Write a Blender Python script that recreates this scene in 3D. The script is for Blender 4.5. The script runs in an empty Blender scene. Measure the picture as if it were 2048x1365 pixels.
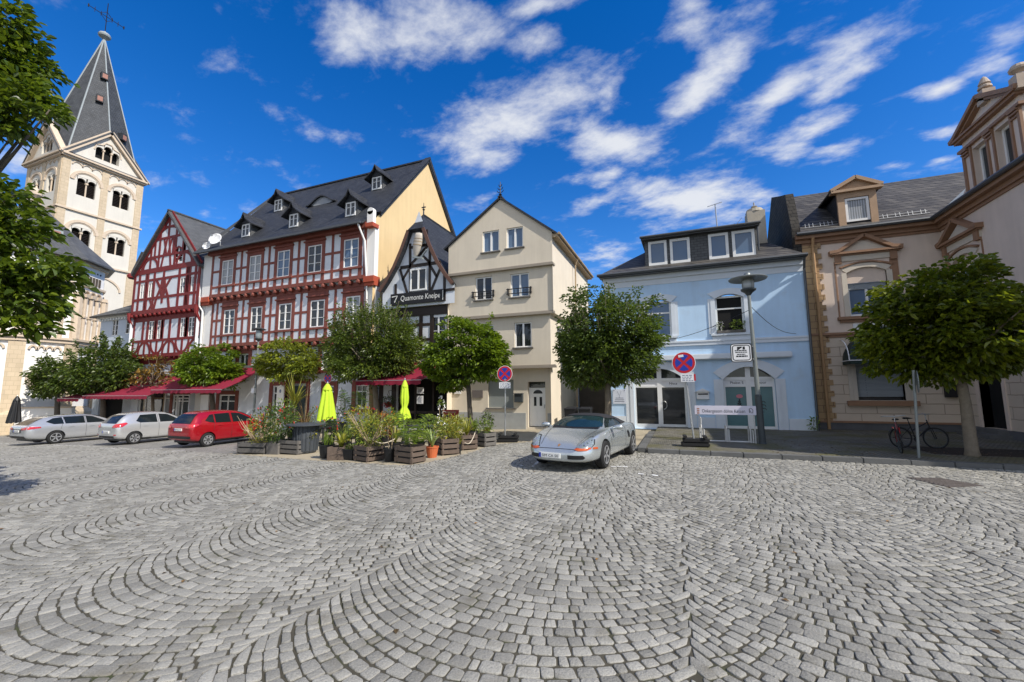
import bpy, bmesh, random
import numpy as np
from math import *
from mathutils import Vector as V, Matrix, noise
from mathutils.bvhtree import BVHTree
from mathutils.geometry import delaunay_2d_cdt

R = radians
random.seed(7)
rng = np.random.default_rng(11)
scene = bpy.context.scene
COL = scene.collection

# ------------------------------------------------------------------ camera (measured from the vanishing points)
FPX, YAW, PITCH, ROLL, CAMH = 840.0, R(-21.483), R(6.605), R(-0.382), 2.0
CF = V((sin(YAW)*cos(PITCH), cos(YAW)*cos(PITCH), sin(PITCH)))
_rt = V((cos(YAW), -sin(YAW), 0)); _up = _rt.cross(CF)
CR = _rt*cos(ROLL)+_up*sin(ROLL); CU = -_rt*sin(ROLL)+_up*cos(ROLL)
CAM = V((0, 0, CAMH))
cam = bpy.data.objects.new('camera', bpy.data.cameras.new('camera'))
COL.objects.link(cam)
cam.data.sensor_width = 36; cam.data.lens = FPX/2048*36; cam.data.clip_end = 6000; cam.data.clip_start = .05
cam.matrix_world = Matrix((( CR.x, CU.x, -CF.x, 0), (CR.y, CU.y, -CF.y, 0), (CR.z, CU.z, -CF.z, CAMH), (0, 0, 0, 1)))
scene.camera = cam

def ray(px, py): return CF*FPX+CR*(px-1024)-CU*(py-682.5)
def D(px, py, Y):                       # the point on the plane y = Y
    d = ray(px, py); return CAM+d*(Y/d.y)
def DX(px, py, X):
    d = ray(px, py); return CAM+d*(X/d.x)
def gz(x, y):                           # the square falls away to the left
    t = max(0.0, -3.0-x); return -0.03*t*t/(t+1.5) if t else 0.0
def G(px, py, dz=0.0):                  # the point on the ground
    d = ray(px, py); z = dz; p = None
    for _ in range(40):
        p = CAM+d*((z-CAMH)/d.z); z = gz(p.x, p.y)+dz
    return p
def proj(p):
    v = V(p)-CAM; z = v.dot(CF)
    return 1024+FPX*v.dot(CR)/z, 682.5-FPX*v.dot(CU)/z, z
def onplane(px, py, p0, n):
    d = ray(px, py); n = V(n); return CAM+d*((V(p0)-CAM).dot(n)/d.dot(n))

# ------------------------------------------------------------------ scene graph helpers
ORG = V((0, 0, 0))
def link(o, parent=None):
    COL.objects.link(o)
    if parent is not None: o.parent = parent
    return o
def tag(o, label, cat, group=None):
    o['label'] = label; o['category'] = cat
    if group: o['group'] = group
    return o
def thing(name, label, cat, loc=(0, 0, 0), rot=0, group=None, local=False):
    global ORG
    o = bpy.data.objects.new(name, None); link(o)
    o.location = loc; o.rotation_euler = (0, 0, rot); o.empty_display_size = .3
    ORG = V((0, 0, 0)) if local else V(loc)
    return tag(o, label, cat, group)
def struct(o): o['kind'] = 'structure'; return o
def copy_tree(o, parent=None):
    c = o.copy(); COL.objects.link(c)
    if parent is not None: c.parent = parent
    for ch in list(o.children): copy_tree(ch, c)
    return c

class MB:
    def __init__(s): s.v = []; s.f = []
    def add(s, vs, fs):
        n = len(s.v); s.v += [tuple(p) for p in vs]; s.f += [[i+n for i in f] for f in fs]; return s
    def hexa(s, a):
        return s.add(a, [(0, 1, 2, 3), (7, 6, 5, 4), (0, 4, 5, 1), (1, 5, 6, 2), (2, 6, 7, 3), (3, 7, 4, 0)])
    def box(s, x0, y0, z0, x1, y1, z1):
        return s.hexa([(x0, y0, z0), (x0, y1, z0), (x1, y1, z0), (x1, y0, z0), (x0, y0, z1), (x0, y1, z1), (x1, y1, z1), (x1, y0, z1)])
    def obox(s, c, h, m=None):
        c = V(c); m = m or Matrix.Identity(3)
        return s.hexa([c+m@V((sx*h[0], sy*h[1], sz*h[2])) for sz in (-1, 1) for sx, sy in ((-1, -1), (-1, 1), (1, 1), (1, -1))])
    def face(s, pts): return s.add(pts, [tuple(range(len(pts)))])
    def prism(s, pts, vec):
        n = len(pts); vec = V(vec); p2 = [V(p)+vec for p in pts]
        return s.add(list(pts)+p2, [tuple(range(n))[::-1], tuple(range(n, 2*n))]+[(i, (i+1) % n, n+(i+1) % n, n+i) for i in range(n)])
    def bar(s, p0, p1, w, t=None, up=None):
        p0, p1 = V(p0), V(p1); d = (p1-p0)
        if d.length < 1e-6: return s
        d.normalize(); up = V(up) if up else (V((0, 0, 1)) if abs(d.z) < .95 else V((0, 1, 0)))
        a = d.cross(up).normalized()*(w/2); b = a.cross(d).normalized()*((t or w)/2)
        return s.hexa([p0-a-b, p0-a+b, p0+a+b, p0+a-b, p1-a-b, p1-a+b, p1+a+b, p1+a-b])
    def tube(s, pts, r, n=8, cap=True):
        pts = [V(p) for p in pts]; m = len(pts); rs = r if isinstance(r, (list, tuple)) else [r]*m
        base = len(s.v); prev = None
        for i, p in enumerate(pts):
            d = (pts[min(i+1, m-1)]-pts[max(i-1, 0)]).normalized()
            if prev is None: a = d.orthogonal().normalized()
            else:
                a = prev-d*prev.dot(d); a = a.normalized() if a.length > 1e-6 else d.orthogonal().normalized()
            prev = a; b = d.cross(a)
            s.v += [tuple(p+(a*cos(2*pi*k/n)+b*sin(2*pi*k/n))*rs[i]) for k in range(n)]
        for i in range(m-1):
            for k in range(n):
                s.f.append([base+i*n+k, base+i*n+(k+1) % n, base+(i+1)*n+(k+1) % n, base+(i+1)*n+k])
        if cap:
            s.f.append([base+k for k in range(n)][::-1]); s.f.append([base+(m-1)*n+k for k in range(n)])
        return s
    def lathe(s, prof, c=(0, 0, 0), n=16, m=None, sq=None):
        c = V(c); m = m or Matrix.Identity(3); base = len(s.v); k = len(prof)
        for r, z in prof:
            for i in range(n):
                a = 2*pi*(i+(.5 if sq else 0))/n
                s.v.append(tuple(c+m@V((r*cos(a), r*sin(a), z))))
        for j in range(k-1):
            for i in range(n):
                s.f.append([base+j*n+i, base+j*n+(i+1) % n, base+(j+1)*n+(i+1) % n, base+(j+1)*n+i])
        s.f.append([base+i for i in range(n)][::-1]); s.f.append([base+(k-1)*n+i for i in range(n)])
        return s
    # facade helpers: T maps (u, z, outward distance) to 3D
    def fbox(s, T, u0, z0, d0, u1, z1, d1):
        return s.hexa([T(u0, z0, d0), T(u0, z0, d1), T(u1, z0, d1), T(u1, z0, d0), T(u0, z1, d0), T(u0, z1, d1), T(u1, z1, d1), T(u1, z1, d0)])
    def fpoly(s, T, pts, d0, d1):
        a = [V(T(u, z, d0)) for u, z in pts]
        return s.prism(a, V(T(pts[0][0], pts[0][1], d1))-a[0])
    def strip(s, T, pts, w, d0, d1):
        L = []; Rr = []; n = len(pts)
        for i in range(n):
            a = pts[max(i-1, 0)]; b = pts[min(i+1, n-1)]
            dx, dy = b[0]-a[0], b[1]-a[1]; l = hypot(dx, dy) or 1
            nx, ny = -dy/l*w/2, dx/l*w/2
            L.append((pts[i][0]+nx, pts[i][1]+ny)); Rr.append((pts[i][0]-nx, pts[i][1]-ny))
        for i in range(n-1):
            s.fpoly(T, [L[i], L[i+1], Rr[i+1], Rr[i]], d0, d1)
        return s
    def build(s, name, mat, parent=None, smooth=False, recalc=True, bevel=0):
        me = bpy.data.meshes.new(name)
        o = ORG
        me.from_pydata([(x-o.x, y-o.y, z-o.z) for x, y, z in s.v], [], s.f)
        if recalc or bevel:
            bm = bmesh.new(); bm.from_mesh(me)
            bmesh.ops.recalc_face_normals(bm, faces=bm.faces)
            if bevel: bmesh.ops.bevel(bm, geom=bm.edges[:], offset=bevel, segments=2, affect='EDGES', clamp_overlap=True)
            bm.to_mesh(me); bm.free()
        if smooth: me.shade_smooth() if smooth is True else me.shade_smooth()
        me.materials.append(mat)
        ob = bpy.data.objects.new(name, me); link(ob, parent)
        if parent is None: ob.location = ORG
        return ob

def _split(s, name, mat, parent=None, gap=.02, **k):
    """build each separate piece as a part of its own"""
    n = len(s.v); p = list(range(n))
    def fd(i):
        while p[i] != i: p[i] = p[p[i]]; i = p[i]
        return i
    for f in s.f:
        for i in f[1:]: p[fd(i)] = fd(f[0])
    comp = {}
    for i in range(n): comp.setdefault(fd(i), []).append(i)
    G_ = []
    for ids in comp.values():
        q = np.array([s.v[i] for i in ids]); G_.append([q.min(0)-gap, q.max(0)+gap, list(ids)])
    ch = True
    while ch:
        ch = False; out = []
        for g in G_:
            for h in out:
                if (g[0] <= h[1]).all() and (h[0] <= g[1]).all():
                    h[0] = np.minimum(h[0], g[0]); h[1] = np.maximum(h[1], g[1]); h[2] += g[2]; ch = True; break
            else: out.append(g)
        G_ = out
    own = {}
    for gi, g in enumerate(G_):
        for i in g[2]: own[i] = gi
    obs = []
    for gi, g in enumerate(G_):
        mp_ = {i: j for j, i in enumerate(g[2])}; m2 = MB(); m2.v = [s.v[i] for i in g[2]]; m2.f = [[mp_[i] for i in f] for f in s.f if own[f[0]] == gi]
        if m2.f: obs.append(m2.build(name, mat, parent, **k))
    return obs
MB.split = _split
def solo(mb, name, mat, label, cat, loc, group=None, **k):
    global ORG
    ORG = V(loc); o = mb.build(name, mat, None, **k); return tag(o, label, cat, group)

def PY(c): return lambda u, z, d=0: (u, c-d, z)          # wall facing the camera side (-Y)
def PXp(c): return lambda u, z, d=0: (c+d, u, z)         # wall facing +X
def PXm(c): return lambda u, z, d=0: (c-d, u, z)         # wall facing -X

def clip(poly, a, b):                                     # keep the left side of a->b
    out = []; n = len(poly)
    f = lambda p: (b[0]-a[0])*(p[1]-a[1])-(b[1]-a[1])*(p[0]-a[0])
    for i in range(n):
        p, q = poly[i], poly[(i+1) % n]; fp, fq = f(p), f(q)
        if fp >= -1e-9: out.append(p)
        if (fp > 1e-9 and fq < -1e-9) or (fp < -1e-9 and fq > 1e-9):
            t = fp/(fp-fq); out.append((p[0]+(q[0]-p[0])*t, p[1]+(q[1]-p[1])*t))
    return out
def facade(mb, T, outline, holes=(), depth=.2):
    """wall face with real openings; outline convex, counter-clockwise in (u, z)"""
    us = sorted({p[0] for p in outline} | {h[0] for h in holes} | {h[2] for h in holes})
    zs = sorted({p[1] for p in outline} | {h[1] for h in holes} | {h[3] for h in holes})
    for i in range(len(us)-1):
        for j in range(len(zs)-1):
            cu, cz = (us[i]+us[i+1])/2, (zs[j]+zs[j+1])/2
            if any(h[0] < cu < h[2] and h[1] < cz < h[3] for h in holes): continue
            poly = [(us[i], zs[j]), (us[i+1], zs[j]), (us[i+1], zs[j+1]), (us[i], zs[j+1])]
            for k in range(len(outline)):
                poly = clip(poly, outline[k], outline[(k+1) % len(outline)])
                if len(poly) < 3: break
            if len(poly) >= 3: mb.face([T(u, z, 0) for u, z in poly])
    for u0, z0, u1, z1 in holes:
        for a, b in (((u0, z0), (u1, z0)), ((u1, z0), (u1, z1)), ((u1, z1), (u0, z1)), ((u0, z1), (u0, z0))):
            mb.face([T(*a, 0), T(*b, 0), T(*b, -depth), T(*a, -depth)])
    return mb

# ------------------------------------------------------------------ materials
def nt(m): return m.node_tree.nodes, m.node_tree.links
def mk(name, col, rough=.75, var=.12, scale=1.5, bump=.0, bscale=60, metal=0, spec=.4, streak=0, speck=0, coat=0, island=0, stain=None):
    m = bpy.data.materials.new(name); m.use_nodes = True
    N, L = nt(m); b = N['Principled BSDF']
    b.inputs['Roughness'].default_value = rough; b.inputs['Metallic'].default_value = metal
    b.inputs['Specular IOR Level'].default_value = spec
    if coat: b.inputs['Coat Weight'].default_value = coat; b.inputs['Coat Roughness'].default_value = .04
    g = N.new('ShaderNodeNewGeometry'); pos = g.outputs['Position']
    fac = None
    def nz(sc, det, vec=pos, rg=.6):
        n = N.new('ShaderNodeTexNoise'); n.inputs['Scale'].default_value = sc; n.inputs['Detail'].default_value = det
        n.inputs['Roughness'].default_value = rg; L.new(vec, n.inputs['Vector']); return n.outputs['Fac']
    def mth(op, a, bb, c=None):
        n = N.new('ShaderNodeMath'); n.operation = op
        for i, q in enumerate((a, bb) if c is None else (a, bb, c)):
            if isinstance(q, (int, float)): n.inputs[i].default_value = q
            else: L.new(q, n.inputs[i])
        return n.outputs[0]
    acc = 1.0
    if var:
        f = nz(scale, 6)
        acc = mth('MULTIPLY_ADD', mth('SUBTRACT', f, .5), var*4, 1.0)
    if streak:
        mp = N.new('ShaderNodeMapping'); mp.inputs['Scale'].default_value = (3, 3, .25); L.new(pos, mp.inputs['Vector'])
        f = nz(1.2, 5, mp.outputs[0]); acc = mth('MULTIPLY', acc, mth('MULTIPLY_ADD', mth('SUBTRACT', f, .5), streak*4, 1.0))
    if speck:
        f = nz(90, 2); acc = mth('MULTIPLY', acc, mth('MULTIPLY_ADD', mth('SUBTRACT', f, .5), speck*4, 1.0))
    if island:
        acc = mth('MULTIPLY', acc, mth('MULTIPLY_ADD', mth('SUBTRACT', g.outputs['Random Per Island'], .5), island*2, 1.0))
    base = col
    if acc != 1.0:
        mx = N.new('ShaderNodeVectorMath'); mx.operation = 'SCALE'; mx.inputs[0].default_value = col[:3]
        L.new(acc, mx.inputs['Scale']); out = mx.outputs[0]
        if stain:
            f = nz(stain[1], 5); r = N.new('ShaderNodeMapRange'); L.new(f, r.inputs[0])
            r.inputs[1].default_value = .55; r.inputs[2].default_value = .75; r.inputs[4].default_value = stain[2]
            mm = N.new('ShaderNodeMix'); mm.data_type = 'RGBA'; L.new(r.outputs[0], mm.inputs[0]); L.new(out, mm.inputs[6])
            mm.inputs[7].default_value = (*stain[0], 1); out = mm.outputs[2]
        L.new(out, b.inputs['Base Color'])
    else: b.inputs['Base Color'].default_value = (*col[:3], 1)
    if bump:
        f = nz(bscale, 4); bp = N.new('ShaderNodeBump'); bp.inputs['Strength'].default_value = bump; bp.inputs['Distance'].default_value = .02
        L.new(f, bp.inputs['Height']); L.new(bp.outputs[0], b.inputs['Normal'])
    return m

def brickmat(name, c1, c2, mort, bw, bh, ms=.012, rough=.7, zk=1.0, bump=.5, off=.5, var=.15, shear=1.0, plan=False, spec=.3, dist=.01, moss=None):
    m = bpy.data.materials.new(name); m.use_nodes = True
    N, L = nt(m); b = N['Principled BSDF']; b.inputs['Roughness'].default_value = rough; b.inputs['Specular IOR Level'].default_value = spec
    g = N.new('ShaderNodeNewGeometry'); sp = N.new('ShaderNodeSeparateXYZ'); L.new(g.outputs['Position'], sp.inputs[0])
    cb = N.new('ShaderNodeCombineXYZ')
    if plan:
        L.new(sp.outputs[0], cb.inputs[0]); L.new(sp.outputs[1], cb.inputs[1])
    else:
        a = N.new('ShaderNodeMath'); a.operation = 'MULTIPLY_ADD'; L.new(sp.outputs[1], a.inputs[0]); a.inputs[1].default_value = shear; L.new(sp.outputs[0], a.inputs[2])
        z = N.new('ShaderNodeMath'); z.operation = 'MULTIPLY'; L.new(sp.outputs[2], z.inputs[0]); z.inputs[1].default_value = zk
        L.new(a.outputs[0], cb.inputs[0]); L.new(z.outputs[0], cb.inputs[1])
    # slight wobble so the courses are not ruled
    nzz = N.new('ShaderNodeTexNoise'); nzz.inputs['Scale'].default_value = 3; L.new(g.outputs['Position'], nzz.inputs['Vector'])
    vm = N.new('ShaderNodeVectorMath'); vm.operation = 'MULTIPLY_ADD'; L.new(nzz.outputs['Color'], vm.inputs[0]); vm.inputs[1].default_value = (.05, .05, 0); L.new(cb.outputs[0], vm.inputs[2])
    t = N.new('ShaderNodeTexBrick'); L.new(vm.outputs[0], t.inputs['Vector'])
    t.inputs['Scale'].default_value = 1; t.inputs['Brick Width'].default_value = bw; t.inputs['Row Height'].default_value = bh
    t.inputs['Mortar Size'].default_value = ms; t.inputs['Mortar Smooth'].default_value = .3; t.offset = off
    t.inputs['Color1'].default_value = (*c1, 1); t.inputs['Color2'].default_value = (*c2, 1); t.inputs['Mortar'].default_value = (*mort, 1)
    n2 = N.new('ShaderNodeTexNoise'); n2.inputs['Scale'].default_value = 1.1; n2.inputs['Detail'].default_value = 6; L.new(g.outputs['Position'], n2.inputs['Vector'])
    k = N.new('ShaderNodeMath'); k.operation = 'MULTIPLY_ADD'; L.new(n2.outputs['Fac'], k.inputs[0]); k.inputs[1].default_value = var*4; k.inputs[2].default_value = 1-var*2
    sc = N.new('ShaderNodeVectorMath'); sc.operation = 'SCALE'; L.new(t.outputs['Color'], sc.inputs[0]); L.new(k.outputs[0], sc.inputs['Scale'])
    outc = sc.outputs[0]
    if moss:
        n3 = N.new('ShaderNodeTexNoise'); n3.inputs['Scale'].default_value = moss[1]; n3.inputs['Detail'].default_value = 7; L.new(g.outputs['Position'], n3.inputs['Vector'])
        r3 = N.new('ShaderNodeMapRange'); L.new(n3.outputs['Fac'], r3.inputs[0]); r3.inputs[1].default_value = .47; r3.inputs[2].default_value = .62; r3.inputs[4].default_value = moss[2]
        m3 = N.new('ShaderNodeMix'); m3.data_type = 'RGBA'; L.new(r3.outputs[0], m3.inputs[0]); L.new(outc, m3.inputs[6]); m3.inputs[7].default_value = (*moss[0], 1); outc = m3.outputs[2]
    L.new(outc, b.inputs['Base Color'])
    if bump:
        inv = N.new('ShaderNodeMath'); inv.operation = 'SUBTRACT'; inv.inputs[0].default_value = 1; L.new(t.outputs['Fac'], inv.inputs[1])
        bp = N.new('ShaderNodeBump'); bp.inputs['Strength'].default_value = bump; bp.inputs['Distance'].default_value = dist
        L.new(inv.outputs[0], bp.inputs['Height']); L.new(bp.outputs[0], b.inputs['Normal'])
    return m

def glass(name, col=(.02, .025, .03), rough=.03, var=0.0):
    m = mk(name, col, rough, var, .9, spec=.6); return m
def leafmat(name, col, tcol, hue=.25, rough=.42):
    m = bpy.data.materials.new(name); m.use_nodes = True; N, L = nt(m)
    b = N['Principled BSDF']; b.inputs['Roughness'].default_value = rough; b.inputs['Specular IOR Level'].default_value = .5
    g = N.new('ShaderNodeNewGeometry')
    r = N.new('ShaderNodeValToRGB'); L.new(g.outputs['Random Per Island'], r.inputs[0])
    e = r.color_ramp.elements
    d = tuple(c*(1-hue*1.6) for c in col); y = (min(1, col[0]*(1+hue*2.2)), min(1, col[1]*(1+hue*1.2)), col[2]*.8)
    e[0].color = (*d, 1); e[1].color = (*y, 1); k = e.new(.55); k.color = (*col, 1)
    L.new(r.outputs[0], b.inputs['Base Color'])
    t = N.new('ShaderNodeBsdfTranslucent'); t.inputs['Color'].default_value = (*tcol, 1)
    mx = N.new('ShaderNodeMixShader'); mx.inputs[0].default_value = .28
    L.new(b.outputs[0], mx.inputs[1]); L.new(t.outputs[0], mx.inputs[2])
    L.new(mx.outputs[0], N['Material Output'].inputs['Surface'])
    return m

M = {}
M['cobble'] = mk('granite_setts', (.268, .259, .228), .68, .12, .5, .7, 45, spec=.35, speck=.24, island=.26, stain=((.135, .12, .085), 2.2, .7))
M['joint'] = mk('joint_sand', (.06, .054, .038), .95, .25, 1.2, .3, 30, stain=((.045, .06, .015), 2.2, .8))
M['park'] = brickmat('parking_pavers', (.27, .262, .24), (.22, .21, .19), (.09, .085, .07), .2, .1, .008, plan=True, bump=.3)
M['pave'] = brickmat('mosaic_paving', (.21, .195, .165), (.14, .132, .11), (.05, .05, .03), .12, .10, .012, plan=True, bump=.8, var=.25, dist=.02, moss=((.105, .10, .035), .9, .75))
M['sandpave'] = mk('sandy_paving', (.36, .31, .22), .9, .16, .8, .4, 25, stain=((.16, .14, .09), 1.1, .7))
M['kerb'] = mk('basalt_kerb', (.12, .12, .115), .7, .2, 2, .3, 40)
M['roadpaint'] = mk('road_paint', (.72, .72, .70), .7, .18, 9, stain=((.33, .32, .3), 5, .9))
M['cream'] = mk('cream_plaster', (.655, .58, .46), .85, .06, .9, .2, 50, streak=.055)
M['yellow'] = mk('ochre_plaster', (.66, .49, .26), .85, .06, .6, .15, 40, streak=.05)
M['blue'] = mk('light_blue_plaster', (.50, .68, .87), .85, .05, .9, .18, 50, streak=.06, stain=((.46, .55, .64), 1.3, .5))
M['bluewhite'] = mk('pale_blue_trim', (.66, .71, .76), .7, .05, 2)
M['tan'] = mk('tan_plaster', (.70, .575, .475), .85, .06, .9, .18, 50, streak=.06)
M['tanrust'] = brickmat('tan_rusticated_plaster', (.62, .52, .41), (.60, .495, .39), (.40, .31, .235), 1.15, .43, .018, zk=1.0, bump=.6, var=.06, dist=.02)
M['browntrim'] = mk('brown_trim', (.30, .17, .10), .7, .1, 3)
M['sandstone'] = mk('sandstone', (.50, .37, .21), .85, .12, 2.5, .25, 30)
M['quoin'] = brickmat('sandstone_quoins', (.44, .29, .15), (.38, .25, .13), (.2, .12, .07), .8, .30, .015, bump=.6, var=.08)
M['white'] = mk('white_plaster', (.84, .82, .78), .85, .035, .7, .1, 40, streak=.03)
M['churchwhite'] = mk('church_lime_plaster', (.62, .585, .51), .85, .04, .8, .1, 40, streak=.05)
M['churchstone'] = brickmat('church_sandstone', (.57, .46, .32), (.51, .41, .28), (.38, .31, .21), .55, .38, .012, bump=.3, var=.08)
M['churchtrim'] = mk('church_trim', (.58, .47, .35), .8, .1, 3)
M['panel'] = mk('infill_plaster', (.68, .71, .75), .85, .07, 2.2, .1, 40, streak=.06)
M['redwood'] = mk('red_timber', (.185, .018, .018), .65, .22, 5, .2, 40, streak=.1)
M['brickwood'] = mk('faded_red_timber', (.215, .062, .044), .7, .22, 5, .2, 40, streak=.12)
M['blackwood'] = mk('black_timber', (.028, .018, .013), .55, .15, 4, .1, 40)
M['slate'] = brickmat('roof_slate', (.050, .053, .060), (.033, .035, .041), (.014, .015, .017), .30, .17, .014, rough=.55, zk=1.3, bump=.8, var=.16, spec=.22)
M['slate2'] = brickmat('weathered_slate', (.10, .092, .082), (.05, .047, .045), (.018, .018, .018), .36, .24, .02, rough=.6, zk=1.25, bump=.9, var=.2, shear=1.4)
M['slategrey'] = brickmat('grey_slate', (.115, .118, .118), (.085, .088, .09), (.04, .04, .042), .30, .16, .012, rough=.55, zk=1.2, bump=.6, var=.14)
M['lead'] = mk('lead_flashing', (.30, .33, .33), .5, .12, 3)
M['zinc'] = mk('zinc', (.10, .105, .11), .45, .1, 3, metal=.5)
M['winwhite'] = mk('white_window_paint', (.80, .80, .78), .5, .02, 4)
M['glass'] = glass('window_glass', (.028, .031, .034), .03, .42)
M['glasssky'] = glass('painted_sky_glass', (.10, .16, .25), .05)  # reflected sky painted in as a blue base colour
M['teal'] = glass('frosted_teal_glass', (.075, .17, .185), .22, .12)
M['curtain'] = glass('curtained_glass', (.30, .32, .34), .10, .12)
def fold_shading(m, sc, lo):  # shade of curtain folds put into the base colour as wave bands
    N, L = nt(m); b = N['Principled BSDF']; b.inputs['Coat Weight'].default_value = 1; b.inputs['Coat Roughness'].default_value = .03; b.inputs['Roughness'].default_value = .8
    g = N.new('ShaderNodeNewGeometry'); w_ = N.new('ShaderNodeTexWave'); w_.wave_type = 'BANDS'; w_.bands_direction = 'X'; w_.inputs['Scale'].default_value = sc; w_.inputs['Distortion'].default_value = 2.5; w_.inputs['Detail'].default_value = 2; w_.inputs['Detail Scale'].default_value = .4
    L.new(g.outputs['Position'], w_.inputs['Vector']); old = b.inputs['Base Color'].links[0].from_socket if b.inputs['Base Color'].links else None
    s_ = N.new('ShaderNodeVectorMath'); s_.operation = 'SCALE'; r_ = N.new('ShaderNodeMapRange'); L.new(w_.outputs['Fac'], r_.inputs[0]); r_.inputs[3].default_value = lo; r_.inputs[4].default_value = 1.15
    L.new(old, s_.inputs[0]); L.new(r_.outputs[0], s_.inputs['Scale']); L.new(s_.outputs[0], b.inputs['Base Color'])
fold_shading(M['curtain'], 3.2, .45)
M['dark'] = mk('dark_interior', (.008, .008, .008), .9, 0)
M['shutter'] = brickmat('roller_shutter', (.36, .40, .43), (.34, .38, .41), (.12, .13, .14), 9, .055, .01, bump=.5, var=.04, rough=.5)
M['awnred'] = mk('crimson_awning_fabric', (.215, .009, .03), .85, .14, 2.5, .2, 14, streak=.08)
M['awngreen'] = mk('dark_green_awning', (.012, .03, .026), .6, .1, 3)
M['black'] = mk('black_plastic', (.012, .012, .013), .5, .1, 5)
M['blackmetal'] = mk('black_metal', (.015, .015, .017), .4, .05, 5, metal=.3)
M['rubber'] = mk('black_rubber', (.014, .014, .014), .8, .15, 6)
M['rattan'] = mk('dark_rattan', (.02, .021, .024), .6, .2, 30, .4, 120)
M['anthra'] = mk('anthracite_resin', (.055, .062, .07), .5, .1, 6)
M['galv'] = mk('galvanised_steel', (.42, .43, .43), .42, .1, 8, metal=.7)
M['polegrey'] = mk('grey_painted_pole', (.22, .24, .23), .45, .1, 5, metal=.3)
M['poledark'] = mk('dark_green_grey_pole', (.055, .065, .07), .45, .1, 5, metal=.2)
M['signred'] = mk('sign_red', (.50, .012, .02), .4, .06, 5)
M['signblue'] = mk('sign_blue', (.015, .04, .34), .4, .06, 5)
M['signwhite'] = mk('sign_white', (.78, .78, .78), .45, .03, 5)
M['ink'] = mk('black_ink', (.01, .01, .012), .6, 0)
M['greyink'] = mk('faded_ink', (.16, .18, .24), .6, 0)
M['goldink'] = mk('white_sign_paint', (.80, .79, .74), .5, 0)
M['wood'] = mk('weathered_wood', (.125, .092, .07), .8, .25, 6, .4, 50, island=.25)
M['woodpale'] = mk('pale_wood', (.36, .27, .17), .8, .2, 6, .3, 50, island=.15)
M['woodgrey'] = mk('silvered_wood', (.14, .13, .118), .8, .2, 6, .3, 50, island=.2)
M['terra'] = mk('terracotta', (.52, .13, .045), .75, .1, 6)
M['soil'] = mk('soil', (.035, .025, .018), .95, .3, 12, .5, 40)
M['lime'] = mk('lime_green_fabric', (.46, .64, .03), .75, .05, 3)
M['bark'] = mk('bark', (.12, .10, .078), .9, .25, 7, .8, 26)
M['barkpale'] = mk('pale_bark', (.20, .165, .12), .9, .25, 7, .8, 26)
M['rope'] = mk('rope', (.55, .48, .36), .9, .1, 8)
M['aloe'] = leafmat('aloe_leaf', (.22, .30, .09), (.3, .4, .1), .2)
M['lg'] = leafmat('fresh_green_leaf', (.13, .20, .028), (.30, .42, .05), .35)
M['lgy'] = leafmat('yellow_green_leaf', (.24, .26, .035), (.45, .45, .06), .35)
M['lgd'] = leafmat('deep_green_leaf', (.05, .09, .02), (.12, .20, .03), .3)
M['lgo'] = leafmat('reddish_leaf', (.28, .13, .03), (.40, .2, .04), .5)
M['petalw'] = mk('white_petals', (.85, .85, .83), .7, .05, 8)
M['petalr'] = mk('red_petals', (.55, .03, .02), .7, .1, 8)
M['rust'] = mk('rusty_iron', (.085, .05, .04), .75, .3, 8, .6, 60)
M['copper'] = mk('red_tile', (.40, .075, .035), .7, .15, 6)
M['pinkstone'] = mk('pink_louvre', (.34, .17, .13), .8, .1, 6)

# ------------------------------------------------------------------ light: sun from the right, grazing the fronts
SUN_EL, SUN_A = R(43), R(17)
SDIR = V((cos(SUN_EL)*cos(SUN_A), -cos(SUN_EL)*sin(SUN_A), sin(SUN_EL)))
sd = bpy.data.lights.new('sun', 'SUN'); sd.energy = 2.6; sd.angle = R(.55); sd.color = (1, .94, .85)
so = bpy.data.objects.new('sun', sd); link(so); so.rotation_euler = SDIR.to_track_quat('Z', 'Y').to_euler(); so.location = (20, -10, 40)
w = bpy.data.worlds.new('World'); scene.world = w; w.use_nodes = True
N, L = w.node_tree.nodes, w.node_tree.links
bg = N['Background']; bg.inputs['Strength'].default_value = .15
sky = N.new('ShaderNodeTexSky'); sky.sky_type = 'NISHITA'; sky.sun_disc = False
sky.sun_elevation = SUN_EL; sky.sun_rotation = atan2(SDIR.x, SDIR.y); sky.air_density = 1.0; sky.dust_density = .15; sky.ozone_density = 3.5; sky.altitude = 200
hs = N.new('ShaderNodeHueSaturation'); hs.inputs['Hue'].default_value = .512; hs.inputs['Saturation'].default_value = 1.38; hs.inputs['Value'].default_value = .56
L.new(sky.outputs[0], hs.inputs['Color'])
tc = N.new('ShaderNodeTexCoord'); dirv = tc.outputs['Generated']
def wm(op, *a):
    n = N.new('ShaderNodeMath'); n.operation = op
    for i, q in enumerate(a):
        if isinstance(q, (int, float)): n.inputs[i].default_value = q
        else: L.new(q, n.inputs[i])
    return n.outputs[0]
sx = N.new('ShaderNodeSeparateXYZ'); L.new(dirv, sx.inputs[0])
az = wm('ARCTAN2', sx.outputs[0], sx.outputs[1]); el = wm('ARCSINE', sx.outputs[2])
ae = N.new('ShaderNodeCombineXYZ'); L.new(az, ae.inputs[0]); L.new(el, ae.inputs[1])
wn = N.new('ShaderNodeTexNoise'); wn.inputs['Scale'].default_value = 5.5; wn.inputs['Detail'].default_value = 6; L.new(dirv, wn.inputs['Vector'])
wo = N.new('ShaderNodeVectorMath'); wo.operation = 'MULTIPLY_ADD'; L.new(wn.outputs['Color'], wo.inputs[0]); wo.inputs[1].default_value = (.10, .075, 0); L.new(ae.outputs[0], wo.inputs[2])
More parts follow.
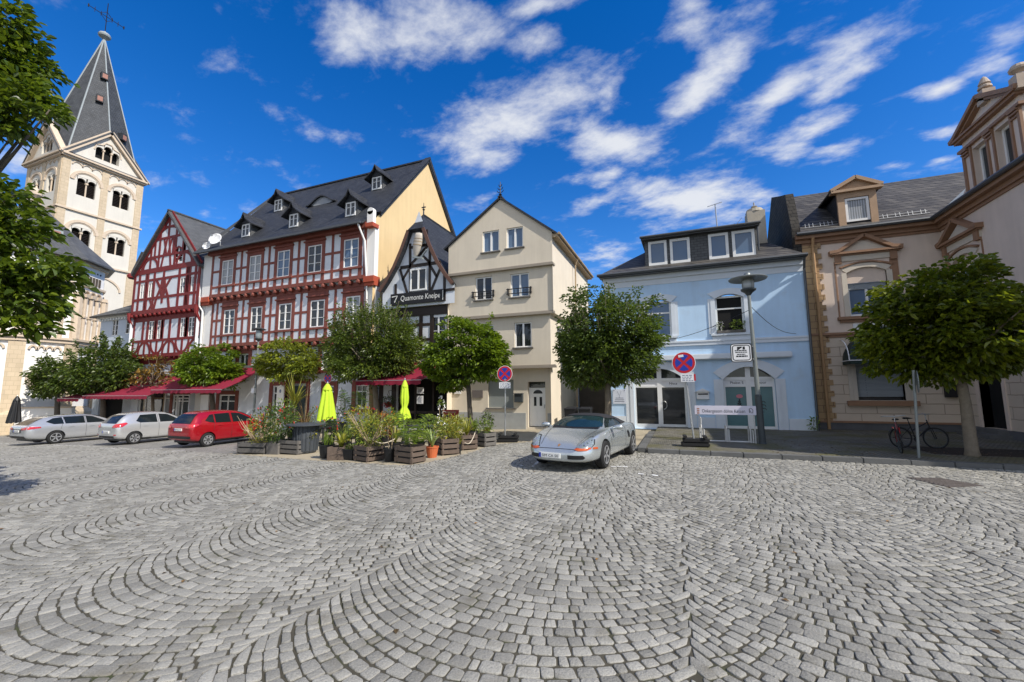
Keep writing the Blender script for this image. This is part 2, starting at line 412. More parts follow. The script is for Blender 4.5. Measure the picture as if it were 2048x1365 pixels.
CLOUDS = [(800, 65, 175, 80, 8, 1), (1050, 235, 190, 80, 12, 1), (960, 325, 95, 32, 10, .8), (1235, 300, 110, 55, -18, .95), (1380, 45, 85, 75, 60, .6),
          (1425, 140, 130, 62, 35, 1), (1700, 95, 150, 45, -10, .75), (1690, 150, 120, 35, 5, .85), (1540, 190, 130, 40, 25, 1), (1620, 265, 95, 40, 20, .95), (1690, 292, 90, 26, 5, .9),
          (1375, 395, 145, 62, -5, 1.1), (1190, 408, 65, 20, 12, .7), (1990, 125, 70, 50, 40, .6), (1075, 100, 60, 35, 0, .6), (690, 280, 70, 28, -10, .45), (1090, 10, 110, 25, 0, .7),
          (1880, 262, 55, 14, -5, .7), (1890, 178, 60, 20, -10, .8), (1864, 326, 34, 8, 8, .7), (1215, 185, 60, 45, 40, .6), (1220, 350, 60, 20, 0, .6), (30, 320, 60, 40, 0, .7), (1205, 505, 60, 30, 0, .7), (560, -120, 200, 60, 0, .8), (1790, 340, 36, 10, 0, .5), (970, 392, 30, 9, 0, .5)]
mask = None
for px, py, rx, ry, ang, st in CLOUDS:
    d0 = ray(px, py).normalized(); a0, e0 = atan2(d0.x, d0.y), asin(d0.z)
    d1 = ray(px+1, py).normalized(); d2 = ray(px, py-1).normalized()
    kx = abs(atan2(d1.x, d1.y)-a0); ky = abs(asin(d2.z)-e0)
    mp = N.new('ShaderNodeMapping'); mp.vector_type = 'TEXTURE'
    mp.inputs['Location'].default_value = (a0+.05, e0+.0375, 0); mp.inputs['Rotation'].default_value = (0, 0, R(ang)); mp.inputs['Scale'].default_value = (rx*kx*1.36, ry*ky*1.4, 1)
    L.new(wo.outputs[0], mp.inputs[0])
    ln = N.new('ShaderNodeVectorMath'); ln.operation = 'LENGTH'; L.new(mp.outputs[0], ln.inputs[0])
    mr = N.new('ShaderNodeMapRange'); L.new(ln.outputs['Value'], mr.inputs[0]); mr.inputs[1].default_value = 1.0; mr.inputs[2].default_value = .15; mr.inputs[3].default_value = 0; mr.inputs[4].default_value = st
    mask = mr.outputs[0] if mask is None else wm('MAXIMUM', mask, mr.outputs[0])
# broken cloud added over the unseen sky behind the viewer to lift fill light
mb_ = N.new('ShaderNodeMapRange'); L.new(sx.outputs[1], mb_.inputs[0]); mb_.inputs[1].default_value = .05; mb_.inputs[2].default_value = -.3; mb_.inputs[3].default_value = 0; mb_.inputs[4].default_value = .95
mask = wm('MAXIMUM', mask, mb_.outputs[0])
# wisps: cloud-deck coordinates
dz = wm('ADD', sx.outputs[2], .12)
cp = N.new('ShaderNodeCombineXYZ'); L.new(wm('DIVIDE', sx.outputs[0], dz), cp.inputs[0]); L.new(wm('DIVIDE', sx.outputs[1], dz), cp.inputs[1])
mp = N.new('ShaderNodeMapping'); mp.inputs['Rotation'].default_value = (0, 0, R(35)); mp.inputs['Scale'].default_value = (1.0, 1.35, 1); L.new(cp.outputs[0], mp.inputs[0])
f1 = N.new('ShaderNodeTexNoise'); f1.inputs['Scale'].default_value = 4.6; f1.inputs['Detail'].default_value = 9; f1.inputs['Roughness'].default_value = .62; f1.inputs['Distortion'].default_value = .12; L.new(mp.outputs[0], f1.inputs['Vector'])
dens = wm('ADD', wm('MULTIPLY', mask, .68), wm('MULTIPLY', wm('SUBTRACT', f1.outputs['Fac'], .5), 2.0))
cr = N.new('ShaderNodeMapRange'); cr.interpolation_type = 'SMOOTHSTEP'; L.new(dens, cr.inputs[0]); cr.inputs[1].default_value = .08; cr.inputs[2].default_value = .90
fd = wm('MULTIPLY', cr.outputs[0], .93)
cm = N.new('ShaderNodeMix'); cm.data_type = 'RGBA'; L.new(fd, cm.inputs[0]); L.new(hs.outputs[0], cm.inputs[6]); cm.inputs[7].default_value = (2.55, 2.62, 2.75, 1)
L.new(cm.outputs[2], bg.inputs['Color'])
scene.view_settings.view_transform = 'Standard'; scene.view_settings.look = 'None'; scene.view_settings.gamma = 1; scene.view_settings.exposure = 1.12
scene.cycles.max_bounces = 6; scene.cycles.diffuse_bounces = 3; scene.cycles.glossy_bounces = 3; scene.cycles.transmission_bounces = 3; scene.cycles.transparent_max_bounces = 6
scene.cycles.use_denoising = True
# ------------------------------------------------------------------ ground, setts, pavement
def in_poly(x, y, P):
    c = np.zeros(len(x), bool); n = len(P)
    for i in range(n):
        (x0, y0), (x1, y1) = P[i], P[(i+1) % n]
        if y0 == y1: continue
        c ^= ((y0 > y) != (y1 > y)) & (x < (x1-x0)*(y-y0)/(y1-y0)+x0)
    return c
gzv = np.vectorize(gz)
def sheet(name, mat, x0, x1, y0, y1, dz, nx=40, ny=12, poly=None):
    xs = sorted(set(np.linspace(x0, x1, nx+1))); ys = np.linspace(y0, y1, ny+1)
    vs = [(x, y, gz(x, y)+dz) for y in ys for x in xs]; n = len(xs)
    fs = [(j*n+i, j*n+i+1, (j+1)*n+i+1, (j+1)*n+i) for j in range(len(ys)-1) for i in range(n-1)]
    me = bpy.data.meshes.new(name); me.from_pydata(vs, [], fs); me.materials.append(mat)
    return struct(link2(bpy.data.objects.new(name, me)))
def link2(o): COL.objects.link(o); return o
xs = np.concatenate([[-3000, -900, -300, -120], np.linspace(-80, -2, 40), [0, 10, 30, 100, 300, 900, 3000]])
ys = [-3000, -300, -50, 0, 10, 20, 30, 60, 120, 400, 3000]
vs = [(x, y, gz(max(x, -74), y)-.0095) for y in ys for x in xs]; n = len(xs)
me = bpy.data.meshes.new('ground'); me.from_pydata(vs, [], [(j*n+i, j*n+i+1, (j+1)*n+i+1, (j+1)*n+i) for j in range(len(ys)-1) for i in range(n-1)])
me.materials.append(M['joint']); struct(link2(bpy.data.objects.new('ground', me)))

edge = [G(*p) for p in ((-260, 876), (0, 884), (195, 893), (330, 900), (455, 908), (640, 922), (800, 931), (845, 928), (940, 906), (990, 889))]
POLY = [(-60, -4), (14, -4), (14, 14.08), (-1.32, 14.08), (-1.32, 15.9), (-5.6, 15.9)]+[(p.x, p.y) for p in edge[::-1]]+[(-60, edge[0].y)]
def setts():
    Wc, th, s = 3.25, R(50), .134
    Rr = Wc/2/sin(th); A0 = []; 
    DEL = rng.normal(0, .03, (30, 150))
    for k in range(-14, 4):
        xc = -.02-Wc/2+Wc*k+Wc
        for j in range(0, 146):
            y0 = .6+j*s
            nst = int(rng.integers(25, 28)); t = np.linspace(-1, 1, nst+1)
            e0, e1 = DEL[k+15, j]/(Rr*cos(th)), DEL[k+16, j]/(Rr*cos(th)); tt = t*th+np.concatenate([[e0], rng.normal(0, .012, nst-1)+rng.uniform(-.02, .02), [e1]])
            # stones stand square to their arc: the upper corners lie where the radius meets the next arc
            q = -s*np.cos(tt)+np.sqrt(Rr**2-(s*np.sin(tt))**2)
            X = Rr*np.sin(tt); Yv = y0-(Rr*np.cos(tt)-Rr*cos(th)); X2 = q*np.sin(tt); Y2_ = y0-(q*np.cos(tt)-Rr*cos(th))
            X2[0], Y2_[0] = X[0], Yv[0]+s; X2[-1], Y2_[-1] = X[-1], Yv[-1]+s
            X = X+xc; X2 = X2+xc
            A0.append(np.stack([np.stack([X[:-1], Yv[:-1]], 1), np.stack([X[1:], Yv[1:]], 1), np.stack([X2[1:], Y2_[1:]], 1), np.stack([X2[:-1], Y2_[:-1]], 1)], 1))
    Q = np.concatenate(A0)                                   # n,4,2
    dv = Q[:, 3]-Q[:, 0]; dv /= np.linalg.norm(dv, axis=1, keepdims=True); gp = rng.uniform(-.001, .004, (len(Q), 1))
    Q[:, 0] += dv*gp; Q[:, 1] += dv*gp; Q[:, 2] -= dv*gp; Q[:, 3] -= dv*gp
    Q = Q+rng.normal(0, .0045, Q.shape)
    c = Q.mean(1)
    keep = in_poly(c[:, 0], c[:, 1], POLY)
    v = np.stack([c[:, 0], c[:, 1], np.zeros(len(c))-CAMH], 1)
    zz = v@np.array(CF); px = 1024+FPX*(v@np.array(CR))/zz; py = 682.5-FPX*(v@np.array(CU))/zz
    keep &= (zz > .8) & (px > -420) & (px < 2470) & (py < 1640)
    Q = Q[keep]; c = c[keep]; n = len(Q)
    d = Q-c[:, None, :]; l = np.linalg.norm(d, axis=2, keepdims=True)
    Q = c[:, None, :]+d*(1-np.clip(rng.normal(.0082, .0028, (n, 1, 1)), .003, .017)/np.maximum(l, .03)*1.25)
    # outline of eight points, corners slightly worn away
    a = rng.uniform(.07, .17, (n, 4, 1)); nx = np.roll(Q, -1, 1)
    P = np.empty((n, 8, 2)); P[:, 0::2] = Q+(nx-Q)*a; P[:, 1::2] = nx+(Q-nx)*a
    P += rng.normal(0, .0025, P.shape)
    tilt = rng.normal(0, .010, (n, 1, 2)); h = rng.normal(0, .002, (n, 1)); g0 = gzv(c[:, 0], c[:, 1])[:, None]
    cc = c[:, None, :]
    def ring(sc, z):
        p = cc+(P-cc)*sc; zt = z+h+g0+((p-cc)*tilt).sum(2)
        return np.concatenate([p, zt[..., None]], 2)
    rings = [ring(1.0, -.05), ring(1.0, -.007), ring(.955, -.001), ring(.88, .0005)]
    ctr = np.concatenate([c, h+g0+.0015], 1)[:, None, :]
    allv = np.concatenate(rings+[ctr], 1)                   # n,33,3
    f = []
    for r in range(3):
        for i in range(8): f.append((r*8+i, r*8+(i+1) % 8, (r+1)*8+(i+1) % 8, (r+1)*8+i))
    f4 = np.array(f); f3 = np.array([(24+i, 24+(i+1) % 8, 32) for i in range(8)])
    off = (np.arange(n)*33)[:, None, None]
    quads = (f4[None]+off).reshape(-1, 4); tris = (f3[None]+off).reshape(-1, 3)
    return npmesh('cobbled_road', allv.reshape(-1, 3), quads, tris, M['cobble'], True)
def npmesh(name, verts, quads, tris, mat, smooth=False):
    me = bpy.data.meshes.new(name); me.vertices.add(len(verts)); me.vertices.foreach_set('co', np.asarray(verts, np.float32).ravel())
    nq = 0 if quads is None else len(quads); ntr = 0 if tris is None else len(tris)
    me.loops.add(nq*4+ntr*3); me.polygons.add(nq+ntr)
    li = np.concatenate(([np.asarray(quads).ravel()] if nq else [])+([np.asarray(tris).ravel()] if ntr else [])).astype(np.int32)
    st = np.concatenate([np.arange(nq)*4, nq*4+np.arange(ntr)*3]).astype(np.int32); tot = np.concatenate([np.full(nq, 4), np.full(ntr, 3)]).astype(np.int32)
    me.loops.foreach_set('vertex_index', li); me.polygons.foreach_set('loop_start', st); me.polygons.foreach_set('loop_total', tot)
    me.polygons.foreach_set('use_smooth', np.full(nq+ntr, smooth))
    me.update(calc_edges=True); me.validate(); me.materials.append(mat)
    return bpy.data.objects.new(name, me)
o = setts(); link2(o); struct(o)
def strips(name, mat, pts, ytop, dz):
    vs, fs = [], []
    for k in range(len(pts)-1):
        (xa, ya), (xb, yb) = pts[k], pts[k+1]; m = max(1, int(abs(xb-xa)/1.5))
        for q in range(m):
            n0 = len(vs)
            for t in (q/m, (q+1)/m):
                x = xa+(xb-xa)*t; y = ya+(yb-ya)*t; vs += [(x, y, gz(x, y)+dz), (x, ytop, gz(x, y)+dz)]
            fs.append((n0, n0+2, n0+3, n0+1))
    me = bpy.data.meshes.new(name); me.from_pydata(vs, [], fs); me.materials.append(mat); return struct(link2(bpy.data.objects.new(name, me)))
EP = [(-60, edge[0].y)]+[(p.x, p.y) for p in edge]
strips('terrace_pavement', M['sandpave'], EP+[(-5.6, 15.9), (-1.345, 15.9)], 40.0, -.005)
strips('parking_pavement', M['park'], [p for p in EP if p[0] < -13.2], 16.5, -.001)
# raised pavement on the right with a basalt kerb
mb = MB(); mb.box(-1.06, 14.34, -.3, 40, 40, .118); struct(mb.build('pavement', M['pave']))
ORG = V((0, 0, 0))
mb = MB(); x = -1.0
while x < 24:
    l = random.uniform(.85, 1.1); mb.box(x, 14.08+random.uniform(-.006, .006), -.25, x+l-.012, 14.335, .122+random.uniform(-.004, .004)); x += l
y = 14.35
while y < 20: mb.box(-1.335, y, -.25, -1.065, y+.94, .121); y += .95
struct(mb.build('kerb', M['kerb'], bevel=.012))
# worn white bay markings painted on the setts and pavers
def paint(p, q, w, name='road_marking', lift=.007):
    a = G(*p); b = G(*q); d = (b-a); d.z = 0; d.normalize(); s = V((-d.y, d.x, 0))*w/2
    mb = MB(); n = max(3, int((b-a).length/.14))
    P = [a.lerp(b, i/n) for i in range(n+1)]
    L_ = [(*(p+s*random.uniform(.7, 1.1)).xy, gz(p.x, p.y)+lift) for p in P]; R_ = [(*(p-s*random.uniform(.7, 1.1)).xy, gz(p.x, p.y)+lift) for p in P]
    for i in range(n):                                   # worn down to patches on the stone tops
        if random.random() < .3: continue
        e0, e1, t0, t1 = [random.uniform(.0, .25) for _ in range(4)]; l0, l1, r0, r1 = (V(q) for q in (L_[i], L_[i+1], R_[i], R_[i+1]))
        mb.face([l0.lerp(r0, e0), l1.lerp(r1, e1).lerp(l0, .12), r1.lerp(l1, t1).lerp(r0, .1), r0.lerp(l0, t0)])
    struct(mb.build(name, M['roadpaint'], recalc=False))
paint((1262, 947), (1318, 952), .16); paint((1222, 934), (1256, 934), .14); paint((1062, 936), (1080, 921), .12); paint((1040, 931), (1070, 940), .10)
paint((200, 898), (262, 899), .10); paint((280, 901), (325, 897), .10); paint((100, 891), (190, 893), .10); paint((325, 905), (380, 900), .10); paint((0, 888), (70, 890), .10)
# rusty square cover in the setts
P = [G(1813, 956), G(1879, 957), G(1969, 973), G(1899, 976)]
c = sum(P, V())/4; ORG = V((c.x, c.y, 0)); mb = MB()
mb.prism([(p.x, p.y, -.04) for p in P], (0, 0, .052)); fr = [(c+(p-c)*.86) for p in P]
for i in range(9):
    a = fr[0].lerp(fr[3], i/8); b = fr[1].lerp(fr[2], i/8); mb.bar((a.x, a.y, .014), (b.x, b.y, .014), .035, .012)
tag(mb.build('drain_cover', mk('dull_iron', (.10, .085, .075), .7, .3, 8, .6, 60)), 'rusty square iron cover set flush into the cobbles on the right', 'drain cover')
# loose fallen leaves and litter: nobody could count them
n = 380; ok = []
for i in range(n):
    if i % 3: x, y = random.uniform(2.5, 10), random.uniform(14.5, 18.5)
    else: x, y = random.uniform(-14, 6), random.uniform(3, 14)
    z = (.122 if (x > -1 and y > 14.35) else gz(x, y)+.008)
    ok.append((x, y, z, random.uniform(0, 6.28), random.uniform(.02, .045)))
mb = MB()
for x, y, z, a, s in ok:
    c, d = cos(a)*s, sin(a)*s
    mb.face([(x+c, y+d, z), (x-d*.6, y+c*.6, z+.01), (x-c, y-d, z+.002), (x+d*.6, y-c*.6, z+.012)])
ORG = V((0, 0, 0)); o = mb.build('fallen_leaves', leafmat('withered_leaf', (.17, .115, .055), (.2, .13, .05), .5), recalc=False); o['kind'] = 'stuff'
sheet('soil_ground', M['soil'], 6.6, 12, 15.6, 17.4, .124, 4, 2)
# ------------------------------------------------------------------ buildings
def window(par, T, u0, z0, u1, z1, cols=2, rows=1, tr=None, fw=.07, dep=.13, m='winwhite', g='glass', bar=.045, name='window', pane=True):
    mb = MB(); a, b = -dep, -dep+.06
    mb.fbox(T, u0, z0, a, u0+fw, z1, b); mb.fbox(T, u1-fw, z0, a, u1, z1, b)
    mb.fbox(T, u0+fw, z0, a, u1-fw, z0+fw, b); mb.fbox(T, u0+fw, z1-fw, a, u1-fw, z1, b)
    zt = z1-fw
    if tr:
        zt = z0+(z1-z0)*tr; mb.fbox(T, u0+fw, zt-.035, a, u1-fw, zt+.035, b+.004)
    iw = (u1-u0-2*fw)
    for i in range(1, cols):
        u = u0+fw+iw*i/cols; ww = .05 if i*2 == cols else bar/2
        mb.fbox(T, u-ww, z0+fw, a+.002, u+ww, z1-fw, b-.003)
    for j in range(1, rows):
        z = z0+fw+(zt-z0-fw)*j/rows; mb.fbox(T, u0+fw, z-.018, a+.003, u1-fw, z+.018, b-.02)
    f = mb.build(name, M[m], par)
    if pane:
        MB().fbox(T, u0+fw*.5, z0+fw*.5, -dep-.03, u1-fw*.5, z1-fw*.5, -dep+.012).build('pane', M[g], f)
    return f
def px2(Y, x0, y0, x1, y1):                      # pixel box -> (u0, z0, u1, z1) on the wall y = Y
    a = D(x0, (y0+y1)/2, Y); b = D(x1, (y0+y1)/2, Y); xm = (x0+x1)/2
    return a.x, D(xm, y1, Y).z, b.x, D(xm, y0, Y).z
def roofslab(mb, quad, th=.14):
    n = (V(quad[1])-V(quad[0])).cross(V(quad[2])-V(quad[1])).normalized()
    if n.z < 0: n = -n
    mb.prism(quad, -n*th)
def arc(u0, z0, u1, z1, n=7, conc=True):
    """quarter-ellipse brace from foot (u0,z0) to head (u1,z1)"""
    return [((u0+(u1-u0)*(1-cos(t*pi/2)), z0+(z1-z0)*sin(t*pi/2)) if conc else (u0+(u1-u0)*sin(t*pi/2), z0+(z1-z0)*(1-cos(t*pi/2)))) for t in [i/n for i in range(n+1)]]

# ---- big half-timbered house --------------------------------------------------------------
XL, XR = -34.2, -17.75
H = thing('half_timbered_house', 'wide pale red and white half-timbered house with a slate roof of five dormers', 'house', (-26, 21.5, -.8))
Y2, Y1, Y0 = 21.0, 21.25, 21.5
zj2, zj1, ze = 9.15, 5.32, 12.75
W2 = [px2(Y2, *p) for p in ((444, 529, 466, 568), (499, 521, 521, 560), (555, 510, 579, 551), (616, 499, 643, 541), (688, 484, 717, 530))]
W1 = [px2(Y1, *p) for p in ((448, 618, 469, 661), (502, 612, 524, 657), (558, 606, 583, 651), (621, 600, 649, 649), (692, 591, 720, 640))]
zs2, zt2 = 10.02, 11.92; zs1, zt1 = 6.28, 8.12
W2 = [(a, zs2, c, zt2) for a, b, c, d in W2]; W1 = [(a, zs1, c, zt1) for a, b, c, d in W1]
W0 = [px2(Y0, *p) for p in ((478, 708, 497, 742), (545, 772, 569, 826), (650, 772, 668, 815), (712, 770, 742, 818), (644, 700, 660, 740), (345, 790, 380, 836), (392, 790, 420, 836), (438, 790, 470, 836))]
D0 = px2(Y0, 578, 768, 612, 838)
mb = MB()
facade(mb, PY(Y2), [(XL+.95, zj2), (XR-.55, zj2), (XR-.55, ze), (XL+.95, ze)], W2, .12)
facade(mb, PY(Y1), [(XL+.95, zj1), (XR-.55, zj1), (XR-.55, zj2+.1), (XL+.95, zj2+.1)], W1, .12)
facade(mb, PY(Y0), [(XL, -2), (XR, -2), (XR, zj1+.1), (XL, zj1+.1)], W0+[D0], .3)
mb.face([(XL, Y2, zj2), (XR, Y2, zj2), (XR, Y1+.1, zj2), (XL, Y1+.1, zj2)]); mb.face([(XL, Y1, zj1), (XR, Y1, zj1), (XR, Y0+.1, zj1), (XL, Y0+.1, zj1)])
mb.build('wall', M['panel'], H, recalc=False)
mb = MB()
def rowframe(mb, Y, ws, za, zb, zs, zt, uL, uR):
    T = PY(Y); a, b = -.02, .03
    mb.fbox(T, uL, za, a, uR, za+.24, b+.03); mb.fbox(T, uL, zb-.3, a, uR, zb, b+.03)
    pw = .17
    for (u0, _, u1, _) in ws:
        mb.fbox(T, u0-.30, za+.24, a, u0-.02, zb-.3, b); mb.fbox(T, u1+.02, za+.24, a, u1+.30, zb-.3, b)
        mb.fbox(T, u0-.02, zt+.02, a, u1+.02, zb-.3, b-.004); mb.fbox(T, u0-.36, zt+.26, a, u1+.36, zt+.36, b+.09)
        mb.fbox(T, u0-.36, zs-.16, a, u1+.36, zs-.02, b+.07)
        m = (u0+u1)/2; mb.fbox(T, m-.09, za+.24, a, m+.09, zs-.16, b-.004)
    ed = [(uL-.1, uL+.12)]+[(w[0]-.3, w[2]+.3) for w in ws]+[(uR-.12, uR+.1)]
    zA = za+.24; z1 = zs-.1; z2 = (zs+zt)/2+.18
    for i in range(len(ed)-1):
        g0, g1 = ed[i][1], ed[i+1][0]
        if g1-g0 > .5:
            m = (g0+g1)/2
            if g1-g0 > .95: mb.fbox(T, m-.1, zA, a, m+.1, zb-.3, b-.002)
            for z in (z1, z2): mb.fbox(T, g0, z-.085, a, g1, z+.085, b-.006)
    mb.fbox(T, uL, zA, a, uL+.22, zb-.3, b+.002); mb.fbox(T, uR-.22, zA, a, uR, zb-.3, b+.002)
uL, uR = XL+.95, XR-.55
rowframe(mb, Y2, W2, zj2, ze, zs2, zt2, uL, uR); rowframe(mb, Y1, W1, zj1, zj2-.12, zs1, zt1, uL, uR)
mb.fbox(PY(Y2), uL-.1, ze-.32, 0, uR+.1, ze+.05, .3)
mb.build('timber_frame', M['brickwood'], H)
mb = MB(); x = uL+.3                                  # rounded joist ends under both jetties
m90 = Matrix.Rotation(pi/2, 3, 'X')
while x < uR:
    for Yt, z in ((Y2, zj2-.02), (Y1, zj1-.02)):
        mb.lathe([(.15, 0), (.15, .34), (.09, .4)], (x, Yt+.28, z-.13), 8, m90)
    x += .74
mb.split('joist_end', M['brickwood'], H)
mb = MB()
mb.fbox(PY(Y0), uL, zj1-.32, 0, uR, zj1-.2, .12)
for w in W0+[D0]:
    for q in ((w[0]-.32, w[1]-.25, w[0]-.01, w[3]+.3), (w[2]+.01, w[1]-.25, w[2]+.32, w[3]+.3), (w[0]-.01, w[3]+.01, w[2]+.01, w[3]+.3)): mb.fbox(PY(Y0), q[0], q[1], -.02, q[2], q[3], .06)
    mb.fbox(PY(Y0), w[0]-.4, w[1]-.2, -.02, w[2]+.4, w[1]-.01, .14)
mb.split('window_surround', M['brickwood'], H)
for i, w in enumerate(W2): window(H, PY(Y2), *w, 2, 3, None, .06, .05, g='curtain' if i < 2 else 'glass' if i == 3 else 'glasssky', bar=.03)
for i, w in enumerate(W1): window(H, PY(Y1), *w, 2, 3, None, .07, .05, g='glass' if i < 4 else 'curtain')
for i, w in enumerate(W0): window(H, PY(Y0), *w, 2 if i != 3 else 3, 1, .72 if i else None, .08, .12)
dm = MB(); T = PY(Y0); dm.fbox(T, D0[0], D0[1], -.22, D0[2], D0[3]-.5, -.14)
for k in range(2):
    for j in range(2):
        uu = D0[0]+.12+k*(D0[2]-D0[0])/2; z = D0[1]+.2+j*1.1; dm.fbox(T, uu, z, -.15, uu+(D0[2]-D0[0])/2-.24, z+.9, -.12)
dd = dm.build('door', mk('green_door_paint', (.012, .035, .03), .4, .05), H)
MB().fbox(T, D0[0], D0[3]-.5, -.2, D0[2], D0[3], -.17).build('pane', M['curtain'], dd)
# white party-wall ends left and right of the timber front
mb = MB()
for (a, b) in ((XL, XL+.95), (XR-.55, XR+.1)):
    e_ = .35 if b > -20 else 1.0; mb.box(a, Y2-.02, zj2+.1, b, Y2+e_, ze-.1); mb.box(a, Y1-.02, zj1-.2, b, Y1+e_, zj2-.25); mb.box(a, Y0-.02, -2, b, Y0+e_, zj1-.45)
mb.box(XR-.42, 20.78, ze-.1, XR+.06, 21.06, ze+.75); mb.lathe([(.24, -.14), (.24, .14)], (XR-.18, 20.92, ze+.75), 14, Matrix.Rotation(pi/2, 3, 'X'))
mb.split('party_wall_end', M['white'], H)
mb = MB()
for z, Yt in ((zj2, Y2), (zj1, Y1)):
    for a, b in ((XL, XL+.95), (XR-.6, XR+.16)): mb.box(a-.05, Yt-.12, z-.28, b, Yt+.5, z+.1); mb.box(a-.05, Yt-.02, z-.5, b, Yt+.5, z-.28)
mb.box(XR-.38, 20.6, ze-.35, XR+.2, 21.2, ze-.1)
mb.split('tile_cap', M['copper'], H)
# ochre gable wall on the right, plain wall left and back
sl = (20.24-ze)/6.4
mb = MB(); facade(mb, PXp(XR), [(Y2+.02, -2), (33.2, -2), (33.2, ze), (27, 20.05), (Y2+.02, ze+.25)])
mb.build('gable_wall', M['yellow'], H, recalc=False)
mb = MB(); facade(mb, PXm(XL), [(Y2+.1, -2), (33.2, -2), (33.2, ze), (27, 20.05), (Y2+.1, ze)]); mb.face([(XL, 33.2, -2), (XR, 33.2, -2), (XR, 33.2, ze), (XL, 33.2, ze)])
mb.build('rear_wall', M['white'], H, recalc=False)
mb = MB()
rf = MB(); yr = 27
roofslab(rf, [(XL-.25, 20.35, ze-.08), (XL-.25, 21.4, ze+.78), (XR-.5, 21.4, ze+.78), (XR-.5, 20.35, ze-.08)], .12)
roofslab(rf, [(XL-.25, 21.4, ze+.78), (XL-.25, yr, 20.24), (XR+.12, yr, 20.24), (XR+.12, 21.4, ze+.78)], .16)
roofslab(rf, [(XL-.25, 33.6, ze-.2), (XL-.25, yr, 20.24), (XR+.12, yr, 20.24), (XR+.12, 33.6, ze-.2)], .16)
rf.bar((XL-.25, yr, 20.24), (XR+.12, yr, 20.24), .3, .12)
roof = rf.build('roof', M['slate'], H)
vb = MB(); vb.bar((XR+.02, 21.3, ze+.82), (XR+.02, 27, 20.4), .5, .1, (0, -.7, .7)); vb.bar((XR+.1, 27, 20.4), (XR+.1, 33.6, ze-.1), .14, .3, (0, .7, .7)); vb.build('verge', M['slate'], roof)
vb = MB(); vb.bar((XL-.3, 20.5, ze), (XL-.3, 27, 20.36), .12, .2, (0, -.7, .7)); vb.bar((XL-.2, 20.28, ze-.12), (XR-.5, 20.28, ze-.12), .14, .14); vb.build('gutter', M['zinc'], roof)
rn = (0, -sl*1.0, 1); rp = (0, 21.4, ze+.78); sl2 = (20.24-ze-.78)/5.6; rn = (0, -sl2, 1)
def dormer(par, px, py, w=.86, h=1.0):
    p = onplane(px, py, rp, rn); f = MB(); y = p.y; z0 = p.z; d = (h+.1)/sl2
    f.hexa([(p.x-w/2-.12, y-.02, z0-.1), (p.x-w/2-.12, y+d, z0+h), (p.x+w/2+.12, y+d, z0+h), (p.x+w/2+.12, y-.02, z0-.1), (p.x-w/2-.12, y-.02, z0+h+.02), (p.x-w/2-.12, y+d, z0+h+.03), (p.x+w/2+.12, y+d, z0+h+.03), (p.x+w/2+.12, y-.02, z0+h+.02)])
    dm = f.build('dormer', M['slategrey'], par)
    T = PY(y-.02)
    fr = MB()
    for q in ((p.x-w/2, z0, p.x-w/2+.1, z0+h), (p.x+w/2-.1, z0, p.x+w/2, z0+h), (p.x-w/2+.1, z0, p.x+w/2-.1, z0+.1), (p.x-w/2+.1, z0+h-.1, p.x+w/2-.1, z0+h), (p.x-.05, z0+.1, p.x+.05, z0+h-.1)): fr.fbox(T, q[0], q[1], 0, q[2], q[3], .05)
    fr.fbox(T, p.x-w/2+.1, z0+h*.6, 0, p.x+w/2-.1, z0+h*.6+.035, .045)
    fr.build('window', M['winwhite'], dm); MB().fbox(T, p.x-w/2+.05, z0+.05, 0, p.x+w/2-.05, z0+h-.05, .02).build('pane', M['glass'], dm)
    r = MB(); prof = [(-w/2-.5, -.12), (-w/2-.16, .12), (-w/4, .42), (0, .86), (w/4, .42), (w/2+.16, .12), (w/2+.5, -.12)]
    y0 = y-.38; zz = z0+h
    up = [(p.x+u, y0, zz+v) for u, v in prof]; lo = [(p.x+u, y0, zz+v-.09) for u, v in prof]
    bk = [(p.x+u, y+(h+v)/sl2+.15, zz+v) for u, v in prof]; bl = [(q[0], q[1], q[2]-.09) for q in bk]
    for i in range(6): r.hexa([lo[i], lo[i+1], bl[i+1], bl[i], up[i], up[i+1], bk[i+1], bk[i]])
    r.fpoly(PY(y), [(p.x+u*.86, zz+v-.1) for u, v in prof[1:-1]], 0, .12)
    r.build('dormer_roof', M['slate'], dm)
for q in ((492, 474), (588, 455), (702, 433), (557, 423), (754, 380)): dormer(H, *q)
p = onplane(645, 408, rp, rn); eb = MB()              # eyebrow dormer
n = 16
for i in range(n):
    t0, t1 = -1+2*i/n, -1+2*(i+1)/n; g = lambda t: .62*(cos(t*pi)+1)/2
    A = [(p.x+1.5*t, p.y-.25, p.z+g(t)) for t in (t0, t1)]; B = [(p.x+1.5*t, p.y+g(t)/sl2+.05, p.z+g(t)+.05) for t in (t0, t1)]
    eb.hexa([(A[0][0], A[0][1], A[0][2]-.1), (A[1][0], A[1][1], A[1][2]-.1), (B[1][0], B[1][1]+.1, B[1][2]-.1), (B[0][0], B[0][1]+.1, B[0][2]-.1), A[0], A[1], B[1], B[0]])
e = eb.build('eyebrow_dormer', M['slate'], H)
MB().fpoly(PY(p.y), [(p.x+1.1*t, p.z+max(0, .62*(cos(t*1.1/1.5*pi)+1)/2-.1)) for t in [-1+i/5 for i in range(11)]]+[(p.x+.8, p.z-.1), (p.x-.8, p.z-.1)], -.1, .1).build('louvre', M['curtain'], e)
mb = MB(); a = D(733, 446, 20.4); mb.tube([(XR-.75, 20.3, ze-.1), (XR-.7, 20.5, ze-.5), (XR-.55, 20.8, ze-1.2), (XR-.5, 20.9, 10), (XR-.5, 21.05, 8.9), (XR-.5, 21.2, 5)], .06, 8)
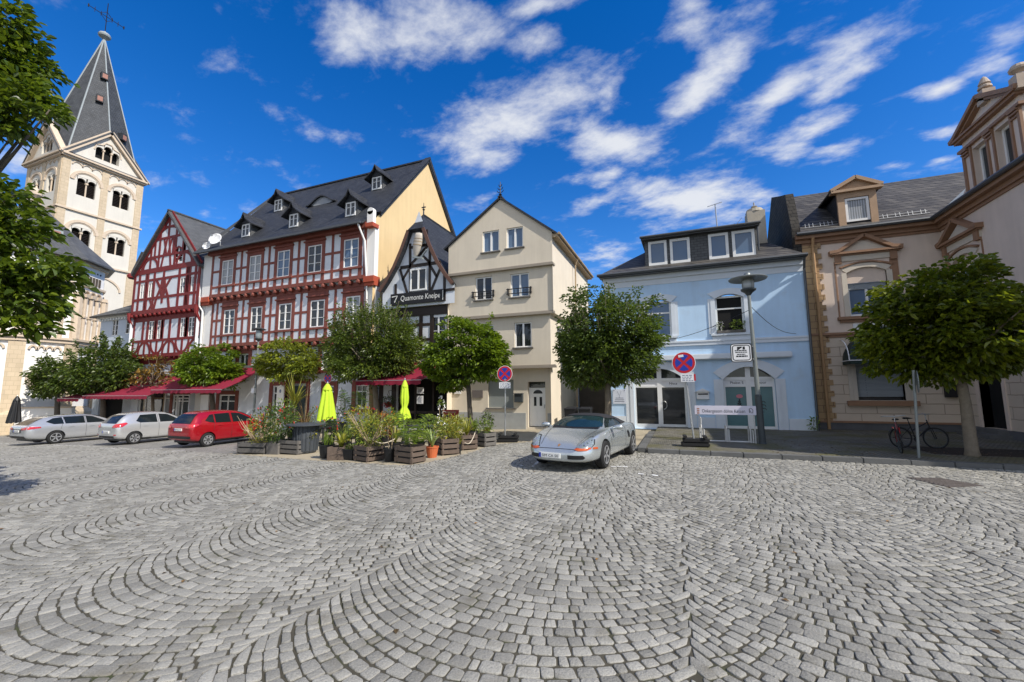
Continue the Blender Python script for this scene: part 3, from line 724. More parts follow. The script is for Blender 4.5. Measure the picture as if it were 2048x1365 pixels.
mb.tube([(XL+.1, 20.8, 9.3), (XL-.1, 20.95, 8.6), (XL+.1, 21.1, 8.2), (XL+.1, 21.15, 4)], .07, 8); mb.split('downpipe', M['winwhite'], H)
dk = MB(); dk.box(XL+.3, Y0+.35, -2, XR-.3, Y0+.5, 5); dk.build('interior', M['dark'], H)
# satellite dishes between the two roofs
for nm, px, py, r_, Yd in (('satellite_dish', 431, 479, .5, 20.8), ('satellite_dish', 414, 493, .32, 20.6)):
    p = D(px, py, Yd); t = thing(nm, 'large round white satellite dish between the two timbered roofs' if r_ > .4 else 'small white satellite dish low at the roof valley', 'satellite dish', p-V((0, -.3, r_)))
    m = V((.35, -1, .35)).to_track_quat('Z', 'Y').to_matrix()
    MB().lathe([(.02, -.12), (r_*.5, -.08), (r_*.85, 0), (r_, .06), (r_*.98, .08), (r_*.8, .03), (r_*.4, -.05), (.02, -.08)], p, 20, m).build('dish', M['signwhite'], t, smooth=True)
    mb = MB(); mb.tube([p-V((0, -.1, 0)), p+V((.1, .3, -.1)), p+V((.1, .35, -r_-.3))], .035, 6); mb.tube([p+m@V((0, r_*.9, .05)), p+m@V((0, 0, r_*.9))], .02, 6); mb.obox(p+m@V((0, 0, r_*.9)), (.06, .06, .06)); mb.build('bracket', M['galv'], t)

# ---- red gable house ----------------------------------------------------------------------
xc, hw = -38.72, 4.28; RY, RY1, RY0 = 20.9, 21.15, 21.45
H = thing('gabled_timber_house', 'narrow deep red half-timbered house with a steep pointed gable', 'house', (xc, 21.5, -1))
za, zg, zm, zl = 16.95, 12.1, 8.45, 4.9
def zz1(x, y, Y=RY): p = D(240+x/4.265, 400+y/4.265, Y); return p.x, p.z
def zbox(x0, y0, x1, y1, Y): return px2(Y, 240+x0/4.265, 400+y0/4.265, 240+x1/4.265, 400+y1/4.265)
Wg = [zbox(*q, RY) for q in ((165, 790, 207, 868), (235, 780, 275, 860), (505, 748, 552, 832), (580, 738, 627, 826))]
Wg = [(a, 9.82, c, 11.1) for a, b, c, d in Wg]
Wq = [zbox(*q, RY1) for q in ((245, 1062, 290, 1162), (318, 1052, 356, 1160), (515, 1028, 556, 1142), (585, 1018, 635, 1135))]
Wq = [(a, 6.32, c, 7.85) for a, b, c, d in Wq]
Wc = [zbox(460, 405, 540, 535, RY)]
mb = MB(); x0, x1 = xc-hw, xc+hw
facade(mb, PY(RY), [(x0, zm), (x1, zm), (x1, zg), (xc, za-.1), (x0, zg)], Wg+Wc, .12)
facade(mb, PY(RY1), [(x0, zl), (x1, zl), (x1, zm+.1), (x0, zm+.1)], Wq, .12)
facade(mb, PY(RY0), [(x0, -2.5), (x1, -2.5), (x1, zl+.1), (x0, zl+.1)], [(-37.6, 2.9, -36.5, 4.3), (-42, -1, -35.5, 2.2)], .3)
mb.face([(x0, RY, zm), (x1, RY, zm), (x1, RY1+.1, zm), (x0, RY1+.1, zm)]); mb.face([(x0, RY1, zl), (x1, RY1, zl), (x1, RY0+.1, zl), (x0, RY0+.1, zl)])
for s, xx in ((PXm, x0), (PXp, x1)): facade(mb, s(xx), [(RY, -2.5), (32, -2.5), (32, zg), (RY, zg)])
mb.build('wall', M['panel'], H, recalc=False)
class WideBeams(MB):
    def strip(s, T, pts, w, d0, d1): return MB.strip(s, T, pts, w*1.3, d0, d1)
fb = WideBeams(); T = PY(RY); a, b = -.02, .035
def st(pts, w=.2, d=0): fb.strip(T, pts, w, a, b+d)
def rail(z, w, u0=None, u1=None, d=0):
    if u0 is None:
        k = hw if z < zg else hw*(za-z)/(za-zg); u0, u1 = xc-k, xc+k
    fb.fbox(T, u0, z-w/2, a, u1, z+w/2, b+d)
st([(x0-.05, zg-.15), (xc, za-.15)], .42, .02); st([(x1+.05, zg-.15), (xc, za-.15)], .42, .02)
for z, w in ((12.1, .42), (13.25, .2), (14.75, .2), (15.7, .18), (11.3, .2), (9.72, .22), (8.62, .34)): rail(z, w, d=.006 if w > .3 else 0)
def post(u, z0, z1, w=.19): w *= 1.25; fb.fbox(T, u-w/2, z0, a, u+w/2, z1, b-.004)
for du in (-2.25, -1.15, .95, 2.15): post(xc+du, 12.1, 12.1+max(.6, (za-12.1)*(1-abs(du)/hw)-.4))
post(xc-.1, 14.75, 16.5)
for du in (-2.2, 2.2):                                       # curved foot braces in the gable
    for s in (-1, 1):
        fb.strip(T, arc(xc+du+s*.95, 12.3, xc+du, 13.2, 6), .17, a, b-.006)
for s in (-1, 1):
    fb.strip(T, arc(xc+s*1.35, 14.85, xc, 15.68, 6), .16, a, b-.006); fb.strip(T, [(xc-.15+s*.62, 12.3), (xc-.1+s*.12, 14.75)], .17, a, b-.008); fb.strip(T, [(xc-.1+s*.55, 14.75), (xc-.1+s*.1, 13.3)], .16, a, b-.01)
    fb.strip(T, arc(xc+s*.62, 15.7, xc, 16.35, 6), .2, a, b-.006)
    st([(xc+s*3.4, 12.3), (xc+s*2.7, 13.2)], .16)
post(xc-1.75, 13.25, 14.9, .17); post(xc+1.9, 13.25, 14.6, .17)
w = Wc[0]; post(w[0]-.12, 13.25, 14.75, .2); post(w[2]+.12, 13.25, 14.75, .2)
fb.strip(T, [(w[0]-.02, w[3]-.5), (w[0]+.15, w[3]-.18), ((w[0]+w[2])/2, w[3]+.03), (w[2]-.15, w[3]-.18), (w[2]+.02, w[3]-.5)], .12, -.1, b+.02)
for w in Wg:
    post(w[0]-.12, 8.7, 12.0, .22); post(w[2]+.12, 8.7, 12.0, .22)
for u in (x0+.1, x1-.1, xc+3.05): post(u, 8.7, 12.0, .24)
for s in (-1, 1):                                           # the big crossed braces between the window pairs
    c0 = xc-.25
    fb.strip(T, [(c0+s*1.0, 8.75), (c0+s*.75, 9.7), (c0+s*.25, 10.6), (c0+s*.12, 11.3)], .2, a, b-.002)
    fb.strip(T, [(c0+s*.12, 9.72), (c0+s*.35, 10.5), (c0+s*.95, 11.25)], .19, a, b-.003)
post(xc-.25, 9.2, 11.9, .2)
fb.strip(T, [(xc-1.9, 8.75), (xc-1.35, 9.65)], .15, a, b-.007); fb.strip(T, [(xc-1.35, 8.75), (xc-1.9, 9.65)], .15, a, b-.009)
T = PY(RY1)
for z, w in ((8.12, .5), (6.22, .2), (4.98, .28)): fb.fbox(T, x0, z-w/2, a, x1, z+w/2, b)
for w in Wq: post(w[0]-.14, 6.3, 7.9, .24); post(w[2]+.14, 6.3, 7.9, .24)
for u in (x0+.12, x1-.12, xc-.35, xc+.65, xc-2.9, xc+2.75): post(u, 6.3, 7.9, .22)
for k in range(6):
    u = x0+.15+k*1.62; post(u, 5.1, 6.15, .18)
    for s in (-1, 1):
        if x0 < u+s*.78 < x1: fb.strip(T, arc(u+s*.8, 5.1, u, 6.12, 6) if k % 2 else arc(u, 5.1, u+s*.8, 6.12, 6, False), .17, a, b-.006)
T = PY(RY0)
for q in ((x0, 4.3, x1, 4.8), (-37.95, 2.6, -37.6, 4.3), (-36.5, 2.6, -36.15, 4.3), (-37.95, 2.5, -36.15, 2.85), (x1-.5, -2, x1, 4.3)): fb.fbox(T, q[0], q[1], a, q[2], q[3], b+.03)
fb.build('timber_frame', M['redwood'], H)
mb = MB(); x = x0+.2
while x < x1:
    mb.lathe([(.13, 0), (.13, .34), (.07, .4)], (x, RY+.28, zm-.1), 8, m90); mb.lathe([(.11, 0), (.11, .3)], (x, RY1+.28, zl-.1), 8, m90); x += .62
for xx in (x0-.1, x1): mb.tube([(xx, RY-.1, zm+.2), (xx, RY-.05, zm-.4), (xx+.05, RY1, zm-1)], [.16, .14, .05], 8); mb.tube([(xx, RY1-.1, zl+.1), (xx, RY1, zl-.5)], [.15, .05], 8)
mb.lathe([(.05, -.2), (.2, -.1), (.22, .1), (.06, .25)], (x0-.2, RY-.25, zg-.25), 8)
mb.split('joist_end', M['redwood'], H)
for i, w in enumerate(Wg): window(H, PY(RY), *w, 2, 2, None, .06, .06, bar=.03, g='curtain' if i in (0, 3) else 'glass')
for w in Wq: window(H, PY(RY1), *w, 2, 4, None, .06, .06, bar=.03)
window(H, PY(RY), *Wc[0], 2, 3, None, .08, .06, bar=.03)
mb = MB(); mb.fbox(PY(RY0), -37.6, 2.9, -.14, -36.5, 4.3, -.08); mb.build('shutter', M['winwhite'], H)
mb = MB()
for s in (-1, 1):
    roofslab(mb, [(xc+s*(hw+.28), RY-.3, zg-.32), (xc, RY-.3, za+.05), (xc, 33, za+.05), (xc+s*(hw+.28), 33, zg-.32)], .16)
mb.bar((xc, RY-.3, za+.08), (xc, 33, za+.08), .22, .1); mb.build('roof', M['slategrey'], H)
for k_ in range(4): window(H, PY(RY0), -42+1.625*k_, -1, -42+1.625*(k_+1)-.04, 2.2, 1 if k_ % 2 else 2, 1, .78, .1, .2, m='woodpale' if k_ == 1 else 'winwhite', g='glass' if k_ != 2 else 'curtain', name='shop_window')
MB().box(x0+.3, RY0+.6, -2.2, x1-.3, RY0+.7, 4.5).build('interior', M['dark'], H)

# ---- pale blue-grey house left of the red gable ---------------------------------------------
H = thing('grey_rendered_house', 'small pale blue-grey house squeezed between the church and the red gable', 'house', (-46, 21.8, -1.3))
gx0, gx1, GY = -49.0, -43.05, 21.6
Wn = [px2(GY, 224, 640, 236, 672), px2(GY, 251, 636, 266, 668)]
mb = MB(); facade(mb, PY(GY), [(gx0, -2.5), (gx1, -2.5), (gx1, 9.0), (gx0, 9.0)], Wn+[(-48, -1.2, -44, 2.0)], .3); facade(mb, PXm(gx0), [(GY, -2.5), (30, -2.5), (30, 9), (GY, 9)])
mb.fbox(PY(GY), -45.6, 9.3, -.9, gx1, 12.4, -.6); mb.fbox(PY(GY), gx0-.05, 5.25, -.02, gx1, 5.4, .06)
mb.build('wall', mk('blue_grey_render', (.56, .62, .70), .85, .04, 1, streak=.03), H, recalc=False)
for w in Wn: window(H, PY(GY), *w, 2, 3, None, .08, .08)
mb = MB(); x = gx0+.1
mb.fbox(PY(GY), gx0-.2, 8.62, 0, gx1, 8.8, .25)
while x < gx1-.2: mb.fbox(PY(GY), x, 8.42, 0, x+.2, 8.62, .18); x += .42
mb.build('cornice', M['winwhite'], H)
mb = MB(); roofslab(mb, [(gx0-.7, GY-.6, 8.85), (gx0+1.5, GY+3, 11), (gx1, GY+3, 11), (gx1, GY-.6, 8.85)], .16); roofslab(mb, [(gx0-.7, GY-.6, 8.85), (gx0+1.5, GY+3, 11), (gx0+1.5, 29, 11), (gx0-.7, 29, 8.85)], .16)
roofslab(mb, [(-46.1, GY+.3, 12.3), (-44.5, GY+.3, 14.6), (-44.5, GY+6, 14.6), (-46.1, GY+6, 12.3)], .14); mb.fpoly(PY(GY+.45), [(-46, 12.35), (gx1, 12.35), (gx1, 14.6), (-44.5, 14.5)], -.2, 0)
mb.build('roof', M['slategrey'], H)
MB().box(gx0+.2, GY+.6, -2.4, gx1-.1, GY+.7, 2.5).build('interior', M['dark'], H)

# ---- black timbered pub ----------------------------------------------------------------------
PB, PB1, PB0 = 20.95, 21.2, 21.6
H = thing('timbered_pub', 'slim black and white timbered pub under a steep slate gable', 'pub', (-14.6, 21.6, -.3))
pc = D(838, 425, PB).x; pL, pR = -17.4, -12.15
prof = [(0, 12.95), (.5, 11.75), (1.0, 10.55), (1.5, 9.55), (2.0, 8.8), (2.55, 8.12)]
wz = px2(PB, 822, 538, 855, 582)
mb = MB(); T = PY(PB)
for s in (-1, 1):
    for i in range(5):
        (u0, z0), (u1, z1) = prof[i], prof[i+1]; mb.face([T(pc+s*u0, 7.0), T(pc+s*u1, 7.0), T(pc+s*u1, z1), T(pc+s*u0, z0)])
facade(mb, PY(PB1), [(pL, 3.5), (pR, 3.5), (pR, 7.1), (pL, 7.1)], [px2(PB1, 861, 632, 893, 692)], .14)
facade(mb, PY(PB0), [(pL, -1), (pR, -1), (pR, 3.6), (pL, 3.6)], [(-16.2, -.3, -12.5, 2.7)], .4)
mb.face([(pL, PB, 7.0), (pR, PB, 7.0), (pR, PB1+.1, 7.0), (pL, PB1+.1, 7.0)])
mb.build('wall', M['panel'], H, recalc=False)
fb = MB(); a, b = -.02, .04
def zp(x, y): p = D(760+x/5.6875, 400+y/5.6875, PB); return p.x, p.z
def sp(p, q, w=.16): fb.strip(T, [zp(*p), zp(*q)], w, a, b)
sp((235, 775), (690, 710), .2); sp((345, 500), (345, 1060)); sp((570, 520), (565, 1030)); sp((180, 960), (180, 1080)); sp((735, 860), (735, 1150)); sp((740, 1030), (850, 1015))
sp((345, 745), (545, 525), .15); sp((470, 620), (570, 715), .15); sp((230, 790), (310, 1060), .15); sp((330, 790), (255, 920), .14); sp((570, 745), (650, 880), .15); sp((695, 760), (585, 1030), .15); sp((350, 545), (550, 512)); sp((470, 330), (470, 520), .13); sp((535, 340), (540, 510), .13)
for q in ((pL, 6.45, pR, 7.1), (pL, 3.55, pR, 4.0)): fb.fbox(PY(PB1), q[0], q[1], a, q[2], q[3], .06)
for u in (-16.6, -15.4, -14.2, -13.45, -12.3): fb.fbox(PY(PB1), u-.12, 4.0, a, u+.12, 6.45, b)
for u in (pL+.1, -16.35, -12.35): fb.fbox(PY(PB0), u-.15, -1, a, u+.15, 3.5, b)
for z in (5.0, 5.9): fb.fbox(PY(PB1), pL, z-.08, a, -13.5, z+.08, b-.004)
fb.build('timber_frame', M['blackwood'], H)
window(H, T, wz[0], wz[1], wz[2], wz[3], 2, 1, None, .09, -.05)
q = px2(PB1, 861, 632, 893, 692); window(H, PY(PB1), *q, 2, 2, None, .08, .06)
mb = MB()
for s in (-1, 1):
    for i in range(5):
        (u0, z0), (u1, z1) = prof[i], prof[i+1]; f0 = PB-.35 if i else PB+.75
        A = [(pc+s*u0, PB-.35 if i > 1 else PB-.35, z0), (pc+s*u1, PB-.35, z1), (pc+s*u1, 30, z1), (pc+s*u0, 30, z0)]
        if i == 0: A[0] = (pc, PB+.5, z0)
        roofslab(mb, A, .12)
mb.face([(pc, PB+.5, 12.97), (pc-.52, PB-.4, 11.68), (pc+.52, PB-.4, 11.68)]); mb.face([(pc-.52, PB-.4, 11.68), (pc+.52, PB-.4, 11.68), (pc+.52, PB+.1, 11.6), (pc-.52, PB+.1, 11.6)])
mb.tube([(pc, PB+.5, 12.9), (pc, PB+.5, 13.7)], [.05, .015], 6); mb.obox((pc, PB+.5, 13.4), (.14, .03, .03)); mb.lathe([(.02, -.08), (.09, 0), (.02, .08)], (pc, PB+.5, 13.25), 8)
mb.build('roof', M['slate'], H)
mb = MB()
for s in (-1, 1): mb.strip(PY(PB-.33), [(pc+s*(u+.03), z-.07) for u, z in prof[1:]], .2, -.03, .04)
mb.split('barge_board', mk('brown_barge_paint', (.12, .06, .04), .6, .1, 4), H)
mb = MB(); sb = px2(PB-.1, 782, 584, 888, 607); mb.fbox(PY(PB), sb[0], sb[1], .05, sb[2], sb[3], .14)
sgn = mb.build('signboard', M['ink'], H)
def text(s, T, u, z, size, mat, par, d=.01, align='LEFT', name='lettering', slant=0, wid=None):
    cu = bpy.data.curves.new('t', 'FONT'); cu.body = s; cu.size = size; cu.align_x = align; cu.shear = slant; cu.extrude = 0; cu.resolution_u = 3
    ob = bpy.data.objects.new('t', cu); COL.objects.link(ob)
    dg = bpy.context.evaluated_depsgraph_get(); me = bpy.data.meshes.new_from_object(ob.evaluated_get(dg)); bpy.data.objects.remove(ob)
    xs_ = [v.co.x for v in me.vertices]; k = 1.0 if not wid or not xs_ else wid/(max(xs_)-min(xs_))
    for v in me.vertices: v.co = V(T(u+v.co.x*k, z+v.co.y, d))-ORG
    me.name = name; me.materials.clear(); me.materials.append(mat)
    return link(bpy.data.objects.new(name, me), par)
zb = (sb[1]+sb[3])/2-.13
text('Quamonte Kneipe', PY(PB), sb[0]+.72, zb, .46, M['goldink'], sgn, .145, slant=.12, wid=2.75)
mb = MB(); mb.fbox(PY(PB), sb[2]-.08, sb[1]+.06, .142, sb[2]-.04, sb[3]-.06, .146); mb.strip(PY(PB), [(sb[0]+.1, zb+.3), (sb[0]+.5, zb+.34), (sb[0]+.3, zb-.05)], .07, .142, .146); mb.build('sign_ornament', M['goldink'], sgn)
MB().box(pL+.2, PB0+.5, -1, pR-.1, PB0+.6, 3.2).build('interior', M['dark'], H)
mb = MB()                                                    # dark shop front, beams and lit notices
for u in (-16.2, -14.95, -13.7, -12.5): mb.fbox(PY(PB0), u-.07, -.3, -.35, u+.07, 2.7, -.25)
mb.fbox(PY(PB0), -16.2, .6, -.34, -12.5, .75, -.26); mb.fbox(PY(PB0), -16.2, -.6, -.34, -12.5, .1, -.24); mb.build('shop_front', M['blackwood'], H)
for q in ((834, 775, 847, 788), (834, 792, 846, 808)):
    w = px2(PB0-.3, *q); sgn = MB().fbox(PY(PB0-.3), w[0], w[1], -.02, w[2], w[3], .02).build('menu_board', M['signwhite'], H)
    mb = MB()
    for k in range(5): mb.fbox(PY(PB0-.3), w[0]+.08, w[1]+.08+k*(w[3]-w[1]-.16)/5, .021, w[2]-.08-.04*(k % 2), w[1]+.08+(k+.45)*(w[3]-w[1]-.16)/5, .024)
    mb.build('lettering', M['greyink'], sgn)
w = px2(PB0-.1, 909, 775, 922, 788); MB().fbox(PY(PB0-.1), w[0], w[1], -.02, w[2], w[3], .02).build('house_number_plate', M['signwhite'], H)
# the white boat hung in the gable
p = D(835, 490, PB-.3); t = thing('boat_ornament', 'white wooden boat hull hung upright in the pub gable', 'ornament', p)
mb = MB()
for i in range(9):
    t0 = i/8
R_ = [(.03, -.8), (.14, -.62), (.26, -.3), (.31, .1), (.30, .5), (.25, .7), (.04, .74)]
mb.lathe(R_, p, 12, Matrix.Rotation(.18, 3, 'Y') @ Matrix.Diagonal((1, .55, 1))); mb.build('hull', mk('cream_boat_paint', (.5, .45, .38), .6, .1, 6), t, smooth=True)
mb = MB()
for z in (-.05, .15, .33): mb.lathe([(.312, z), (.318, z+.025), (.312, z+.05)], p, 12, Matrix.Rotation(.18, 3, 'Y') @ Matrix.Diagonal((1, .56, 1)))
mb.build('plank_line', M['woodpale'], t); mb = MB(); mb.bar(p+V((-.25, -.1, -.75)), p+V((.5, -.15, -.95)), .16, .1); mb.bar(p+V((.3, -.1, -.9)), p+V((.75, -.15, -.45)), .1, .06); mb.build('keel', M['lead'], t)

# ---- beige house --------------------------------------------------------------------------------
H = thing('beige_house', 'cream plastered house with a plain gable and three projecting storeys', 'house', (-9, 21.5, 0))
bL, bR, bc = -12.25, -5.92, -8.92
Ya, Yb, Yc, Yd = 21.0, 21.1, 21.25, 21.55; z3, z2, z1 = 8.62, 6.02, 3.16
eL = eR = 10.5; ap = 12.75
Wt = [px2(Ya, 965, 462, 998, 504), px2(Ya, 1013, 455, 1046, 496)]; Wm = [px2(Yb, 951, 554, 984, 600), px2(Yb, 1021, 547, 1058, 594)]; Wl = [px2(Yc, 1029, 645, 1063, 695), px2(Yc, 955, 650, 988, 700)]
Ws = px2(Yd, 976, 760, 1027, 816); Dr = px2(Yd, 1056, 764, 1091, 851); Dr = (Dr[0], .0, Dr[2], Dr[3])
mb = MB()
facade(mb, PY(Ya), [(bL, z3), (bR, z3), (bR, eR), (bc, ap), (bL, eL)], Wt); facade(mb, PY(Yb), [(bL, z2), (bR, z2), (bR, z3+.05), (bL, z3+.05)], Wm); facade(mb, PY(Yc), [(bL, z1), (bR-.25, z1), (bR-.25, z2+.05), (bL, z2+.05)], Wl)
facade(mb, PY(Yd), [(bL, -1), (bR-.3, -1), (bR-.3, z1+.05), (bL, z1+.05)], [Ws, Dr], .35)
for z, ya, yb in ((z3, Ya, Yb), (z2, Yb, Yc), (z1, Yc, Yd)): mb.face([(bL, ya, z), (bR, ya, z), (bR, yb+.05, z), (bL, yb+.05, z)])
mb.build('front_wall', M['cream'], H, recalc=False)
yb_ = 30.5
mb = MB(); facade(mb, PXp(bR), [(Ya, z2), (yb_, z2), (yb_, eR), (Ya, eR)]); facade(mb, PXp(bR-.28), [(Yc, -1), (yb_, -1), (yb_, z2), (Yc, z2)], [(26.5, 0, 27.3, 2.6)]); mb.face([(bR-.28, Yb, z2), (bR, Yb, z2), (bR, yb_, z2), (bR-.28, yb_, z2)])
mb.face([(bL, yb_, -1), (bR, yb_, -1), (bR, yb_, eR), (bc, yb_, ap), (bL, yb_, eL)]); facade(mb, PXm(bL), [(Ya, -1), (yb_, -1), (yb_, eL), (Ya, eL)])
mb.build('side_wall', M['cream'], H, recalc=False)
mb = MB()
for z, ya, d in ((z3, Ya, .1), (z2, Yb, .08), (z1, Yc, .07)): mb.box(bL, ya-d, z-.03, bR+.06, ya+.02, z+.08); mb.box(bL, ya-.03, z+.08, bR, ya+.02, z+.14)
mb.box(bR, Ya, z3-.03, bR+.06, Ya+.3, z3+.08); mb.build('string_course', mk('grey_brown_trim', (.30, .26, .21), .8, .08), H)
mb = MB(); mb.fbox(PY(Yd), bL, -1, 0, Dr[0]-.12, .75, .05); mb.fbox(PY(Yd), Dr[2]+.12, -1, 0, bR-.3, .75, .05); mb.build('plinth', mk('grey_plinth_render', (.33, .34, .33), .85, .15, 2), H)
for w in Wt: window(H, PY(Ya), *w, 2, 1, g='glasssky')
for w in Wm: window(H, PY(Yb), *w, 2, 1, g='glasssky' if w is Wm[1] else 'glass')
for w in Wl: window(H, PY(Yc), *w, 2, 1, g='glass')
mb = MB()
for w, ya in [(w, Ya) for w in Wt]+[(w, Yb) for w in Wm]+[(w, Yc) for w in Wl]+[(Ws, Yd)]: mb.fbox(PY(ya), w[0]-.1, w[1]-.07, -.12, w[2]+.1, w[1]-.002, .1)
mb.split('window_sill', M['woodgrey'], H)
for w in Wm:
    mb = MB(); T = PY(Yb)
    for z in (.42, .16): mb.fbox(T, w[0]-.2, w[1]+z, .10, w[2]+.2, w[1]+z+.045, .14)
    for u in (w[0]-.12, w[2]+.12): mb.fbox(T, u-.02, w[1]+.12, 0, u+.02, w[1]+.5, .13)
    for i in range(8): u = w[0]-.1+(w[2]-w[0]+.2)*i/7; mb.fbox(T, u-.008, w[1]+.18, .11, u+.008, w[1]+.42, .13)
    mb.build('window_rail', M['blackmetal'], H)
mb = MB(); T = PY(Yd); mb.fbox(T, Ws[0], Ws[1], -.16, Ws[2], Ws[3], -.1); mb.build('roller_shutter', mk('grey_shutter', (.24, .26, .25), .6, .05), H)
mb = MB(); mb.fbox(T, Dr[0], Dr[1]+.04, -.3, Dr[2], Dr[3]-.32, -.24); 
for k in (0, 1):
    u = Dr[0]+.14+k*(Dr[2]-Dr[0]-.2)/2; mb.fbox(T, u, .35, -.245, u+(Dr[2]-Dr[0])/2-.2, .95, -.225)
dd = mb.build('door', M['winwhite'], H); mb = MB(); wd = Dr[2]-Dr[0]; m = (Dr[0]+Dr[2])/2
for k in (-1, 1): mb.fbox(T, m+k*.16-.07, 1.12, -.24, m+k*.16+.07, 1.6, -.232)
mb.fpoly(T, [(m+.26*cos(t), 1.78+.2*sin(t)) for t in [i*pi/10 for i in range(11)]], -.24, -.232); mb.fbox(T, Dr[0], Dr[3]-.3, -.3, Dr[2], Dr[3], -.25); mb.build('pane', M['glass'], dd)
MB().fbox(T, Dr[2]-.14, 1.0, -.24, Dr[2]-.1, 1.2, -.18).build('handle', M['galv'], dd)
mb = MB()
for s, e_, xx in ((-1, eL, bL), (1, eR, bR)):
    roofslab(mb, [(xx+s*.3, Ya-.12, e_-.2), (bc, Ya-.12, ap+.14), (bc, yb_+.2, ap+.14), (xx+s*.3, yb_+.2, e_-.2)], .1)
mb.bar((bc, Ya-.12, ap+.14), (bc, yb_, ap+.14), .24, .08)
rf = mb.build('roof', M['slate'], H)
mb = MB(); mb.box(bR, Ya-.05, eR-.42, bR+.34, yb_, eR-.24); mb.build('eaves', M['woodpale'], rf)
mb = MB(); mb.tube([(bR+.4, Ya-.1, eR-.25), (bR+.4, yb_, eR-.25)], .07, 8); mb.tube([(bR+.4, 25.5, eR-.25), (bR+.2, 25.6, eR-.7), (bR+.1, 25.6, 0)], .05, 8); mb.build('gutter', M['woodpale'], rf)
p = V((bc, Ya, ap+.1)); t = thing('roof_finial', 'dark wrought iron finial on the cream gable peak', 'finial', p)
mb = MB(); mb.tube([p, p+V((0, 0, .95))], [.045, .02], 6)
for z, l in ((.3, .2), (.48, .16), (.66, .1)):
    for s in (-1, 1): mb.tube([p+V((0, 0, z)), p+V((s*l*.7, 0, z+.04)), p+V((s*l, 0, z+.14))], .022, 5)
mb.lathe([(.02, -.1), (.1, 0), (.02, .1)], p+V((0, 0, .18)), 8); mb.build('finial_iron', M['blackmetal'], t)
def mailbox(px, Y, label, mat, roofed=False):
    w = px2(Y, *px); c = V(((w[0]+w[2])/2, Y-.1, w[1])); t = thing('mailbox', label, 'mailbox', c); T = PY(Y)
    MB().fbox(T, w[0], w[1], .005, w[2], w[3], .2).build('box', M[mat], t, bevel=.012)
    mb = MB(); 
    if roofed: mb.fpoly(T, [(w[0]-.06, w[3]), (w[2]+.06, w[3]), ((w[0]+w[2])/2, w[3]+.16)], .0, .26)
    else: mb.fbox(T, w[0]-.02, w[3], .0, w[2]+.02, w[3]+.03, .24)
    mb.build('lid', M[mat], t); MB().fbox(T, w[0]+.06, w[3]-.14, .2, w[2]-.06, w[3]-.08, .21).build('slot', M['ink'], t)
    return t
mailbox((1031, 788, 1047, 805), Yd, 'dark grey metal mailbox beside the white house door', 'poledark')
w = px2(Yd, 945, 781, 966, 796); solo(MB().fbox(PY(Yd), w[0], w[1], .005, w[2], w[3], .05), 'wall_plaque', mk('bronze_plaque', (.14, .12, .11), .5, .1, 6), 'dull bronze plaque on the cream wall behind the tree', 'plaque', (w[0], Yd-.03, w[1]))

# ---- light blue house ----------------------------------------------------------------------------
BY = 22.4; H = thing('blue_house', 'light blue house with shop doors below and a slate attic dormer', 'house', (1.2, BY, 0))
u0, u1, ez = -3.45, 5.58, 8.0
Wu = [px2(BY, 1291, 604, 1343, 676), px2(BY, 1431, 592, 1489, 668)]; zS = 4.62; Wu = [(a, zS, c, 6.55) for a, b, c, d in Wu]
S1 = px2(BY, 1268, 745, 1374, 852); S2 = px2(BY, 1448, 745, 1553, 853); S1 = (S1[0], .02, S1[2], 3.02); S2 = (S2[0], .02, S2[2], 3.02)
mb = MB(); facade(mb, PY(BY), [(u0, -.3), (u1, -.3), (u1, ez), (u0, ez)], Wu+[S1, S2], .3); facade(mb, PXm(u0), [(BY, -.3), (30, -.3), (30, ez), (BY, ez)]); facade(mb, PXp(u1), [(BY, -.3), (30, -.3), (30, ez), (BY, ez)])
mb.build('wall', M['blue'], H, recalc=False)
T = PY(BY); tr = MB()
tr.fbox(T, u0-.02, 7.32, 0, u1+.02, 7.62, .03); tr.fbox(T, u0-.05, 7.62, 0, u1+.05, 7.9, .14); tr.fbox(T, u0, 4.1, 0, u1, 4.26, .06); tr.fbox(T, u0, 4.26, 0, u1, 4.34, .09)
tr.fbox(T, u0, -.3, 0, S1[0]-.42, .62, .03); tr.fbox(T, S1[2]+.42, -.3, 0, S2[0]-.42, .62, .03); tr.fbox(T, S2[2]+.42, -.3, 0, u1, .62, .03)
tr.build('cornice', M['bluewhite'], H)
def archtop(mb, T, a, c, z0, rise, over, d0, d1, n=10, ztop=None):
    """segmental arch band: inner edge from (a,z0) rising to z0+rise; outer edge offset 'over'"""
    W_ = (c-a)/2; m = (a+c)/2; 
    for i in range(n):
        t0, t1 = -1+2*i/n, -1+2*(i+1)/n; g = lambda t: z0+rise*(1-t*t)
        o0, o1 = (m+t0*(W_+over), g(t0)+over*.9), (m+t1*(W_+over), g(t1)+over*.9)
        mb.fpoly(T, [(m+t0*W_, g(t0)), (m+t1*W_, g(t1)), o1, o0], d0, d1)
sr = MB()
for w in Wu:
    for k, (ov, dd_) in enumerate(((.2, .05), (.32, .03))):
        archtop(sr, T, w[0], w[2], w[3]-.22, .2, ov, -.2, dd_)
        sr.fbox(T, w[0]-ov, w[1], -.01-.001*k, w[0]+.0, w[3]-.2, dd_); sr.fbox(T, w[2]-.0, w[1], -.01-.001*k, w[2]+ov, w[3]-.2, dd_)
    sr.fbox(T, w[0]-.25, w[1]-.1, -.2, w[2]+.25, w[1]-.001, .14)
    sr.fbox(T, w[0]-.2, w[1]-.3, 0, w[2]+.2, w[1]-.1, .06)
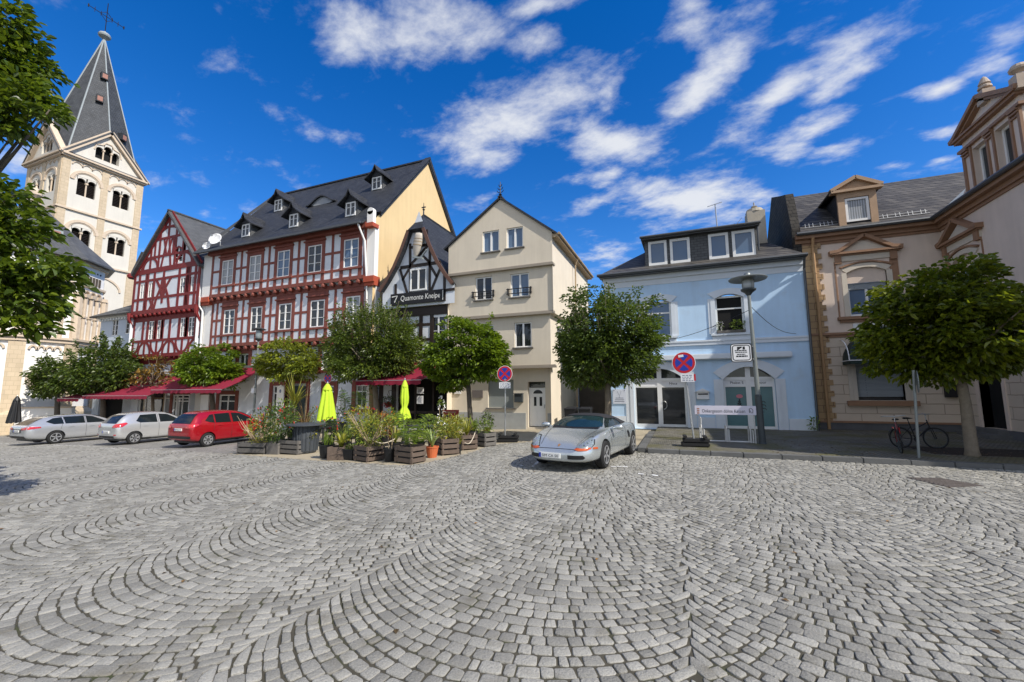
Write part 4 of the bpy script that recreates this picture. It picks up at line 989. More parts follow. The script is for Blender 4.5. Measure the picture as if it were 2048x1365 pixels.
for w in (S1, S2):
    for k, (ov, dd_) in enumerate(((.18, .06), (.4, .035))):
        archtop(sr, T, w[0], w[2], w[3]-.62, .6, ov, -.28, dd_, 14)
        sr.fbox(T, w[0]-ov, 0, -.01-.001*k, w[0], w[3]-.6, dd_); sr.fbox(T, w[2], 0, -.01-.001*k, w[2]+ov, w[3]-.6, dd_)
sr.split('window_surround', M['bluewhite'], H)
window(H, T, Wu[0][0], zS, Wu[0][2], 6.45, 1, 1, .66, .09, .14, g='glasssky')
f = window(H, T, Wu[1][0], zS, Wu[1][2], 6.45, 1, 1, .66, .09, .14, g='dark')
mb = MB(); w = Wu[1]; a = V(T(w[0]+.1, 0, -.14)); 
for z0_, z1_ in ((zS+.08, zS+.14), (5.66, 5.72)): mb.bar((a.x, a.y+.02, z0_), (a.x+.34, a.y+.5, z0_), .05); mb.bar((a.x, a.y+.02, z1_), (a.x+.34, a.y+.5, z1_), .05)
mb.bar((a.x+.34, a.y+.5, zS+.08), (a.x+.34, a.y+.5, 5.7), .06); mb.build('open_casement', M['winwhite'], H)
# shop doors
def shopdoor(w, gl, texts):
    T = PY(BY-0.0); dep = .2; a, b = -dep, -dep+.07; mb = MB(); m = (w[0]+w[2])/2; zt = 2.38
    mb.fbox(T, w[0], 0, a, w[0]+.1, w[3], b); mb.fbox(T, w[2]-.1, 0, a, w[2], w[3], b); mb.fbox(T, m-.11, .0, a, m+.11, w[3], b+.002); mb.fbox(T, w[0]+.1, zt, a, w[2]-.1, zt+.14, b-.002); mb.fbox(T, w[0]+.1, 2.06, a, w[2]-.1, 2.16, b-.004)
    mb.fbox(T, w[0]+.1, .0, a, w[2]-.1, .24, b-.003)
    f = mb.build('shop_door', M['winwhite'], H)
    pn = MB(); pn.fbox(T, w[0]+.05, .1, a-.03, m-.05, 2.1, a+.02); pn.fbox(T, m+.05, .1, a-.03, w[2]-.05, 2.1, a+.02); pn.build('pane', M[gl], f)
    pn = MB(); pn.fbox(T, w[0]+.05, zt+.1, a-.03, w[2]-.05, w[3], a+.02); pn.build('fanlight', M['glass'], f)
    pn = MB(); pn.fbox(T, w[0]+.1, 2.16, a, w[2]-.1, zt, b-.03); pn.build('fascia', M['signwhite'], f)
    for s, u in texts: text(s, T, u, 2.2, .17, M['ink'], f, b-.026, 'CENTER')
    return f
f1 = shopdoor(S1, 'glass', [('Nisca', S1[2]-.6)]); m = (S1[0]+S1[2])/2
mb = MB(); mb.tube([T(m+.16+.16*sin(t), 1.18+.2*cos(t), -.1) for t in [i*pi/8 for i in range(9)]], .018, 6); mb.build('handle', M['galv'], f1)
f2 = shopdoor(S2, 'teal', [('Phabst E', S2[0]+.6), ('amour', S2[2]-.55)])
mb = MB(); c = S2[0]+.62
for k in range(4): mb.strip(T, [(c-.1+.03*k, 1.05+.1*k), (c+.06, 1.12+.1*k), (c+.14-.03*k, 1.2+.1*k)], .05, -.178, -.172)
c = S2[2]-.5
for k in range(3): mb.strip(T, [(c+.1*cos(t)*(1-.15*k), .98+.16*k+.09*sin(t)) for t in [i*pi/6 for i in range(10)]], .03, -.178, -.172)
mb.build('window_motif', M['ink'], f2)
MB().fpoly(T, [(S2[0]+.68+.14*cos(t), 1.62+.09*sin(t)) for t in [i*pi/8 for i in range(16)]], -.178, -.171).build('pink_motif', mk('pink_decal', (.6, .2, .24), .6, 0), f2)
# awning cassette, roof, dormer, chimney of the blue house
aw = MB(); a0, a1 = D(1300, 722, BY).x, D(1583, 712, BY).x
aw.fbox(T, a0, 3.38, 0, a1, 3.66, .22); aw.build('awning_cassette', M['bluewhite'], H, bevel=.04)
mb = MB(); e0 = BY-.45
TL, TR, TY, TZ = -1.2, 4.1, 26.0, 10.35
roofslab(mb, [(u0-.25, e0, ez-.02), (u1+.1, e0, ez-.02), (TR, TY, TZ), (TL, TY, TZ)], .12); roofslab(mb, [(u0-.25, e0, ez-.02), (TL, TY, TZ), (TL, 29, TZ), (u0-.25, 30, ez)], .12); roofslab(mb, [(u1+.1, e0, ez-.02), (TR, TY, TZ), (TR, 29, TZ), (u1+.1, 30, ez)], .12)
mb.face([(TL, TY, TZ), (TR, TY, TZ), (TR, 29, TZ), (TL, 29, TZ)]); rf = mb.build('roof', M['slate2'], H)
mb = MB(); mb.tube([(u0-.3, e0-.06, ez-.04), (u1+.1, e0-.06, ez-.04)], .08, 8); mb.tube([(u1-.02, e0, ez-.1), (u1+.02, BY-.1, ez-.6), (u1+.02, BY-.1, .1)], .055, 8); mb.box(u0-.2, e0+.02, ez-.16, u1+.05, BY, ez-.1); mb.build('gutter', M['zinc'], rf)
dY = 22.75; da, db = D(1290, 520, dY).x, D(1513, 480, dY).x; dz0, dz1 = 8.15, 9.95
WD = [px2(dY, *q) for q in ((1297, 484, 1334, 530), (1340, 478, 1380, 524), (1417, 467, 1457, 517), (1464, 460, 1510, 512))]
WD = [(a, 8.42, c, 9.72) for a, b, c, d in WD]
mb = MB(); facade(mb, PY(dY), [(da, dz0-.2), (db, dz0-.2), (db, dz1), (da, dz1)], WD, .15)
for s, xx in ((PXm, da), (PXp, db)): facade(mb, s(xx), [(dY, dz0-.2), (26.4, dz0-.2), (26.4, dz1+.3), (dY, dz1)])
dm = mb.build('dormer', M['slategrey'], H, recalc=False)
for w in WD: window(dm, PY(dY), *w, 1, 1, None, .13, .0, g='glasssky', pane=False); MB().fbox(PY(dY), w[0]+.06, w[1]+.06, -.05, w[2]-.06, w[3]-.06, .01).build('pane', M['glasssky'], dm)
mb = MB(); roofslab(mb, [(da-.15, dY-.35, dz1-.02), (db+.12, dY-.35, dz1-.02), (db+.12, 27, dz1+.42), (da-.15, 27, dz1+.42)], .14); mb.tube([(da-.2, dY-.4, dz1-.05), (db+.15, dY-.4, dz1-.05)], .07, 8); mb.tube([(db+.05, dY-.1, dz1-.1), (db+.06, dY-.08, 8.6)], .045, 6); mb.build('dormer_roof', M['zinc'], dm)
p = D(1511, 452, 25.0); mb = MB(); mb.box(p.x-.42, 24.6, 9, p.x+.42, 25.4, p.z+.7); mb.lathe([(.44, 0), (.38, .18), (.2, .24)], (p.x, 25, p.z+.7), 16); mb.tube([(p.x, 25, p.z+.9), (p.x, 25, p.z+1.3)], .03, 6); mb.lathe([(.12, 0), (.16, .06), (.03, .12)], (p.x, 25, p.z+1.0), 8)
mb.build('chimney', mk('grey_chimney_render', (.40, .36, .29), .9, .15, 2), rf)
p = D(1435, 452, 25.0); t = thing('roof_aerial', 'thin television aerial standing on the blue house roof', 'aerial', (p.x, 25, 9.9)); ORG = V((p.x, 25, 9.9))
z1 = D(1432, 408, 25.0).z; mb = MB(); mb.tube([(p.x, 25, 9.9), (p.x-.05, 25, z1)], .035, 6); mb.build('mast', M['galv'], t)
mb = MB(); mb.bar((p.x-.45, 25, z1-.1), (p.x+.3, 25, z1+.05), .03); zl_ = 10.75; mb.bar((p.x-1.1, 25, zl_-.08), (p.x+.9, 25.1, zl_+.12), .03)
for k in range(7): q = V((p.x-1.0+.3*k, 25, zl_-.07+.03*k)); mb.bar(q-V((0, .25, 0)), q+V((0, .25, .0)), .02)
for k in range(4): q = V((p.x-.4+.2*k, 25, z1-.09+.04*k)); mb.bar(q-V((0, .2, .1)), q+V((0, .2, .1)), .02)
mb.bar((p.x+.9, 25.1, zl_+.12), (p.x+1.2, 25, zl_+.45), .02); mb.build('dipole', M['galv'], t)
mailbox((1393, 784, 1418, 799), BY, 'white pitched mailbox on the light blue wall between the shop doors', 'signwhite', True)
# notice and flower box
w = px2(BY, 1226, 779, 1252, 808); t = thing('notice_board', 'pale board with sketch lettering screwed to the blue wall by the alley', 'notice', (w[0], BY-.03, w[1]))
MB().fbox(T, w[0], w[1], .005, w[2], w[3], .04).build('board', mk('pale_notice', (.62, .66, .74), .6, .05, 4), t)
mb = MB(); m = (w[0]+w[2])/2; h_ = w[3]-w[1]
mb.strip(T, [(m-.1, w[3]-.1), (m, w[1]+h_*.55), (m+.1, w[3]-.1)], .015, .041, .044); mb.strip(T, [(m, w[1]+h_*.55), (m, w[1]+h_*.4)], .015, .041, .044)
for k in range(3): mb.fbox(T, w[0]+.08+.03*k, w[1]+.1+.09*k, .041, w[2]-.08-.02*k, w[1]+.13+.09*k, .044)
for s in (-1, 1): mb.fbox(T, m+s*(w[2]-w[0])*.4-.02, w[3]-.08, .041, m+s*(w[2]-w[0])*.4+.02, w[3]-.04, .05)
mb.build('lettering', M['greyink'], t)

# ---- tan corner house -------------------------------------------------------------------------------
TY0 = 23.5; H = thing('tan_corner_house', 'tan stucco house with brown pediments turning the corner towards the square', 'house', (8.4, TY0, 0))
t0, WX = 5.62, 11.05; cz = 9.2; bz = 4.4
Wa = px2(TY0, 1692, 522, 1781, 622); Wa = (Wa[0]+.05, 5.25, Wa[2]-.1, 7.55)
Wb = px2(TY0, 1712, 716, 1806, 804); Wb = (Wb[0], 1.42, Wb[2], 3.15)
mb = MB(); T = PY(TY0); facade(mb, T, [(t0, bz), (WX+.3, bz), (WX+.3, cz), (t0, cz)], [Wa], .3)
# wing, facing left
def wing(px, py): p = DX(px, py, WX); return p.y, p.z
TX = PXm(WX)
yD0, yD1 = wing(1962, 780)[0], wing(2010, 780)[0]; yD0, yD1 = max(yD0, yD1), min(yD0, yD1)
wy = sorted((wing(1905, 520)[0], wing(1953, 510)[0])); WW = (wy[0], 5.35, wy[1], 7.4)
facade(mb, TX, [(12.5, bz), (TY0, bz), (TY0, cz), (12.5, cz)], [WW], .3)
mb.face([(WX, 12.5, -1), (22, 12.5, -1), (22, 12.5, cz), (WX, 12.5, cz)]); mb.face([(t0, TY0, -1), (t0, 31, -1), (t0, 31, cz), (t0, TY0, cz)])
mb.build('upper_wall', M['tan'], H, recalc=False)
mb = MB(); facade(mb, PY(TY0-.04), [(t0, .42), (WX+.3, .42), (WX+.3, bz), (t0, bz)], [Wb], .3); facade(mb, PXm(WX-.04), [(12.5, .42), (TY0, .42), (TY0, bz), (12.5, bz)], [(yD1, .421, yD0, 3.6)], .5)
mb.build('ground_floor_wall', M['tanrust'], H, recalc=False)
mb = MB(); mb.box(t0, TY0-.12, -.3, WX, TY0, .42); mb.box(WX-.12, 12.5, -.3, WX, yD1-.05, .42); mb.box(WX-.12, yD0+.05, -.3, WX, TY0-.12, .42); mb.build('plinth', mk('dark_plinth', (.11, .11, .115), .85, .15, 2), H)
mb = MB(); mb.fbox(T, t0, .42, .03, WX-.13, .5, .16); mb.build('plinth_moulding', M['browntrim'], H)
tr = MB()
def corn(z, prof_, mb):
    for dz0_, dz1_, d in prof_:
        mb.fbox(T, t0-.02, z+dz0_, -.1, WX-d+.0, z+dz1_, d); mb.fbox(TX, 12.4, z+dz0_, -.1, TY0, z+dz1_, d)
corn(cz, ((-.42, -.30, .06), (-.30, -.12, .14), (-.12, .06, .34), (.06, .12, .4)), tr); corn(bz, ((-.1, .02, .07), (.02, .12, .14)), tr)
tr.build('cornice', M['browntrim'], H)
mb = MB(); mb.fbox(T, t0, .5, .02, t0+.85, cz-.42, .08); 
for k in range(17): mb.fbox(T, t0+.85, .6+k*.5, .02, t0+1.0, .85+k*.5, .07)
mb.build('quoins', M['quoin'], H)
mb = MB(); mb.tube([(t0+.66, TY0-.3, cz-.1), (t0+.66, TY0-.16, cz-.6), (t0+.66, TY0-.16, .1)], .065, 8)
for z in (1, 3, 5.2, 7.4): mb.lathe([(.08, -.04), (.08, .04)], (t0+.66, TY0-.16, z), 8)
mb.split('downpipe', mk('ochre_downpipe', (.42, .25, .12), .5, .08), H)
def pedwin(T, w, ped, deep=.3, arched=True):
    m = (w[0]+w[2])/2; a = MB()
    for ov, d in ((.2, .05),):
        archtop(a, T, w[0], w[2], w[3]-.26, .22, ov, -.25, d); a.fbox(T, w[0]-ov, w[1], -.25, w[0], w[3]-.26, d); a.fbox(T, w[2], w[1], -.25, w[2]+ov, w[3]-.26, d)
    a.fpoly(T, [(w[0]-.45, w[3]+.3), (w[2]+.45, w[3]+.3), (w[2]+.45, w[3]+.62), (w[0]-.45, w[3]+.62)], 0, .06) ; a.fpoly(T, [(w[0]-.2, w[3]+.7), (w[2]+.2, w[3]+.7), (m, w[3]+1.2)], 0, .07)
    a.split('window_surround', mk('cream_trim', (.62, .55, .45), .75, .06, 3), H)
    b = MB(); ul, ur = w[0]-.62, w[2]+.62; zt = w[3]+.62
    b.fbox(T, ul, zt, 0, ur, zt+.1, .24); b.fbox(T, ul+.1, zt-.06, 0, ur-.1, zt, .14)
    for s, ue in ((1, ul), (-1, ur)): b.strip(T, [(ue, zt+.12), (ue+s*.35, zt+.16), (m, zt+.82)], .14, 0, .26)
    for ue in (w[0]-.42, w[2]+.17):
        b.fbox(T, ue, zt-.42, 0, ue+.26, zt-.06, .12); b.fbox(T, ue-.02, w[1], 0, ue+.04 if ue < m else ue+.28, zt-.42, .03)
    archtop(b, T, w[0]-.2, w[2]+.2, w[3]-.04, .22, .07, 0, .09)
    b.fbox(T, w[0]-.5, w[1]-.16, 0, w[2]+.5, w[1]-.02, .2); b.fbox(T, w[0]-.42, w[1]-.28, 0, w[2]+.42, w[1]-.16, .1)
    b.build('pediment', M['browntrim'], H)
    c = MB(); c.fbox(T, w[0], w[3]-.75, -.14, w[2], w[3], -.08); c.build('shutter_box', M['tan'], H)
    c = MB(); c.fbox(T, w[0], w[3]-1.05, -.2, w[2], w[3]-.75, -.15); c.build('roller_shutter', M['shutter'], H)
    window(H, T, w[0], w[1], w[2], w[3]-.95, 2, 1, None, .1, .22, g='glasssky')
pedwin(T, Wa, None); pedwin(TX, WW, None)
mb = MB(); mb.fbox(T, Wa[0]+.05, 4.62, 0, Wa[2]-.05, 4.9, .05); mb.build('apron_panel', M['winwhite'], H)
mb = MB(); T4 = PY(TY0-.04)
for ov, d in ((.16, .05), (.3, .03)):
    for a, b in ((Wb[0]-ov, Wb[0]), (Wb[2], Wb[2]+ov)): mb.fbox(T4, a, Wb[1], -.2, b, Wb[3]+.1, d)
mb.split('window_surround', mk('cream_trim_low', (.56, .50, .42), .75, .06, 3), H)
mb = MB(); mb.fbox(T4, Wb[0]-.42, Wb[1]-.24, -.1, Wb[2]+.42, Wb[1]-.02, .16); mb.split('window_sill', M['browntrim'], H)
mb = MB(); mb.fbox(T4, Wb[0], Wb[1]+.16, -.2, Wb[2], Wb[3], -.14); mb.build('roller_shutter', M['shutter'], H); MB().fbox(T4, Wb[0], Wb[1], -.26, Wb[2], Wb[1]+.2, -.21).build('pane', M['glass'], H)
mb = MB(); mb.box(WX+.25, yD1, .42, WX+.3, yD0, 3.6); mb.build('door', M['dark'], H)
mb = MB(); 
for a, b in ((yD0, yD0+.16), (yD1-.16, yD1)): mb.fbox(PXm(WX-.04), a, .42, -.3, b, 3.7, .05)
mb.fbox(PXm(WX-.04), yD1-.16, 3.6, -.3, yD0+.16, 3.78, .05); mb.build('door_surround', M['tan'], H)
mb = MB(); mb.box(WX-.75, yD1-.3, .118, WX-.05, yD0+.3, .27); mb.box(WX-.42, yD1-.15, .27, WX-.05, yD0+.15, .42); mb.build('door_step', M['kerb'], H)
# green dome awning over the shuttered window
dw = (Wb[0]-.45, Wb[2]+.35); z0 = 3.02; aw = MB(); n = 8
for i in range(n):
    a0_, a1_ = i*pi/2/n, (i+1)*pi/2/n; r_ = .85; h_ = .95
    q = lambda t: (TY0-.06-r_*cos(t), z0+.16+h_*sin(t))
    (ya, zA), (yb2, zB) = q(a0_), q(a1_); i0, i1 = .42*sin(a0_)**2, .42*sin(a1_)**2
    aw.face([(dw[0]+i0, ya, zA), (dw[1]-i0, ya, zA), (dw[1]-i1, yb2, zB), (dw[0]+i1, yb2, zB)])
    for s, ue in ((1, dw[0]), (-1, dw[1])): aw.face([(ue+s*i0, ya, zA), (ue+s*i1, yb2, zB), (ue+s*i1, TY0-.05, zB), (ue+s*i0, TY0-.05, zA)])
aw.box(dw[0], TY0-.92, z0, dw[1], TY0-.9, z0+.17); aw.box(dw[0], TY0-.92, z0, dw[0]+.02, TY0-.05, z0+.17)
g_ = aw.build('dome_awning', M['awngreen'], H, recalc=False)
mb = MB(); mb.bar((dw[0]-.01, TY0-.93, z0+.16), (dw[1], TY0-.93, z0+.16), .035); mb.bar((dw[0]-.01, TY0-.93, z0+.16), (dw[0]-.01, TY0-.05, z0+.16), .035)
mb.tube([(dw[0]-.01, TY0-.06-.87*cos(t), z0+.17+.97*sin(t)) for t in [i*pi/16 for i in range(9)]], .022, 6); mb.build('awning_piping', M['signwhite'], g_)
# roof
mb = MB(); ry_, rz_ = 27.0, 12.75; yw = WX+3.9
roofslab(mb, [(t0+.1, TY0-.1, cz+.14), (WX, TY0-.1, cz+.14), (yw, ry_, rz_), (t0+.1, ry_, rz_)], .14); roofslab(mb, [(WX-.1, 12.5, cz+.14), (WX-.1, TY0, cz+.14), (yw, ry_, rz_), (yw, 12.5, rz_)], .14); roofslab(mb, [(t0+.1, ry_, rz_), (yw, ry_, rz_), (yw, 31, cz), (t0+.1, 31, cz)], .14); roofslab(mb, [(yw, 12.5, rz_), (yw, ry_, rz_), (22, ry_, cz), (22, 12.5, cz)], .14)
rf = mb.build('roof', M['slate2'], H)
mb = MB(); mb.bar((WX-.05, TY0-.1, cz+.22), (yw, ry_, rz_+.06), .3, .05); mb.build('valley', M['lead'], rf)
mb = MB(); mb.tube([(t0, TY0-.42, cz+.1), (WX-.35, TY0-.42, cz+.1)], .09, 8); mb.tube([(WX-.42, TY0-.4, cz+.1), (WX-.42, 12.5, cz+.1)], .09, 8); mb.build('gutter', M['zinc'], rf)
mb = MB(); 
for z_ in (.62, .8): mb.tube([(t0+.5, TY0+z_-.14-.1, cz+z_-.0), (WX-.1, TY0+z_-.14-.1, cz+z_)], .014, 5)
k = t0+.6
while k < WX-.2: mb.bar((k, TY0+.42, cz+.55), (k, TY0+.5, cz+.86), .02); k += .16 if int(k*7) % 3 else .3
mb.build('snow_guard', M['galv'], rf)
mb = MB(); a = t0-.12
mb.prism([(a, TY0-.1, 8.4), (a, TY0-.1, 9.7), (a, TY0+.55, 11.75), (a, TY0+1.5, 12.1), (a, ry_, rz_+.15), (a, 30, 10), (a, 30, 8.4)], (.36, 0, 0)); mb.build('gable_parapet', brickmat('dark_slate_cladding', (.07, .064, .056), (.05, .047, .043), (.02, .02, .02), .3, .2, .015, rough=.8, bump=.6, spec=.08), rf)
dy = TY0+.35; Wt_ = px2(dy, 1690, 396, 1738, 443); dz = Wt_[1]
mb = MB(); mb.hexa([(Wt_[0]-.28, dy, dz-.2), (Wt_[0]-.28, dy+2.6, dz+1.5), (Wt_[2]+.28, dy+2.6, dz+1.5), (Wt_[2]+.28, dy, dz-.2), (Wt_[0]-.28, dy, Wt_[3]+.3), (Wt_[0]-.28, dy+2.8, Wt_[3]+.3), (Wt_[2]+.28, dy+2.8, Wt_[3]+.3), (Wt_[2]+.28, dy, Wt_[3]+.3)])
dm = mb.build('dormer', M['slate'], H); T5 = PY(dy)
mb = MB()
for q in ((Wt_[0]-.3, dz-.2, Wt_[0]-.02, Wt_[3]+.3), (Wt_[2]+.02, dz-.2, Wt_[2]+.3, Wt_[3]+.3), (Wt_[0]-.02, Wt_[3]+.02, Wt_[2]+.02, Wt_[3]+.3)): mb.fbox(T5, q[0], q[1], -.02, q[2], q[3], .1)
m = (Wt_[0]+Wt_[2])/2; mb.fbox(T5, Wt_[0]-.55, Wt_[3]+.3, -.1, Wt_[2]+.55, Wt_[3]+.42, .24)
for s in (-1, 1): mb.strip(T5, [(m+s*(Wt_[2]-Wt_[0]+1.1)/2, Wt_[3]+.44), (m, Wt_[3]+.98)], .16, -.1, .24)
mb.fpoly(T5, [(Wt_[0]-.4, Wt_[3]+.42), (Wt_[2]+.4, Wt_[3]+.42), (m, Wt_[3]+.9)], -.05, .08); mb.build('dormer_front', mk('dormer_brown', (.40, .27, .17), .7, .1, 3), dm)
mb = MB()
for s in (-1, 1): roofslab(mb, [(m+s*(Wt_[2]-Wt_[0]+1.2)/2, dy-.2, Wt_[3]+.42), (m, dy-.2, Wt_[3]+1.06), (m, dy+3, Wt_[3]+1.06), (m+s*(Wt_[2]-Wt_[0]+1.2)/2, dy+3, Wt_[3]+.42)], .06)
mb.build('dormer_roof', M['slate2'], dm)
window(dm, T5, *Wt_, 1, 1, None, .1, .0, g='curtain', pane=False); MB().fbox(T5, Wt_[0]+.05, Wt_[1]+.05, -.04, Wt_[2]-.05, Wt_[3]-.05, .01).build('pane', M['curtain'], dm)
# gabled attic front on the wing
ga, gb = 21.38, 18.35; gm = (ga+gb)/2; g0, g1, g2 = cz+.12, 11.72, 12.62
wps = [(20.05, 9.5, 20.85, 11.15), (18.85, 9.5, 19.62, 11.15)]
mb = MB(); facade(mb, TX, [(gb, g0), (ga, g0), (ga, g1), (gb, g1)], wps, .35); mb.face([TX(gb, g1), TX(ga, g1), TX(gm, g2)]); facade(mb, PY(ga), [(WX, g0), (WX+3, g0), (WX+3, g1), (WX, g1)])
mb.face([(WX, ga, g0), (WX+2.4, ga, g0), (WX+2.4, ga, g1), (WX, ga, g1)])
mb.face([(WX, gb, g0), (WX+3.6, gb, g0), (WX+3.6, gb, g1), (WX, gb, g1)]); mb.face([(WX+3.6, gb, g0), (WX+3.6, ga, g0), (WX+3.6, ga, g1), (WX+3.6, gm, g2), (WX+3.6, gb, g1)])
mb.build('attic_wall', M['tan'], H, recalc=False)
mb = MB()
for d0_, d1_, z in ((-.1, .12, g1-.42), (-.1, .18, g1-.04), ): mb.fbox(TX, gb-.15, z, d0_, ga+.15, z+.1, d1_)
mb.fbox(TX, gb-.25, g1+.06, -.1, ga+.25, g1+.14, .26)
for s, ye in ((1, gb-.3), (-1, ga+.3)): mb.strip(TX, [(ye, g1+.16), (ye+s*.25, g1+.22), (gm, g2+.12)], .15, -.1, .28); mb.strip(TX, [(ye+s*.4, g1+.16), (gm, g2-.04)], .08, -.1, .18)
for a, b in [(ga-.1, ga+.02), (wps[0][2]+.02, wps[0][2]+.1), (wps[0][0]-.1, wps[0][0]-.02), (wps[1][2]+.02, wps[1][2]+.1), (wps[1][0]-.1, wps[1][0]-.02), (gb-.02, gb+.1)]: mb.fbox(TX, a, g0, -.02, b, g1-.42, .06)
for c in (ga-.2, (wps[0][0]+wps[1][2])/2, gb+.2):
    for z, d in ((g1-.72, .1), (g1-.6, .15), (g1-.5, .2)): mb.fbox(TX, c-.2, z, -.02, c+.2, z+.06, d*.7)
mb.build('attic_pediment', M['browntrim'], H)
for w in wps: window(H, TX, *w, 1, 1, None, .09, .25, g='glass')
mb = MB(); mb.lathe([(.26, -.1), (.34, -.05), (.30, .05), (.12, .22), (.20, .3), (.22, .42), (.15, .6), (.14, .72), (.05, .9)], (WX+.2, ga+.22, g0), 10); mb.build('scroll', M['tan'], H)
roofm = MB()
for s in (-1, 1): roofslab(roofm, [(WX-.2, gm+s*1.75, g1+.12), (WX-.2, gm, g2+.2), (WX+4, gm, g2+.2), (WX+4, gm+s*1.75, g1+.12)], .08)
roofm.build('attic_roof', M['slate2'], H)
sf = M['churchtrim']
for yy, zz, k in ((gm-.1, g2+.22, 1.0), (gb-.15, g1+.55, .9)):
    mb = MB(); mb.box(WX-.18, yy-.18, zz-.5, WX+.18, yy+.18, zz)
    mb.lathe([(a_*.62, b_*.62) for a_, b_ in ([(.16, 0), (.14, .08), (.32, .14), (.30, .26), (.20, .36), (.28, .42), (.2, .62), (.12, .8), (.02, .9)] if k == 1 else [(.2, 0), (.15, .15), (.36, .3), (.38, .42), (.28, .6), (.05, .7)])], (WX, yy, zz), 14)
    mb.build('finial', mk('finial_stone', (.46, .37, .29), .8, .12, 4), H, smooth=False)
mailbox((1887, 768, 1914, 795), TY0-.04, 'black metal mailbox on the tan rusticated wall behind the tree', 'black')

# ---- church: tower and apse -----------------------------------------------------------------------------
cx0, cx1, cy0, cy1 = -74.0, -66.0, 24.0, 32.0; cxm, cym = -70.0, 28.0
zc, zs1_, zs2_ = 30.05, 23.5, 17.4
H = thing('church_tower', 'tall white church tower with sandstone bands and a slate pyramid spire', 'church tower', (cxm, cym, -1.8))
TE, TS = PXp(cx1), PY(cy0)
op = []
for z0, h in ((25.6, 2.3), (19.4, 2.3)):
    for c in (cy0+2.35, cy1-2.2): op.append((c-.95, z0, c+.95, z0+h))
opg = (cym-1.2, 31.0, cym+1.2, 33.2)
ops = [(a-cy0+cx0, b, c-cy0+cx0, d) for a, b, c, d in op]; ogs = (cxm-1.2, 31.0, cxm+1.2, 33.2)
mb = MB(); za_ = 34.75
facade(mb, TE, [(cy0, -3), (cy1, -3), (cy1, zc), (cym, za_), (cy0, zc)], op+[opg], .7); facade(mb, TS, [(cx0, -3), (cx1, -3), (cx1, zc), (cxm, za_), (cx0, zc)], ops+[ogs], .7)
facade(mb, PXm(cx0), [(cy0, -3), (cy1, -3), (cy1, zc), (cym, za_), (cy0, zc)]); mb.face([(cx0, cy1, -3), (cx1, cy1, -3), (cx1, cy1, zc), (cxm, cy1, za_), (cx0, cy1, zc)])
mb.build('wall', M['churchwhite'], H, recalc=False)
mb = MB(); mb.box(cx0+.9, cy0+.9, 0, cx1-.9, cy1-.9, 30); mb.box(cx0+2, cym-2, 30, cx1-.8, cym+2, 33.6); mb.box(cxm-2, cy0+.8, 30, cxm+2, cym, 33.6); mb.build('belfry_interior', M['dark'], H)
mb = MB()
for T_, o0 in ((TE, cy0), (TS, cx0)):
    for a, b in ((0, .72), (3.68, 4.36), (7.28, 8.0)): mb.fbox(T_, o0+a, zs2_+.1, -.05, o0+b, zc-.3, .09)
    mb.fbox(T_, o0, -3, -.05, o0+.85, zs2_-.1, .09); mb.fbox(T_, o0+7.15, -3, -.05, o0+8, zs2_-.1, .09)
mb.split('pilaster', M['churchstone'], H)
mb = MB(); arch_in = MB(); cols = MB()
